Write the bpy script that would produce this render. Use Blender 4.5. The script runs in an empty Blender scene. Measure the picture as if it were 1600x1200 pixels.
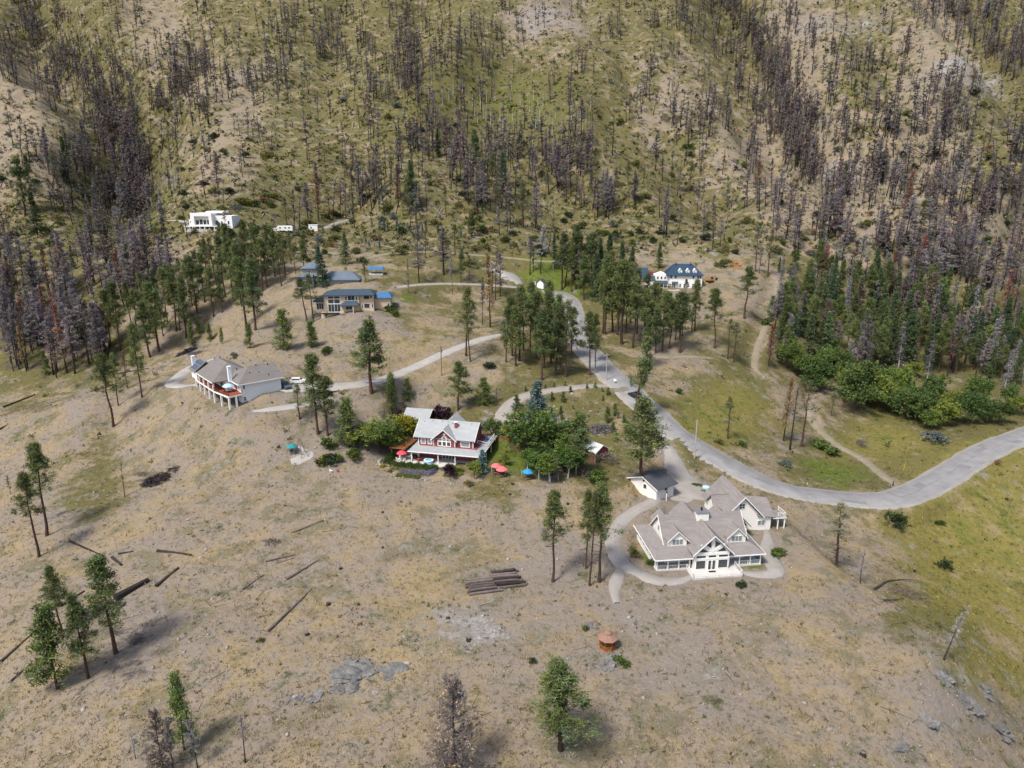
import bpy, math, random
import numpy as np
from mathutils import Vector, Matrix
random.seed(7); RNG = np.random.default_rng(7)
R = math.radians
scene = bpy.context.scene
COL = scene.collection

# ------------------------------------------------------------------ camera, sky, sun, exposure
FPX, TH = 1109.0, R(15.9)                 # focal length in pixels of the 1600 px wide picture, downward pitch
CT, ST = math.cos(TH), math.sin(TH)
cam_d = bpy.data.cameras.new("camera"); cam = bpy.data.objects.new("camera", cam_d); COL.objects.link(cam)
cam_d.sensor_width = 36.0; cam_d.lens = 36.0 * FPX / 1600.0
cam_d.clip_start = 1.0; cam_d.clip_end = 4000.0
cam.location = (0, 0, 0); cam.rotation_euler = (R(90) - TH, 0, 0)
scene.camera = cam

SUN_EL, SUN_DIR = R(57), Vector((0.66, 0.72, 0)).normalized()      # light travels towards +x +y (from behind left)
world = bpy.data.worlds.new("World"); scene.world = world; world.use_nodes = True
wn = world.node_tree.nodes; wl = world.node_tree.links
sky = wn.new("ShaderNodeTexSky"); sky.sky_type = 'NISHITA'; sky.sun_disc = False
sky.sun_elevation = SUN_EL
sky.sun_rotation = math.atan2(-SUN_DIR.x, -SUN_DIR.y)
sky.air_density = 1.0; sky.dust_density = 2.5; sky.ozone_density = 1.0
bg = wn["Background"]; bg.inputs["Strength"].default_value = 0.10
wl.new(sky.outputs[0], bg.inputs["Color"])
sun_d = bpy.data.lights.new("sun", 'SUN'); sun = bpy.data.objects.new("sun", sun_d); COL.objects.link(sun)
sun_d.energy = 2.4; sun_d.angle = R(11.0); sun_d.color = (1.0, 0.95, 0.87)
d = Vector((SUN_DIR.x * math.cos(SUN_EL), SUN_DIR.y * math.cos(SUN_EL), -math.sin(SUN_EL)))
sun.rotation_euler = d.to_track_quat('-Z', 'Y').to_euler()
vs = scene.view_settings
vs.view_transform = 'Standard'; vs.look = 'None'; vs.gamma = 1.0; vs.exposure = 0.92; vs.use_curve_mapping = False
cy = scene.cycles
cy.max_bounces = 4; cy.diffuse_bounces = 2; cy.glossy_bounces = 2; cy.transmission_bounces = 2; cy.transparent_max_bounces = 4
cy.use_denoising = True; cy.denoiser = 'OPENIMAGEDENOISE'; cy.denoising_input_passes = 'RGB_ALBEDO_NORMAL'; cy.denoising_prefilter = 'ACCURATE'
cy.use_adaptive_sampling = False
try: cy.pixel_filter_type = 'BLACKMAN_HARRIS'; cy.filter_width = 1.5
except Exception: pass

# ------------------------------------------------------------------ helpers: materials
def lin(c):
    return tuple(((v / 255) / 12.92 if v / 255 <= 0.04045 else ((v / 255 + 0.055) / 1.055) ** 2.4) for v in c)
def nd(nt, t, **kw):
    n = nt.nodes.new(t)
    for k, v in kw.items():
        if k.startswith('i_'):
            key = k[2:]; key = int(key) if key.isdigit() else key
            n.inputs[key].default_value = v
        else: setattr(n, k, v)
    return n
def mix(nt, fac, a, b, mode='MIX'):
    n = nt.nodes.new("ShaderNodeMix"); n.data_type = 'RGBA'; n.blend_type = mode
    for sock, v in ((n.inputs[0], fac), (n.inputs[6], a), (n.inputs[7], b)):
        if hasattr(v, 'links'): nt.links.new(v, sock)
        elif isinstance(v, (int, float)): sock.default_value = v
        else: sock.default_value = (*v[:3], 1)
    return n.outputs[2]
def math_(nt, op, a, b=0.0, clamp=False):
    n = nt.nodes.new("ShaderNodeMath"); n.operation = op; n.use_clamp = clamp
    for sock, v in ((n.inputs[0], a), (n.inputs[1], b)):
        if hasattr(v, 'links'): nt.links.new(v, sock)
        else: sock.default_value = v
    return n.outputs[0]
def noise(nt, vec, scale, detail=3.0, rough=0.55):
    n = nd(nt, "ShaderNodeTexNoise"); n.inputs["Scale"].default_value = scale
    n.inputs["Detail"].default_value = detail; n.inputs["Roughness"].default_value = rough
    if vec is not None: nt.links.new(vec, n.inputs["Vector"])
    return n.outputs[0]
def new_mat(name):
    m = bpy.data.materials.new(name); m.use_nodes = True
    return m, m.node_tree, m.node_tree.nodes["Principled BSDF"]
def mat(name, rgb, rough=0.8, var=0.18, scale=1.2, fine=12.0, metal=0.0, tint=None, bump=0.0, stretch=None, spec=0.3, rand=0.0, world=False):
    """base colour in linear light, broken up by two noises (weathering and grain)"""
    m, nt, b = new_mat(name)
    tc = nd(nt, "ShaderNodeTexCoord"); v = nd(nt, "ShaderNodeNewGeometry").outputs["Position"] if world else tc.outputs["Object"]
    if stretch:
        mp = nd(nt, "ShaderNodeMapping"); mp.inputs["Scale"].default_value = stretch
        nt.links.new(v, mp.inputs[0]); v = mp.outputs[0]
    n1 = noise(nt, v, scale, 4); n2 = noise(nt, v, fine, 3)
    c2 = tint if tint else tuple(x * (1 - 2.2 * var) for x in rgb)
    c = mix(nt, math_(nt, 'MULTIPLY_ADD', n1, 1.6, True), rgb, c2)
    f = nt.nodes[-1]
    # MULTIPLY_ADD needs a third input: recentre the noise
    for n in nt.nodes:
        if n.type == 'MATH' and n.operation == 'MULTIPLY_ADD': n.inputs[2].default_value = -0.3
    lo = 1 - var; hi = 1 + var
    g = math_(nt, 'MULTIPLY_ADD', n2, hi - lo); nt.nodes[-1].inputs[2].default_value = lo
    vm = nd(nt, "ShaderNodeVectorMath", operation='SCALE'); nt.links.new(c, vm.inputs[0]); nt.links.new(g, vm.inputs["Scale"])
    out = vm.outputs[0]
    if rand:
        oi = nd(nt, "ShaderNodeObjectInfo")
        r = math_(nt, 'MULTIPLY_ADD', oi.outputs["Random"], 2 * rand); nt.nodes[-1].inputs[2].default_value = 1 - rand
        vm2 = nd(nt, "ShaderNodeVectorMath", operation='SCALE'); nt.links.new(out, vm2.inputs[0]); nt.links.new(r, vm2.inputs["Scale"])
        out = vm2.outputs[0]
    nt.links.new(out, b.inputs["Base Color"])
    b.inputs["Roughness"].default_value = rough; b.inputs["Metallic"].default_value = metal
    b.inputs["Specular IOR Level"].default_value = spec
    if bump:
        bp = nd(nt, "ShaderNodeBump"); bp.inputs["Strength"].default_value = bump; bp.inputs["Distance"].default_value = 0.05
        nt.links.new(n2, bp.inputs["Height"]); nt.links.new(bp.outputs[0], b.inputs["Normal"])
    return m
def col_mat(name, rough=0.85, rand=0.18, transl=0.0, hue=0.0):
    """plant material: the colour of each leaf cluster comes from the mesh's 'Col' attribute, varied per object"""
    m, nt, b = new_mat(name)
    a = nd(nt, "ShaderNodeAttribute", attribute_name="Col")
    oi = nd(nt, "ShaderNodeObjectInfo")
    hs = nd(nt, "ShaderNodeHueSaturation")
    r = math_(nt, 'MULTIPLY_ADD', oi.outputs["Random"], 2 * rand); nt.nodes[-1].inputs[2].default_value = 1 - rand
    nt.links.new(r, hs.inputs["Value"])
    if hue:
        r2 = math_(nt, 'FRACT', math_(nt, 'MULTIPLY', oi.outputs["Random"], 7.31))
        h = math_(nt, 'MULTIPLY_ADD', r2, 2 * hue); nt.nodes[-1].inputs[2].default_value = 0.5 - hue
        nt.links.new(h, hs.inputs["Hue"])
    nt.links.new(a.outputs["Color"], hs.inputs["Color"])
    nt.links.new(hs.outputs[0], b.inputs["Base Color"])
    b.inputs["Roughness"].default_value = rough; b.inputs["Specular IOR Level"].default_value = 0.15
    if transl:
        tr = nd(nt, "ShaderNodeBsdfTranslucent"); nt.links.new(hs.outputs[0], tr.inputs[0])
        mx = nd(nt, "ShaderNodeMixShader"); mx.inputs[0].default_value = transl
        nt.links.new(b.outputs[0], mx.inputs[1]); nt.links.new(tr.outputs[0], mx.inputs[2])
        nt.links.new(mx.outputs[0], nt.nodes["Material Output"].inputs[0])
    return m
def glass_mat(name, rgb=(0.02, 0.03, 0.035)):
    m, nt, b = new_mat(name)
    b.inputs["Base Color"].default_value = (*rgb, 1); b.inputs["Roughness"].default_value = 0.08
    b.inputs["Specular IOR Level"].default_value = 0.6
    return m

# ------------------------------------------------------------------ helpers: meshes
class MB:
    """collects boxes, bars, prisms and slabs; build() links them as ONE mesh object"""
    def __init__(s): s.v, s.f, s.m = [], [], []
    def add(s, vs, fs, m=0):
        o = len(s.v); s.v += [tuple(v) for v in vs]; s.f += [tuple(i + o for i in f) for f in fs]; s.m += [m] * len(fs); return s
    def box(s, x0, x1, y0, y1, z0, z1, m=0):
        return s.add([(x0,y0,z0),(x1,y0,z0),(x1,y1,z0),(x0,y1,z0),(x0,y0,z1),(x1,y0,z1),(x1,y1,z1),(x0,y1,z1)],
                     [(3,2,1,0),(4,5,6,7),(0,1,5,4),(1,2,6,5),(2,3,7,6),(3,0,4,7)], m)
    def slab(s, pts, t, m=0):
        """a polygon given counter-clockwise from outside, thickened inwards by t"""
        p = [Vector(q) for q in pts]; n = Vector((0,0,0))
        for i in range(len(p)): n += p[i].cross(p[(i+1) % len(p)])
        n.normalize(); k = len(p)
        q = [v - n * t for v in p]
        return s.add(p + q, [tuple(range(k)), tuple(range(2*k-1, k-1, -1))] + [(i, k+i, k+(i+1)%k, (i+1)%k) for i in range(k)], m)
    def prism(s, prof, a0, a1, axis='y', m=0):
        """a profile of (a, z) points extruded along x or y"""
        k = len(prof)
        mk = (lambda p, a: (p[0], a, p[1])) if axis == 'y' else (lambda p, a: (a, p[0], p[1]))
        vs = [mk(p, a0) for p in prof] + [mk(p, a1) for p in prof]
        return s.add(vs, [tuple(range(k)), tuple(range(2*k-1, k-1, -1))] + [(i, k+i, k+(i+1)%k, (i+1)%k) for i in range(k)], m)
    def tube(s, p0, p1, r0, r1=None, n=6, m=0, cap=True):
        r1 = r0 if r1 is None else r1
        p0, p1 = Vector(p0), Vector(p1); dd = (p1 - p0)
        if dd.length < 1e-6: return s
        dd.normalize(); u = dd.orthogonal().normalized(); w = dd.cross(u)
        vs = [p0 + (u*math.cos(2*math.pi*i/n) + w*math.sin(2*math.pi*i/n))*r0 for i in range(n)] + \
             [p1 + (u*math.cos(2*math.pi*i/n) + w*math.sin(2*math.pi*i/n))*r1 for i in range(n)]
        fs = [(i, (i+1)%n, n+(i+1)%n, n+i) for i in range(n)]
        if cap: fs += [tuple(range(n-1, -1, -1)), tuple(range(n, 2*n))]
        return s.add(vs, fs, m)
    def path(s, pts, rs, n=6, m=0):
        for i in range(len(pts)-1): s.tube(pts[i], pts[i+1], rs[i], rs[i+1], n, m)
        return s
    def hip(s, x0, x1, y0, y1, ez, rz, ra, rb, t=0.22, m=0):
        """solid hip roof: eave rectangle at ez, ridge from ra to rb (x, y) at rz"""
        vs = [(x0,y0,ez-t),(x1,y0,ez-t),(x1,y1,ez-t),(x0,y1,ez-t),(x0,y0,ez),(x1,y0,ez),(x1,y1,ez),(x0,y1,ez),(*ra,rz),(*rb,rz)]
        fs = [(3,2,1,0),(0,1,5,4),(1,2,6,5),(2,3,7,6),(3,0,4,7)]
        if abs(rb[0]-ra[0]) >= abs(rb[1]-ra[1]): fs += [(4,5,9,8),(5,6,9),(6,7,8,9),(7,4,8)]
        else: fs += [(4,5,8),(5,6,9,8),(6,7,9),(7,4,8,9)]
        return s.add(vs, fs, m)
    def gable(s, axis, a0, a1, c, rz, hw, ez, t=0.2, m=0, hw2=None, ez2=None):
        """two roof slabs with the ridge along x or y at offset c"""
        hw2 = hw if hw2 is None else hw2; ez2 = ez if ez2 is None else ez2
        if axis == 'x':
            s.slab([(a0,c-hw,ez),(a1,c-hw,ez),(a1,c,rz),(a0,c,rz)], t, m)
            s.slab([(a0,c,rz),(a1,c,rz),(a1,c+hw2,ez2),(a0,c+hw2,ez2)], t, m)
        else:
            s.slab([(c-hw,a1,ez),(c-hw,a0,ez),(c,a0,rz),(c,a1,rz)], t, m)
            s.slab([(c,a1,rz),(c,a0,rz),(c+hw2,a0,ez2),(c+hw2,a1,ez2)], t, m)
        return s
    def build(s, name, mats, parent=None, smooth=False, loc=None):
        me = bpy.data.meshes.new(name); me.from_pydata(s.v, [], s.f); 
        mats = mats if isinstance(mats, (list, tuple)) else [mats]
        for mm in mats: me.materials.append(mm)
        if len(mats) > 1: me.polygons.foreach_set("material_index", s.m)
        if smooth: me.polygons.foreach_set("use_smooth", [True]*len(s.f))
        me.update(); o = bpy.data.objects.new(name, me); COL.objects.link(o)
        if parent is not None: o.parent = parent
        if loc is not None: o.location = loc
        return o
def mesh_np(name, V, F, mats, cols=None, mi=None, smooth=False):
    """mesh from numpy arrays: V (n,3), F (k,3) or (k,4), cols (n,3) per-vertex colour"""
    me = bpy.data.meshes.new(name); n, k = len(V), F.shape[1]
    me.vertices.add(n); me.vertices.foreach_set("co", np.ascontiguousarray(V, np.float32).ravel())
    me.loops.add(F.size); me.loops.foreach_set("vertex_index", np.ascontiguousarray(F, np.int32).ravel())
    me.polygons.add(len(F)); me.polygons.foreach_set("loop_start", np.arange(0, F.size, k, dtype=np.int32))
    me.polygons.foreach_set("loop_total", np.full(len(F), k, np.int32))
    for mm in (mats if isinstance(mats, (list, tuple)) else [mats]): me.materials.append(mm)
    if mi is not None: me.polygons.foreach_set("material_index", np.ascontiguousarray(mi, np.int32))
    if smooth: me.polygons.foreach_set("use_smooth", np.ones(len(F), bool))
    if cols is not None:
        a = me.color_attributes.new("Col", 'FLOAT_COLOR', 'POINT')
        c4 = np.ones((n, 4), np.float32); c4[:, :3] = cols; a.data.foreach_set("color", c4.ravel())
    me.update(calc_edges=True); return me
def link(name, me, parent=None, loc=None):
    o = bpy.data.objects.new(name, me); COL.objects.link(o)
    if parent is not None: o.parent = parent
    if loc is not None: o.location = loc
    return o
def tag(o, label=None, cat=None, group=None, kind=None):
    if label: o["label"] = label
    if cat: o["category"] = cat
    if group: o["group"] = group
    if kind: o["kind"] = kind
    return o
def empty(name, loc, rz=0.0, label=None, cat=None, group=None, sc=1.0):
    o = bpy.data.objects.new(name, None); COL.objects.link(o); o.empty_display_size = 0.5
    o.location = loc; o.rotation_euler = (0, 0, rz); o.scale = (sc, sc, sc) if not hasattr(sc, '__len__') else sc
    return tag(o, label, cat, group)

# ------------------------------------------------------------------ camera geometry (to find where things stand)
def rays(px, py):
    u = (np.asarray(px, float) - 800) / FPX; v = (600 - np.asarray(py, float)) / FPX
    return np.stack([u, CT + v*ST, -ST + v*CT], -1)
def project(P):
    P = np.asarray(P, float); zc = P[...,1]*CT - P[...,2]*ST; yc = P[...,1]*ST + P[...,2]*CT
    return 800 + FPX*P[...,0]/zc, 600 - FPX*yc/zc
def height_for(P, py_top):
    """how tall a thing standing at P is when its top shows at py_top"""
    zc = P[1]*CT - P[2]*ST; yc = P[1]*ST + P[2]*CT; v = (600 - py_top)/FPX
    return (v*zc - yc)/(CT + v*ST)

# ------------------------------------------------------------------ noise for the terrain
def vnoise(x, y, seed):
    xi, yi = np.floor(x), np.floor(y); fx, fy = x - xi, y - yi
    def h(a, b):
        t = np.sin(a*127.1 + b*311.7 + seed*74.7)*43758.5453
        return t - np.floor(t)
    sx, sy = fx*fx*(3-2*fx), fy*fy*(3-2*fy)
    a, b, c, dd = h(xi, yi), h(xi+1, yi), h(xi, yi+1), h(xi+1, yi+1)
    return (a*(1-sx)+b*sx)*(1-sy) + (c*(1-sx)+dd*sx)*sy - 0.5
def fbm(x, y, wl_, seed, oct=4):
    r = np.zeros_like(x); a = 1.0; f = 1.0/wl_
    for k in range(oct):
        ca, sa = math.cos(k*1.1+seed), math.sin(k*1.1+seed)
        r += a*vnoise((x*ca - y*sa)*f + 17.3*k, (x*sa + y*ca)*f - 9.1*k, seed + k*13); a *= 0.5; f *= 2.03
    return r

# ------------------------------------------------------------------ terrain: control points (pixel, pixel, height) or distance
ctl = []
def cz(*a):
    for px, py, z in a:
        dr = rays(px, py); t = z/dr[2]; ctl.append(tuple(dr*t))
def cY(*a):
    for px, py, Y in a:
        dr = rays(px, py); ctl.append(tuple(dr*(Y/dr[1])))
cz((-120,1200,-86),(0,1200,-80),(200,1200,-76),(400,1200,-74.3),(800,1200,-73.4),(1200,1200,-74.3),(1400,1200,-77),(1600,1200,-85),(1750,1200,-92))
cz((0,1050,-79),(200,1050,-75),(500,1050,-73.6),(950,1010,-73.3),(1300,1050,-74),(1478,1032,-76.3),(1600,1085,-89),(1720,1050,-96))
cz((0,900,-78),(200,900,-74.8),(500,900,-72.2),(800,900,-72.6),(1026,895,-73),(1188,885,-73),(1107,915,-73.1),(1300,885,-74.2),(1345,912,-75),(1440,942,-76.2),(1600,960,-88.5),(1550,860,-85.5),(1600,820,-84))
cz((0,800,-76),(250,800,-71.6),(600,800,-69.5),(850,800,-70),(1000,772,-69.8),(1050,772,-71.5),(1120,790,-72.9),(1190,826,-73),(1240,766,-75.5),(1300,830,-78.4),(1400,780,-77),(1450,840,-82.6),(1500,735,-78),(1600,681,-79),(1720,630,-80),(1720,800,-86))
cz((0,720,-74),(170,665,-68),(330,720,-67.2),(470,712,-66),(614,726,-67.6),(735,722,-67.6),(850,748,-68.4),(930,712,-67.5),(560,745,-68))
cz((360,636,-57.6),(440,608,-55),(300,575,-57.8),(245,605,-60),(150,640,-64.5),(0,655,-70.5),(100,628,-66.5),(200,590,-61.5),(300,545,-56),(390,510,-51.5),(460,596,-55.5),(560,602,-57),(650,572,-55.7),(720,540,-53),(775,523,-52))
cz((575,612,-58),(640,645,-62.5),(700,642,-63),(770,668,-65),(790,628,-61),(850,608,-59.8),(950,600,-59.6),(940,572,-58),(905,520,-54.6),(890,490,-51.5))
cz((1000,622,-61.6),(1050,668,-65.3),(1100,702,-69),(1160,740,-73),(950,700,-66.5),(870,640,-62.8),(1060,730,-69.3))
cz((1100,600,-63.5),(1140,684,-70),(1100,555,-59),(1190,520,-57.5),(1060,515,-54.5),(1215,430,-43.5),(1060,447,-46),(1160,440,-44.5),(1240,690,-76.5),(1290,605,-74),(1300,695,-79),(1380,750,-77.8),(1330,628,-77),(1450,655,-80.5),(1400,580,-75),(1300,470,-55),(1500,580,-76.5),(1600,605,-80),(1450,500,-63),(1600,500,-64),(1590,446,-48.5),(1450,430,-46))
cz((545,487,-45.3),(480,502,-49),(620,472,-44.5),(700,470,-46.5),(600,435,-38.5),(505,442,-40),(430,430,-39),(795,430,-40.5),(860,452,-45.2),(700,400,-33),(860,402,-34.6),(1000,400,-35.5),(1130,405,-37),(1300,400,-38),(330,354,-21.4),(450,366,-25.3),(660,360,-24.5),(560,340,-20.5),(870,340,-20.5),(1100,340,-22),(1400,340,-22.5),(1600,350,-24.5))
cz((0,560,-72),(0,450,-49),(100,450,-49),(200,455,-47.5),(280,440,-42),(0,350,-24),(100,350,-23.7),(200,350,-24.5),(-150,500,-62),(-150,350,-24))
cY((0,300,455),(250,300,455),(400,300,430),(600,300,430),(800,300,440),(1000,300,445),(1200,300,455),(1400,300,430),(1600,300,445),(-200,250,500),(1800,250,500))
cY((0,200,560),(190,200,585),(400,200,530),(600,200,535),(800,200,545),(1000,200,550),(1210,200,570),(1400,200,525),(1600,200,540))
cY((0,100,690),(220,100,700),(400,100,640),(700,100,640),(1000,100,660),(1220,100,690),(1400,90,640),(1600,110,690))
cY((0,0,830),(300,0,800),(700,0,770),(1000,0,790),(1230,0,840),(1420,0,800),(1600,0,930),(-300,50,800),(1900,50,850))
cY((-200,-150,1050),(200,-150,1040),(700,-150,1020),(1200,-150,1060),(1700,-150,1120),(800,-270,1330),(-200,-270,1340),(1800,-270,1360))
ctl += [(-178,250,-79.5),(-150,258,-74),(-118,268,-68.5),(-215,245,-86),(-90,60,-84),(0,50,-78),(90,50,-88),(-150,90,-95),(150,90,-110)]
ctl = np.array(ctl)
def warp(x, y): return np.stack([x/(y*0.9+55)*2.2, np.log(y+25)*1.6], -1)
_cw = warp(ctl[:,0], ctl[:,1])
def _U(r2): return np.where(r2 > 1e-12, r2*np.log(r2+1e-12)*0.5, 0)
_n = len(ctl); _K = _U(((_cw[:,None]-_cw[None])**2).sum(-1)) + np.eye(_n)*2e-4
_P = np.c_[np.ones(_n), _cw]; _A = np.zeros((_n+3,_n+3)); _A[:_n,:_n] = _K; _A[:_n,_n:] = _P; _A[_n:,:_n] = _P.T
_w = np.linalg.solve(_A, np.r_[ctl[:,2], np.zeros(3)])
def h_base(x, y):
    sh = x.shape; q = warp(x.ravel(), y.ravel()); out = np.empty(len(q))
    for i in range(0, len(q), 20000):
        s_ = q[i:i+20000]; r2 = ((s_[:,None]-_cw[None])**2).sum(-1)
        out[i:i+20000] = _U(r2)@_w[:_n] + _w[_n] + s_@_w[_n+1:]
    return out.reshape(sh)
NR, NC, Y0, Y1 = 620, 560, 55.0, 1330.0
_k = math.log(Y1/Y0)/(NR-1)
_Yr = Y0*np.exp(_k*np.arange(NR)); _Uc = np.linspace(-1, 1, NC)
def half_w(y): return y*0.86 + 62
GX = _Uc[None,:]*half_w(_Yr)[:,None]; GY = np.repeat(_Yr[:,None], NC, 1)
GZ = h_base(GX, GY)
# relief the control points do not carry: hummocks near, gullies and spurs on the mountain
far = np.clip((GY-330)/250, 0, 1)
GZ += fbm(GX, GY, 22, 3, 4)*0.55*(1-far*0.2) + fbm(GX, GY, 3.2, 5, 3)*0.20*(1-far)
GZ += far*(fbm(GX, GY*0.5, 80, 11, 5)*27 + (0.22-np.abs(fbm(GX, GY*0.4, 130, 21, 4)))*16)
def bilin(A, x, y):
    j = np.clip(np.log(np.maximum(y, 1)/Y0)/_k, 0, NR-1.001); i = np.clip((x/half_w(y)+1)*0.5*(NC-1), 0, NC-1.001)
    j0, i0 = j.astype(int), i.astype(int); fj, fi = j-j0, i-i0
    return (A[j0,i0]*(1-fi)+A[j0,i0+1]*fi)*(1-fj) + (A[j0+1,i0]*(1-fi)+A[j0+1,i0+1]*fi)*fj
def H(x, y): return bilin(GZ, np.asarray(x, float), np.asarray(y, float))
def hits(px, py):
    """where the sight lines through these pixels meet the ground"""
    dr = rays(px, py); dr = dr/dr[...,1:2]; n = len(dr)
    lo = np.full(n, 58.0); hi = np.full(n, np.nan); y = 58.0
    while y < 1320:
        p = dr*y; below = p[:,2] < bilin(GZ, p[:,0], p[:,1])
        new = below & np.isnan(hi); hi[new] = y; lo[np.isnan(hi)] = y
        y *= 1.004
    hi = np.where(np.isnan(hi), 1320, hi)
    for _ in range(14):
        m_ = (lo+hi)/2; p = dr*m_[:,None]; b_ = p[:,2] < bilin(GZ, p[:,0], p[:,1])
        hi = np.where(b_, m_, hi); lo = np.where(b_, lo, m_)
    p = dr*hi[:,None]; p[:,2] = bilin(GZ, p[:,0], p[:,1]); return p
def hit(px, py): return hits(np.array([px]), np.array([py]))[0]

# gullies that run down the mountain
def gully(pts, depth, wid):
    P = hits([p[0] for p in pts], [p[1] for p in pts]); S = []
    for a, b_ in zip(P[:-1], P[1:]):
        n_ = max(2, int(np.hypot(*(b_-a)[:2])/12)); S += [a+(b_-a)*t for t in np.arange(n_)/n_]
    S = np.array(S+[P[-1]]); x0, x1, y0, y1 = S[:,0].min()-150, S[:,0].max()+150, S[:,1].min()-150, S[:,1].max()+150
    J, I = np.where((GX > x0) & (GX < x1) & (GY > y0) & (GY < y1)); dm = np.full(len(J), 1e9); kk_ = np.zeros(len(J))
    for q in range(len(S)):
        d_ = np.hypot(GX[J,I]-S[q,0], GY[J,I]-S[q,1]); u = d_ < dm; dm[u] = d_[u]; kk_[u] = q/(len(S)-1)
    fade = np.clip(np.minimum(kk_, 1-kk_)*6+.15, 0, 1)
    GZ[J,I] += (-depth*np.exp(-np.abs(dm/wid)**1.4)+depth*.35*np.exp(-((dm-wid*2.1)/(wid*.9))**2))*fade
GULLIES = [([(20,5),(95,95),(165,170),(205,240),(215,300),(212,345)],32,24),([(1120,-8),(1180,70),(1215,150),(1238,215),(1270,290)],32,26),([(1430,-8),(1510,35),(1590,110),(1680,200)],34,30),([(655,-8),(648,60),(640,120),(655,170)],14,20),([(300,60),(290,120),(262,200),(235,270)],15,18),([(930,30),(990,120),(1010,200),(1030,270)],13,20),([(1400,60),(1370,150),(1330,230)],14,22)]
for g_ in GULLIES: gully(*g_)

# ------------------------------------------------------------------ house pads
HOUSE = dict(big=((28.22,123.18,-73.0),6.8), red=((-29.6,164.8,-67.5),-13), left=((-73.1,183.5,-57.5),40))
def pad(o, rz, x0, x1, y0, y1, dz=-0.12, blend=5.0, slope=None):
    c, s_ = math.cos(R(rz)), math.sin(R(rz)); dx, dy = GX-o[0], GY-o[1]
    lx, ly = c*dx+s_*dy, -s_*dx+c*dy
    ox = np.maximum(np.maximum(x0-lx, lx-x1), 0); oy = np.maximum(np.maximum(y0-ly, ly-y1), 0)
    w = np.clip(1-np.hypot(ox, oy)/blend, 0, 1); w = w*w*(3-2*w)
    tz = o[2]+dz + (0 if slope is None else np.clip(lx, x0, x1)*slope[0]+np.clip(ly, y0, y1)*slope[1])
    GZ[:] = GZ*(1-w) + tz*w
pad(*HOUSE['big'], -1, 34, -5, 20)
pad(*HOUSE['red'], -3, 24, -1, 19)
pad((HOUSE['red'][0][0],HOUSE['red'][0][1],HOUSE['red'][0][2]+1.2), -13, -8, 3, 22, 30)
pad(*HOUSE['left'], -6, 13, -2, 25, slope=(0.16, 0.05))

# ------------------------------------------------------------------ roads, driveways and paths
def resample(P, step):
    P = np.array(P, float); out = []
    Q = np.vstack([2*P[0]-P[1], P, 2*P[-1]-P[-2]])
    for i in range(1, len(Q)-2):
        a, b, c, e = Q[i-1], Q[i], Q[i+1], Q[i+2]; n = max(2, int(np.linalg.norm((c-b)[:2])/step))
        for t in np.arange(n)/n:
            out.append(0.5*((2*b)+(c-a)*t+(2*a-5*b+4*c-e)*t*t+(3*b-a-3*c+e)*t**3))
    out.append(P[-1]); return np.array(out)
ROADS = []; EDGE = np.zeros((NR,NC))
def road(name, m, pts, hw, step=1.5):
    p = np.array([q[:2] for q in pts], float); W = np.array([q[2] if len(q) > 2 else hw for q in pts], float)
    P = hits(p[:,0], p[:,1]); S = resample(np.c_[P, W], step)
    for _ in range(10):
        z = S[:,2].copy(); z[1:-1] = (z[:-2]+2*z[1:-1]+z[2:])/4; S[:,2] = z
    ROADS.append((name, m, S)); 
    x0, x1, y0, y1 = S[:,0].min()-14, S[:,0].max()+14, S[:,1].min()-14, S[:,1].max()+14
    J, I = np.where((GX > x0) & (GX < x1) & (GY > y0) & (GY < y1))
    if not len(J): return
    gx, gy = GX[J,I], GY[J,I]; best = np.full(len(J), 1e9); zz = np.zeros(len(J)); ww = np.zeros(len(J))
    for k in range(0, len(S), 200):
        s_ = S[k:k+200]; d2 = np.hypot(gx[:,None]-s_[None,:,0], gy[:,None]-s_[None,:,1]); a = d2.argmin(1); dm = d2[np.arange(len(J)), a]
        u = dm < best; best[u] = dm[u]; zz[u] = s_[a[u],2]; ww[u] = s_[a[u],3]
    sp = np.maximum(gy*_k, 0.3)
    inner = ww + 0.35 + sp*0.9
    w = np.clip(1-(best-inner)/(2.0+sp*2), 0, 1); w = w*w*(3-2*w)
    tgt = zz - np.where(best < inner, 0.10+sp*0.08, 0.02)
    EDGE[J,I] = np.maximum(EDGE[J,I], np.clip(1-(best-ww)/1.8, 0, 1))
    GZ[J,I] = GZ[J,I]*(1-w) + tgt*w
# ------------------------------------------------------------------ materials
M = {}
M['asphalt'] = mat("asphalt", (0.285,0.277,0.275), 0.9, 0.10, 0.30, 1.1, tint=(0.185,0.178,0.174))
M['gravel'] = mat("gravel", (0.315,0.295,0.275), 0.95, 0.12, 0.35, 2.0, tint=(0.23,0.205,0.175))
M['pale_gravel'] = mat("pale_gravel", (0.37,0.355,0.335), 0.95, 0.10, 0.3, 2.0, tint=(0.27,0.245,0.21))
M['dirt'] = mat("dirt", (0.265,0.222,0.172), 0.95, 0.18, 0.3, 2.0, tint=(0.165,0.142,0.08))
M['concrete'] = mat("concrete", (0.55,0.53,0.50), 0.85, 0.08, 0.6, 8.0)
M['white_paint'] = mat("white_paint", (0.84,0.83,0.80), 0.6, 0.02, 0.5, 3.0)
M['cream_siding'] = mat("cream_siding", (0.82,0.79,0.73), 0.7, 0.018, 0.25, 2.0)
M['white_siding'] = mat("white_siding", (0.82,0.82,0.81), 0.7, 0.018, 0.25, 2.0)
M['red_siding'] = mat("red_siding", (0.25,0.068,0.070), 0.7, 0.06, 0.4, 2.0)
M['taupe_roof'] = mat("taupe_shingles", (0.250,0.225,0.212), 0.9, 0.26, 0.45, 1.5, tint=(0.180,0.164,0.158), bump=0.15, stretch=(0.5,0.5,4.0))
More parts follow.
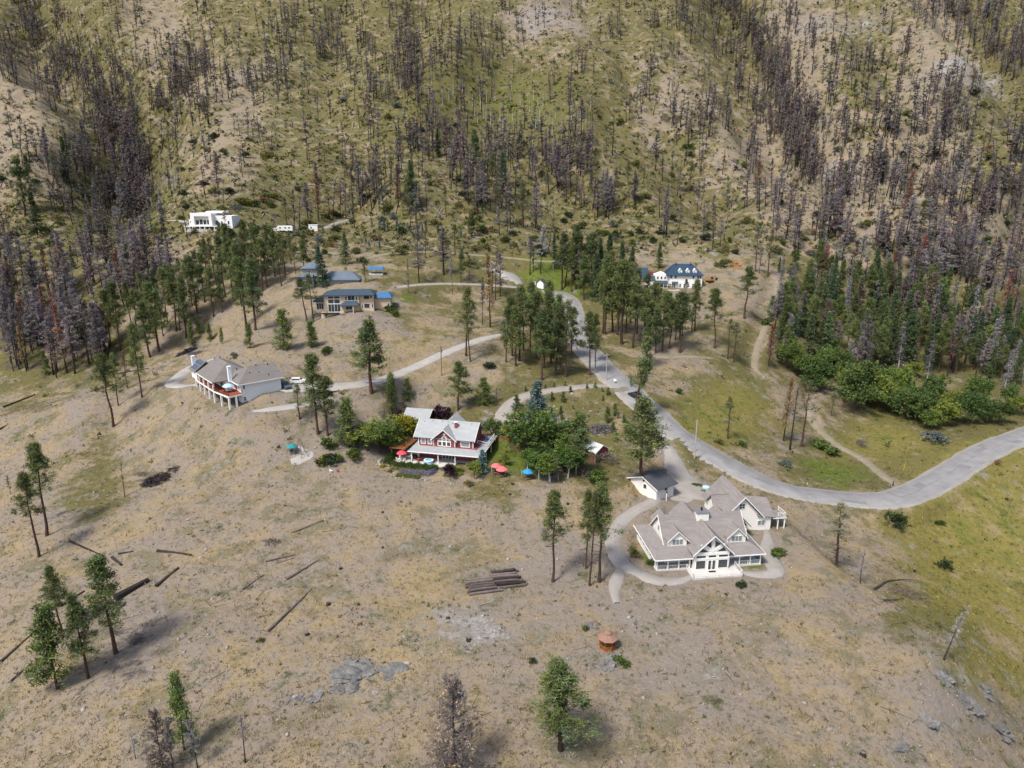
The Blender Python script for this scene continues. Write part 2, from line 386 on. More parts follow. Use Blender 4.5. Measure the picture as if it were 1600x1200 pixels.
M['grey_roof'] = mat("light_grey_shingles", (0.36,0.37,0.37), 0.8, 0.16, 0.5, 1.6, tint=(0.26,0.27,0.28), bump=0.15, stretch=(0.6,0.6,3.5))
M['brown_roof'] = mat("grey_brown_shingles", (0.19,0.17,0.155), 0.9, 0.26, 0.5, 1.8, tint=(0.14,0.13,0.125), bump=0.15, stretch=(0.6,0.6,3.5))
M['slate_roof'] = mat("slate_blue_shingles", (0.045,0.075,0.105), 0.75, 0.12, 0.5, 3.0, tint=(0.035,0.055,0.075), bump=0.4)
M['blue_roof'] = mat("blue_metal_roof", (0.022,0.052,0.095), 0.55, 0.10, 0.4, 3.0)
M['grey_blue_roof'] = mat("grey_blue_shingles", (0.13,0.165,0.21), 0.8, 0.12, 0.5, 3.0)
M['dark_roof'] = mat("dark_grey_shingles", (0.075,0.08,0.09), 0.85, 0.15, 0.6, 3.0)
M['metal_roof'] = mat("galvanised_roof", (0.55,0.56,0.57), 0.5, 0.08, 0.6, 4.0, stretch=(4,0.4,1))
M['glass'] = glass_mat("window_glass", (0.045,0.055,0.058))
M['pale_glass'] = glass_mat("window_glass_with_blinds", (0.20,0.24,0.24))
M['cedar'] = mat("cedar", (0.33,0.145,0.05), 0.7, 0.15, 1.0, 5.0, tint=(0.22,0.09,0.035))
M['cedar_shingle'] = mat("cedar_shingles", (0.30,0.175,0.125), 0.85, 0.25, 2.2, 6.0, tint=(0.19,0.115,0.09))
M['red_deck'] = mat("red_stained_deck", (0.33,0.075,0.035), 0.7, 0.12, 1.0, 9.0)
M['tan_board'] = mat("tan_sheathing", (0.62,0.47,0.32), 0.8, 0.03, 0.4, 2.0)
M['pale_board'] = mat("pale_foundation", (0.60,0.53,0.42), 0.85, 0.04, 0.4, 3.0)
M['blue_tarp'] = mat("blue_tarp", (0.06,0.17,0.34), 0.5, 0.15, 1.0, 5.0)
M['grey_siding'] = mat("grey_siding", (0.30,0.33,0.36), 0.8, 0.08, 0.5, 6.0)
M['dark_metal'] = mat("dark_metal", (0.03,0.03,0.033), 0.5, 0.10, 2.0, 9.0, metal=0.4)
M['grey_metal'] = mat("grey_metal", (0.35,0.36,0.37), 0.45, 0.08, 2.0, 9.0, metal=0.6)
M['solar'] = glass_mat("solar_panel_glass", (0.05,0.07,0.10))
M['pink_cloth'] = mat("pink_red_cloth", (0.72,0.075,0.11), 0.8, 0.08, 1.0, 6.0)
M['coral_cloth'] = mat("coral_cloth", (0.80,0.16,0.17), 0.8, 0.08, 1.0, 6.0)
M['blue_cloth'] = mat("blue_cloth", (0.03,0.27,0.55), 0.8, 0.08, 1.0, 6.0)
M['teal_cloth'] = mat("teal_cloth", (0.03,0.24,0.26), 0.8, 0.10, 1.0, 6.0)
M['water'] = glass_mat("pool_water", (0.16,0.50,0.66))
M['tub_blue'] = mat("pale_blue_plastic", (0.42,0.62,0.75), 0.4, 0.05)
M['wood'] = mat("weathered_wood", (0.26,0.19,0.13), 0.85, 0.20, 1.5, 9.0, tint=(0.17,0.12,0.085))
M['bark'] = mat("pine_bark", (0.115,0.062,0.042), 0.95, 0.25, 1.2, 7.0, tint=(0.035,0.024,0.02), rand=0.3)
M['char'] = mat("charred_bark", (0.022,0.018,0.018), 0.95, 0.3, 1.0, 7.0, tint=(0.05,0.038,0.034), rand=0.4)
M['grey_bark'] = mat("silver_dead_wood", (0.50,0.47,0.44), 0.9, 0.2, 1.2, 7.0, tint=(0.30,0.28,0.265), rand=0.2)
M['log'] = mat("charred_log", (0.085,0.066,0.062), 0.95, 0.35, 0.5, 5.0, tint=(0.20,0.16,0.145), rand=0.35)
M['log_end'] = mat("sawn_log_end", (0.22,0.15,0.12), 0.9, 0.2, 2.0, 9.0)
M['rock'] = mat("lichen_grey_rock", (0.215,0.208,0.195), 0.95, 0.45, 0.9, 3.5, tint=(0.070,0.068,0.067), bump=1.0, rand=0.15, world=True)
M['pale_rock'] = mat("pale_rock", (0.31,0.28,0.25), 0.95, 0.25, 1.0, 5.0, tint=(0.20,0.18,0.165), bump=0.6, rand=0.2)
M['car_white'] = mat("white_car_paint", (0.75,0.75,0.75), 0.3, 0.02)
M['car_black'] = mat("black_car_paint", (0.018,0.02,0.024), 0.25, 0.02)
M['car_grey'] = mat("grey_car_paint", (0.10,0.115,0.15), 0.3, 0.02)
M['tyre'] = mat("tyre_rubber", (0.018,0.018,0.018), 0.9, 0.1)
M['orange_paint'] = mat("orange_machine_paint", (0.55,0.18,0.02), 0.5, 0.08)
M['leaf'] = col_mat("leaves", 0.8, 0.16, 0.22, 0.012)
M['needles'] = col_mat("needles", 0.8, 0.24, 0.12, 0.010)
M['twigs'] = col_mat("dead_twigs", 0.95, 0.32, 0.0, 0.03)
M['dry_grass'] = col_mat("dry_grass_blades", 0.95, 0.0, 0.25)
M['purple_leaf'] = M['leaf']

# ------------------------------------------------------------------ the roads (the terrain is bedded under each)
road('road', 'asphalt', [(846,455),(868,456),(884,466),(893,482),(897,500),(905,525),(918,548),(940,573),(965,595),(990,618),(1015,641),(1045,668),(1080,691),(1110,711),(1150,734),(1190,753),(1240,768),(1300,778),(1360,782),(1400,778),(1440,765),(1480,742),(1520,716),(1560,696),(1600,681),(1680,650)], 3.7)
road('driveway', 'pale_gravel', [(782,522),(770,525),(745,532),(715,543),(690,553),(655,570),(620,585),(590,595,2.4),(550,601,2.8),(510,604,3.4),(478,604,4.2),(450,607,4.0),(441,612,3)], 2.0)
road('driveway', 'pale_gravel', [(520,622,1),(480,630,1.6),(445,636),(415,640),(395,642,1.0)], 2.0)
road('driveway', 'gravel', [(957,602),(925,602),(890,606),(850,611),(825,616),(803,625),(789,640),(786,655,2.8),(790,672,3.4)], 1.9)
road('driveway', 'gravel', [(1036,690),(1045,702),(1052,722),(1060,738),(1070,752,2.8),(1082,766,6.0),(1092,778,9.5),(1104,792,10.5)], 2.2)
road('driveway', 'gravel', [(1072,776,4.0),(1052,774,4.0),(1034,772,3.0)], 4)
road('path', 'gravel', [(1062,778,1.8),(1035,776),(1010,786),(988,800),(969,820),(958,841),(962,862),(975,882),(1000,898),(1030,908),(1062,907),(1080,900)], 1.35)
road('path', 'gravel', [(973,878),(965,900),(960,922),(964,942)], 1.3)
road('path', 'gravel', [(1198,828),(1200,842),(1199,858),(1203,874),(1213,889),(1203,897),(1175,896),(1155,893)], 1.3)
road('dirt_track', 'dirt', [(1404,760),(1380,742),(1345,715),(1310,697),(1285,675),(1268,655),(1265,635),(1280,615),(1306,602)], 1.05)
road('dirt_track', 'dirt', [(1196,590),(1180,572),(1183,545),(1193,518),(1203,492),(1211,465),(1216,440),(1218,428)], .95)
road('dirt_track', 'dirt', [(1035,404),(1075,407),(1110,409),(1150,416),(1195,422),(1225,430)], 2.2)
road('dirt_track', 'dirt', [(1490,447),(1535,443),(1585,445),(1650,452)], 1.8)
road('gravel_lane', 'gravel', [(618,449),(650,445),(690,443),(740,444),(790,447),(835,452)], 1.7)
road('gravel_lot', 'pale_gravel', [(768,420,4.5),(790,428,6),(806,436,5),(815,446,3)], 5)
road('gravel_lane', 'dirt', [(572,404),(600,397),(640,394),(690,394),(740,398),(800,403),(850,408),(905,409)], 1.6)
road('gravel_lane', 'gravel', [(505,357),(530,347),(555,340),(572,336)], 1.8)
road('gravel_lane', 'gravel', [(255,346),(275,344),(296,348)], 1.6)
road('dirt_track', 'dirt', [(1010,557),(1040,557),(1075,556),(1108,559)], 1.6)
road('dirt_track', 'pale_gravel', [(335,560),(305,572),(285,585),(268,601),(290,604),(312,600)], 1.7)

# ------------------------------------------------------------------ ground cover zones
ZROWS = ["OOSOOOOOSOOOSOSO","TOOSOOOVVOSOSOSO","TOOTOOOOOOOSTSTO","OOOOOOOOOOOOTTTT","OOTTTSOOVOTTOOOO","OOTTSTGTOOTOOVOO",
         "TTTTSSSOVOOOTOOV","TOTTTSSOSOTTOOOY","TSSTSSSSSSTTSTYY","TSTTSSGTSSSSSSOY","TTTTTTGSSTSSSTSY","TTTTTTTTTTTSTTSS"]
ZW = dict(T=(.46,.16,.34), G=(.85,.14,.12), O=(.50,.76,.24), V=(.3,1,.05), S=(.48,.16,.46), Y=(1,.74,0))
ZG = np.array([[ZW[c] for c in r] for r in ZROWS])
def zone(px, py):
    a = np.clip((np.asarray(px)-50)/100, 0, 14.999); b = np.clip((np.asarray(py)-50)/100, 0, 10.999)
    i, j = a.astype(int), b.astype(int); fa, fb = (a-i)[...,None], (b-j)[...,None]
    fa = fa*fa*(3-2*fa); fb = fb*fb*(3-2*fb)
    return (ZG[j,i]*(1-fa)+ZG[j,i+1]*fa)*(1-fb) + (ZG[j+1,i]*(1-fa)+ZG[j+1,i+1]*fa)*fb
# patches: pixel x, y, half width, half height, (gold, green, soil, burnt, lush, rock)
PATCH = [(60,520,110,60,(0,.1,.2,.30,0,0)),(150,400,70,60,(0,.1,.2,.2,0,0)),(135,610,12,18,(0,0,.8,0,0,.2)),(112,645,9,25,(0,0,.8,0,0,.2)),(110,685,10,16,(0,0,.7,0,0,.1)),(735,965,80,26,(0,0,.3,0,0,.55)),(955,955,60,26,(0,0,.4,0,0,.25)),(1010,975,35,30,(0,0,.4,0,0,.25)),(1470,1010,40,40,(0,0,.4,.15,0,.28)),(1530,1100,70,50,(0,0,.4,.2,0,.28)),(1440,1120,60,40,(0,0,.3,0,0,.25)),
  (1290,738,42,24,(0,.2,0,0,1,0)),(1330,748,20,12,(0,0,.3,0,.2,0)),(840,720,80,26,(0,.6,0,0,.75,0)),(780,715,22,25,(0,.3,0,0,.8,0)),(1040,897,28,6,(0,.3,0,0,.9,0)),(1180,884,20,6,(0,.3,0,0,.9,0)),(1012,880,14,12,(0,.3,0,0,.6,0)),
  (240,748,28,10,(0,0,0,.8,0,0)),(190,1010,60,70,(0,0,.6,.45,0,0)),(100,800,40,40,(0,0,.7,.25,0,0)),(255,975,50,60,(0,0,.5,.1,0,0)),(292,549,22,6,(0,0,0,1,0,0)),(470,690,60,22,(0,0,.5,.1,0,0)),(500,705,90,30,(0,0,.6,.05,0,0)),  # round the lower left pines the burnt channel is just a darker ground tone
  (870,890,60,30,(0,0,.9,.1,0,0)),(870,655,55,26,(0,0,.6,0,0,.55)),(880,640,60,15,(0,.4,0,0,.4,0)),(560,490,70,16,(0,0,.9,0,0,.15)),(610,470,24,14,(0,.5,0,0,.7,0)),(860,418,40,16,(0,.2,0,0,1.6,0)),(880,448,60,14,(0,.2,0,0,1.6,0)),(1540,800,90,90,(.9,.1,0,0,.25,0)),
  (1120,650,80,50,(.6,.45,0,0,.25,0)),(1390,690,80,40,(.5,.6,0,0,.2,0)),(740,145,110,45,(0,.5,0,0,.22,0)),(830,170,90,40,(0,.5,0,0,.25,0)),(30,600,60,50,(0,.3,0,.2,.2,0)),(215,330,40,60,(0,.4,0,.1,.5,0)),
  (1490,110,40,22,(0,0,.2,0,0,.75)),(1350,45,40,16,(0,0,.3,0,0,.5)),(1540,140,34,16,(0,0,.2,0,0,.6)),(1270,40,40,20,(0,0,.3,0,0,.4)),(1320,270,40,14,(0,0,.4,0,0,.7)),(860,35,70,25,(0,0,.4,0,0,.5)),(430,120,60,40,(.1,0,.3,0,0,.3)),(770,990,60,22,(0,0,.4,0,0,.5)),(1090,1060,120,50,(0,0,.6,0,0,.2)),
  (1235,680,30,30,(.2,0,.4,.2,0,0)),(1440,560,130,50,(0,.3,0,.25,.2,0)),(140,560,110,45,(0,.4,0,.35,.1,0)),(720,640,60,20,(0,0,.7,.05,0,0)),(560,1060,60,30,(0,0,.2,0,0,.4)),(640,995,70,30,(.3,0,.1,0,0,0)),(1500,900,80,60,(.6,.4,0,0,.1,0)),(470,1050,60,30,(0,0,0,0,0,.2))]
px, py = project(np.stack([GX,GY,GZ], -1))
wob = fbm(GX, GY, 18, 31, 4); wob2 = fbm(GX, GY, 18, 37, 4)
zx, zy = px + wob*70, py + wob2*50
Z3 = zone(zx, zy); Z6 = np.zeros((NR,NC,6)); Z6[...,:3] = Z3
for x_, y_, a_, b_, w_ in PATCH:
    g = np.exp(-(((zx-x_)*.55+(px-x_)*.45)/a_)**2 - (((zy-y_)*.55+(py-y_)*.45)/b_)**2)
    for k in range(6): Z6[...,k] += g*w_[k]
GD = np.zeros((NR,NC))
for pts_, dp_, wd_ in GULLIES[:3]:
    for (ax, ay), (bx, by) in zip(pts_[:-1], pts_[1:]):
        t_ = np.clip(((px-ax)*(bx-ax)+(py-ay)*(by-ay))/((bx-ax)**2+(by-ay)**2), 0, 1); GD = np.maximum(GD, np.exp(-(np.hypot(px-ax-t_*(bx-ax), (py-ay-t_*(by-ay)))/26)**2))
Z6[...,3] += GD*.42; Z6[...,1] += GD*.25; Z6[...,0] *= 1-GD*.5
Z6[...,2] += EDGE*.8; Z6[...,1] *= 1-EDGE*.6; Z6 = np.clip(Z6, 0, 1)

# ------------------------------------------------------------------ terrain mesh and its material
idx = np.arange(NR*NC).reshape(NR, NC)
quads = np.stack([idx[:-1,:-1], idx[:-1,1:], idx[1:,1:], idx[1:,:-1]], -1).reshape(-1,4)
tm, nt, b = new_mat("hillside_ground")
geo = nd(nt, "ShaderNodeNewGeometry"); P_ = geo.outputs["Position"]
za = nd(nt, "ShaderNodeAttribute", attribute_name="ZoneA"); zb = nd(nt, "ShaderNodeAttribute", attribute_name="ZoneB")
sa = nd(nt, "ShaderNodeSeparateColor"); nt.links.new(za.outputs["Color"], sa.inputs[0])
sb = nd(nt, "ShaderNodeSeparateColor"); nt.links.new(zb.outputs["Color"], sb.inputs[0])
nA = noise(nt, P_, 0.055, 5, 0.6); nB = noise(nt, P_, 0.32, 5, 0.62); nC = noise(nt, P_, 1.7, 4, 0.65); nD = noise(nt, P_, 5.5, 3, 0.6)
def mask(attr, n, k=2.2, spread=3.2):
    """patchy mask: the zone's strength decides how much of a noise pattern is covered"""
    t = math_(nt, 'MULTIPLY', math_(nt, 'SUBTRACT', n, 0.5), spread)
    return math_(nt, 'ADD', math_(nt, 'MULTIPLY', math_(nt, 'ADD', math_(nt, 'SUBTRACT', attr, 0.5), t), k), 0.5, True)
def off(v, dx):
    n = nd(nt, "ShaderNodeVectorMath", operation='ADD'); nt.links.new(v, n.inputs[0]); n.inputs[1].default_value = (dx, dx*1.7, dx*.6); return n.outputs[0]
mA = noise(nt, off(P_, 31), 0.085, 7, 0.72); mB = noise(nt, off(P_, 83), 0.16, 7, 0.75); mC = noise(nt, off(P_, 140), 0.11, 7, 0.74); mD = noise(nt, off(P_, 211), 0.45, 5, 0.7)
nCD = math_(nt, 'ADD', math_(nt, 'MULTIPLY', nC, 0.5), math_(nt, 'MULTIPLY', nD, 0.5))
straw = mix(nt, mask(sa.outputs[0], mA, 1.6, 3.6), (0.230,0.189,0.142), (0.285,0.219,0.122))
straw = mix(nt, math_(nt, 'MULTIPLY', math_(nt, 'SUBTRACT', mD, 0.46), 3.5, True), straw, (0.192,0.153,0.122))
soil = mix(nt, math_(nt, 'MULTIPLY', math_(nt, 'SUBTRACT', mD, 0.40), 4.0, True), (0.250,0.210,0.172), (0.172,0.146,0.126))
c = mix(nt, mask(sa.outputs[2], mB, 1.9, 4.2), straw, soil)
olive = mix(nt, math_(nt, 'MULTIPLY', math_(nt, 'SUBTRACT', mD, 0.36), 3.5, True), (0.152,0.132,0.052), (0.078,0.072,0.030))
olive = mix(nt, math_(nt, 'MULTIPLY', math_(nt, 'SUBTRACT', sa.outputs[0], 0.55), 1.6, True), olive, mix(nt, mA, (0.262,0.208,0.060), (0.145,0.145,0.038)))
c = mix(nt, mask(sa.outputs[1], mC, 2.0, 4.2), c, olive)
lush = mix(nt, nCD, (0.070,0.105,0.020), (0.13,0.145,0.032))
c = mix(nt, mask(sb.outputs[1], mB, 2.2, 3.6), c, lush)
c = mix(nt, mask(sb.outputs[2], mC, 2.6, 3.4), c, mix(nt, math_(nt, 'MULTIPLY', math_(nt, 'SUBTRACT', nC, 0.35), 3.3, True), (0.33,0.305,0.28), (0.165,0.155,0.148)))
c = mix(nt, mask(sb.outputs[0], mB, 2.4, 3.0), c, (0.060,0.050,0.047))
# small dark debris, pale stones, and the mottling of individual tufts
deb = math_(nt, 'MULTIPLY', math_(nt, 'SUBTRACT', nCD, 0.575), 12.0, True)
c = mix(nt, math_(nt, 'MULTIPLY', deb, 0.5), c, (0.10,0.078,0.058))
nE = noise(nt, P_, 2.6, 3, 0.7)
stn = math_(nt, 'MULTIPLY', math_(nt, 'SUBTRACT', nE, 0.64), 14.0, True)
c = mix(nt, math_(nt, 'MULTIPLY', stn, math_(nt, 'MULTIPLY', sa.outputs[2], 0.6)), c, (0.46,0.42,0.385))
val = math_(nt, 'ADD', math_(nt, 'MULTIPLY', mD, 1.25), math_(nt, 'MULTIPLY', nCD, 1.15))
val = math_(nt, 'SUBTRACT', val, 0.20)
vm = nd(nt, "ShaderNodeVectorMath", operation='SCALE'); nt.links.new(c, vm.inputs[0]); nt.links.new(val, vm.inputs["Scale"])
nt.links.new(vm.outputs[0], b.inputs["Base Color"]); b.inputs["Roughness"].default_value = 1.0; b.inputs["Specular IOR Level"].default_value = 0.05
bp = nd(nt, "ShaderNodeBump"); bp.inputs["Strength"].default_value = 0.75; bp.inputs["Distance"].default_value = 0.4
hsum = math_(nt, 'ADD', math_(nt, 'MULTIPLY', mD, 1.6), nCD)
nt.links.new(hsum, bp.inputs["Height"]); nt.links.new(bp.outputs[0], b.inputs["Normal"])
V = np.stack([GX,GY,GZ], -1).reshape(-1,3)
me = mesh_np("ground", V, quads, tm, smooth=True)
for nm, ks in (("ZoneA",(0,1,2)),("ZoneB",(3,4,5))):
    a = me.color_attributes.new(nm, 'FLOAT_COLOR', 'POINT'); c4 = np.ones((NR*NC,4), np.float32); c4[:,:3] = Z6.reshape(-1,6)[:,list(ks)]
    a.data.foreach_set("color", c4.ravel())
tag(link("ground", me), kind="structure", label="dry grassy hillside rising to a burned mountain slope")
def zone_at(x, y): return np.stack([bilin(Z6[...,k], x, y) for k in range(6)], -1)

# gravel shoulders of the asphalt road
S_ = ROADS[0][2].copy(); S_[:,3] += .9; ROADS.insert(0, ('road_shoulder', 'gravel', S_))
# road strips, each a little above the bed; edges ragged
on_road = np.zeros((NR,NC), bool)
for i, (nm, m, S) in enumerate(ROADS):
    T = np.gradient(S[:,:2], axis=0); T /= np.maximum(np.linalg.norm(T, axis=1, keepdims=True), 1e-6); N = np.c_[-T[:,1], T[:,0]]
    jl = 1+0.16*fbm(S[:,0], S[:,1], 5, 41+i, 2)*(0.3 if m == 'asphalt' else .8 if i == 0 else 1.6)+(.05*fbm(S[:,0], S[:,1], 6, 61+i, 2) if i == 0 else 0); jr = 1+0.16*fbm(S[:,0], S[:,1], 5, 77+i, 2)*(0.3 if m == 'asphalt' else .8 if i == 0 else 1.6)
    lift = 0.05+0.007*i; n = len(S); ends = np.clip(np.minimum(np.arange(n), n-1-np.arange(n))/5.0, .12, 1)**.6 if m != 'asphalt' else np.ones(n); jl = jl*ends; jr = jr*ends; L_ = S[:,:2]+N*(S[:,3]*jl)[:,None]; R_ = S[:,:2]-N*(S[:,3]*jr)[:,None]
    zt = S[:,2]+lift
    VV = np.vstack([np.c_[L_, zt], np.c_[R_, zt], np.c_[L_+N*0.5, zt-0.55], np.c_[R_-N*0.5, zt-0.55]])
    k = np.arange(n-1)
    FF = np.vstack([np.c_[k+n, k+n+1, k+1, k], np.c_[k, k+1, k+1+2*n, k+2*n], np.c_[k+n+1, k+n, k+3*n, k+3*n+1]])
    o = link(nm, mesh_np(nm, VV, FF, M[m])); tag(o, kind="structure")
def road_dist(x, y):
    d = np.full(len(x), 99.0)
    for nm, m, S in ROADS:
        for k in range(0, len(S), 150):
            s_ = S[k:k+150:2]; d = np.minimum(d, (np.hypot(x[:,None]-s_[None,:,0], y[:,None]-s_[None,:,1])-s_[None,:,3]).min(1))
    return d
# ------------------------------------------------------------------ plants
def unit(v): return v/np.maximum(np.linalg.norm(v, axis=-1, keepdims=True), 1e-9)
def leaf_tris(C, D, k, L, W, jit, rng, spread=0.8):
    """k narrow leaf or needle-tuft triangles round each centre C, leaning along D"""
    n = len(C); c = np.repeat(C, k, 0) + rng.normal(0, 1, (n*k,3))*np.repeat(np.broadcast_to(jit, (n,)), k)[:,None]
    dd = unit(np.repeat(D, k, 0) + rng.normal(0, spread, (n*k,3)))
    s = unit(np.cross(dd, rng.normal(0, 1, (n*k,3)))); l = L*rng.uniform(.6, 1.3, (n*k,1)); w = W*rng.uniform(.6, 1.3, (n*k,1))
    V = np.stack([c-s*w/2-dd*l*.4, c+s*w/2-dd*l*.4, c+dd*l*.6], 1).reshape(-1,3)
    return V, np.arange(len(V)).reshape(-1,3)
def sticks(P0, P1, r0, r1):
    """three-sided tapered limbs"""
    n = len(P0); dd = unit(P1-P0); u = unit(np.cross(dd, np.array([.31,.17,.93])+0*dd)); w = np.cross(dd, u)
    r0 = np.broadcast_to(r0, (n,))[:,None]; r1 = np.broadcast_to(r1, (n,))[:,None]; vs = []
    for P, r in ((P0,r0),(P1,r1)):
        for a in (0, 2.0944, 4.18879): vs.append(P + (u*math.cos(a)+w*math.sin(a))*r)
    V = np.stack(vs, 1).reshape(-1,3); o = np.arange(n)*6
    F = np.concatenate([np.stack([o+i, o+(i+1)%3, o+3+(i+1)%3, o+3+i], -1) for i in range(3)])
    return V, F
def quads_to_tris(F): return np.vstack([F[:,[0,1,2]], F[:,[0,2,3]]])
def trunk_mesh(name, h, r, m, rng, limbs=None, lean=0.0, n=8, segs=8, top=0.06):
    """tapered trunk with a flared foot, slightly bent, plus limbs (P0, P1, r0, r1)"""
    z = np.linspace(0, 1, segs+1); bx = np.cumsum(rng.normal(0, .012*h, segs+1)); by = np.cumsum(rng.normal(0, .012*h, segs+1))
    bx -= bx[0]; by -= by[0]; bx = bx*.5 + lean*h*z; by = by*.5
    rr = r*((1-z)**.8*(1-top)+top); rr[0] *= 1.35
    a = np.arange(n)*2*np.pi/n
    V = np.stack([bx[:,None]+np.cos(a)*rr[:,None], by[:,None]+np.sin(a)*rr[:,None], np.repeat((z*h)[:,None], n, 1)], -1)
    V[0,:,2] -= 0.5; V = V.reshape(-1,3)
    F = np.array([(i*n+j, i*n+(j+1)%n, (i+1)*n+(j+1)%n, (i+1)*n+j) for i in range(segs) for j in range(n)])
    F = quads_to_tris(F)
    axis = lambda zz: np.stack([np.interp(zz/h, z, bx), np.interp(zz/h, z, by), zz], -1)
    if limbs is not None:
        P0, P1, a0, a1 = limbs(axis); V2, F2 = sticks(P0, P1, a0, a1); F = np.vstack([F, quads_to_tris(F2)+len(V)]); V = np.vstack([V, V2])
    return (mesh_np(name, V, F, m, smooth=True) if name else (V, F)), axis
def shade_cols(n, base, amt, rng, k):
    """one colour per cluster of k triangles: hue and value vary from cluster to cluster"""
    nc = n//(k*3); base = np.asarray(base, float); v = np.exp(rng.normal(0, amt, (nc,1))); t = rng.normal(0, amt*.5, (nc,1))
    c = base*v*np.concatenate([1+t, 1+.3*t, 1-t], 1)
    return np.repeat(np.clip(c, .003, .9), k*3, 0)
def build_pine(seed, crown=.42, Rr=.17, nb=68, col=(0.118,0.143,0.052), dead_low=12, cl=5, dens=14, h=18.0, bark='bark', lean=0.0, flat=.75):
    rng = np.random.default_rng(seed)
    t = np.sort(rng.uniform(0, 1, nb)**.9); z = h*(crown+(1-crown)*t*.985); az = rng.uniform(0, 2*np.pi, nb)
    sect = 1+.36*np.sin(az*2+rng.uniform(0,6))+.18*np.sin(az*3+rng.uniform(0,6)+t*5)
    Ln = h*Rr*np.clip((1-t)**flat, .10, 1)*np.minimum(1, .55+t*3)*sect*rng.uniform(.7, 1.15, nb)
    up = -.10+.45*t+rng.normal(0, .1, nb); D = unit(np.stack([np.cos(az), np.sin(az), up], -1))
    zd = h*rng.uniform(crown*.45, crown*1.05, dead_low); ad = rng.uniform(0, 2*np.pi, dead_low); Dd = np.stack([np.cos(ad), np.sin(ad), rng.uniform(-.3,.15,dead_low)], -1)
    def limbs(axis):
        A = axis(np.r_[z, zd]); DD = np.vstack([D, Dd]); LL = np.r_[Ln*.9, h*rng.uniform(.04,.11,dead_low)]
        return A, A+DD*LL[:,None], .055, .02
    tr, axis = trunk_mesh("pine_trunk", h, h*.0145, M[bark], rng, limbs, lean)
    A = axis(z); fr = rng.uniform(.35, 1.03, (nb, cl)); fr[:,0] = 1
    C = (A[:,None]+D[:,None]*(Ln[:,None]*fr)[...,None]); C = C + rng.normal(0, .26, C.shape); C = C.reshape(-1,3)
    top = axis(np.array([h*.99, h*.965, h*.94])); C = np.vstack([C, top]); DD = np.vstack([np.repeat(D, cl, 0)*.8+np.array([0,0,.45]), np.tile([[0,0,1.]],(3,1))])
    keep = (rng.random(len(C)) > .14) & np.r_[np.repeat(rng.random(nb) > .12, cl), True, True, True]; C, DD = C[keep], DD[keep]
    V, F = leaf_tris(C, DD, int(dens*1.6), .54, .135, .27, rng, .75)
    cr = mesh_np("pine_crown", V, F, M['needles'], shade_cols(len(V), col, .24, rng, int(dens*1.6))); return tr, cr, h
def build_fir(seed, col=(0.078,0.110,0.049), h=18.0, Rr=.16, nb=130, base=.06, dens=12, bark='bark', gap=.06):
    rng = np.random.default_rng(seed); t = np.sort(rng.uniform(0, 1, nb)); z = h*(base+(1-base)*t*.985); az = rng.uniform(0, 2*np.pi, nb)
    Ln = h*Rr*np.clip(1-t, .05, 1)**.85*rng.uniform(.65, 1.15, nb); D = unit(np.stack([np.cos(az), np.sin(az), -.22+.5*t], -1))
    limbs = lambda axis: (axis(z), axis(z)+D*(Ln*.9)[:,None], .04, .015)
    tr, axis = trunk_mesh("fir_trunk", h, h*.012, M[bark], rng, limbs)
    A = axis(z); cl = 4; fr = np.linspace(.3, 1.0, cl)[None]*rng.uniform(.9, 1.1, (nb,cl))
    C = (A[:,None]+D[:,None]*(Ln[:,None]*fr)[...,None]).reshape(-1,3)+rng.normal(0,.13,(nb*cl,3)); C = np.vstack([C, axis(np.array([h*.99, h*.97]))])
    DD = np.vstack([np.repeat(D, cl, 0)*.8+np.array([0,0,-.1]), [[0,0,1.],[0,0,1.]]]); keep = rng.random(len(C)) > gap; C, DD = C[keep], DD[keep]
    V, F = leaf_tris(C, DD, dens, .50, .19, .22, rng, .7)
    return tr, mesh_np("fir_crown", V, F, M['needles'], shade_cols(len(V), col, .28, rng, dens)), h
def build_broad(seed, col=(.085,.135,.022), h=10.0, Rr=.36, lobes=16, per=24, base=.18, dens=9, leaf=(.42,.30), bark='bark', stems=1):
    rng = np.random.default_rng(seed)
    th = rng.uniform(0, 2*np.pi, lobes); ph = rng.uniform(-.8, 1, lobes); rad = rng.uniform(.35, .8, lobes)
    cz_ = h*(base+(1-base)*.5); rz_ = h*(1-base)*.5; Rx = h*Rr; s = np.sqrt(1-np.clip(ph,-.95,.95)**2)
    LC = np.stack([np.cos(th)*s*Rx*rad, np.sin(th)*s*Rx*rad, cz_+ph*rz_*rad], -1); LR = h*rng.uniform(.09, .19, lobes)*(Rr/.36)**.5
    def limbs(axis):
        A = axis(np.clip(LC[:,2]*.45, h*.05, h*.6)); return A, LC, .05*h/10, .02
    tr, axis = trunk_mesh("broad_trunk", h*.62, h*.016, M[bark], rng, limbs)
    u = unit(rng.normal(0, 1, (lobes, per, 3))); C = (LC[:,None]+u*LR[:,None,None]*rng.uniform(.55, 1.05, (lobes,per,1))).reshape(-1,3); DD = u.reshape(-1,3)+np.array([0,0,.25])
    C[:,2] = np.maximum(C[:,2], h*base*.5)
    keep = rng.random(len(C)) > .08; C, DD = C[keep], DD[keep]; k = h/10
    V, F = leaf_tris(C, DD, dens, leaf[0]*k**.5, leaf[1]*k**.5, .20*k**.5, rng, .9)
    return tr, mesh_np("broad_crown", V, F, M['leaf'], shade_cols(len(V), col, .26, rng, dens)), h
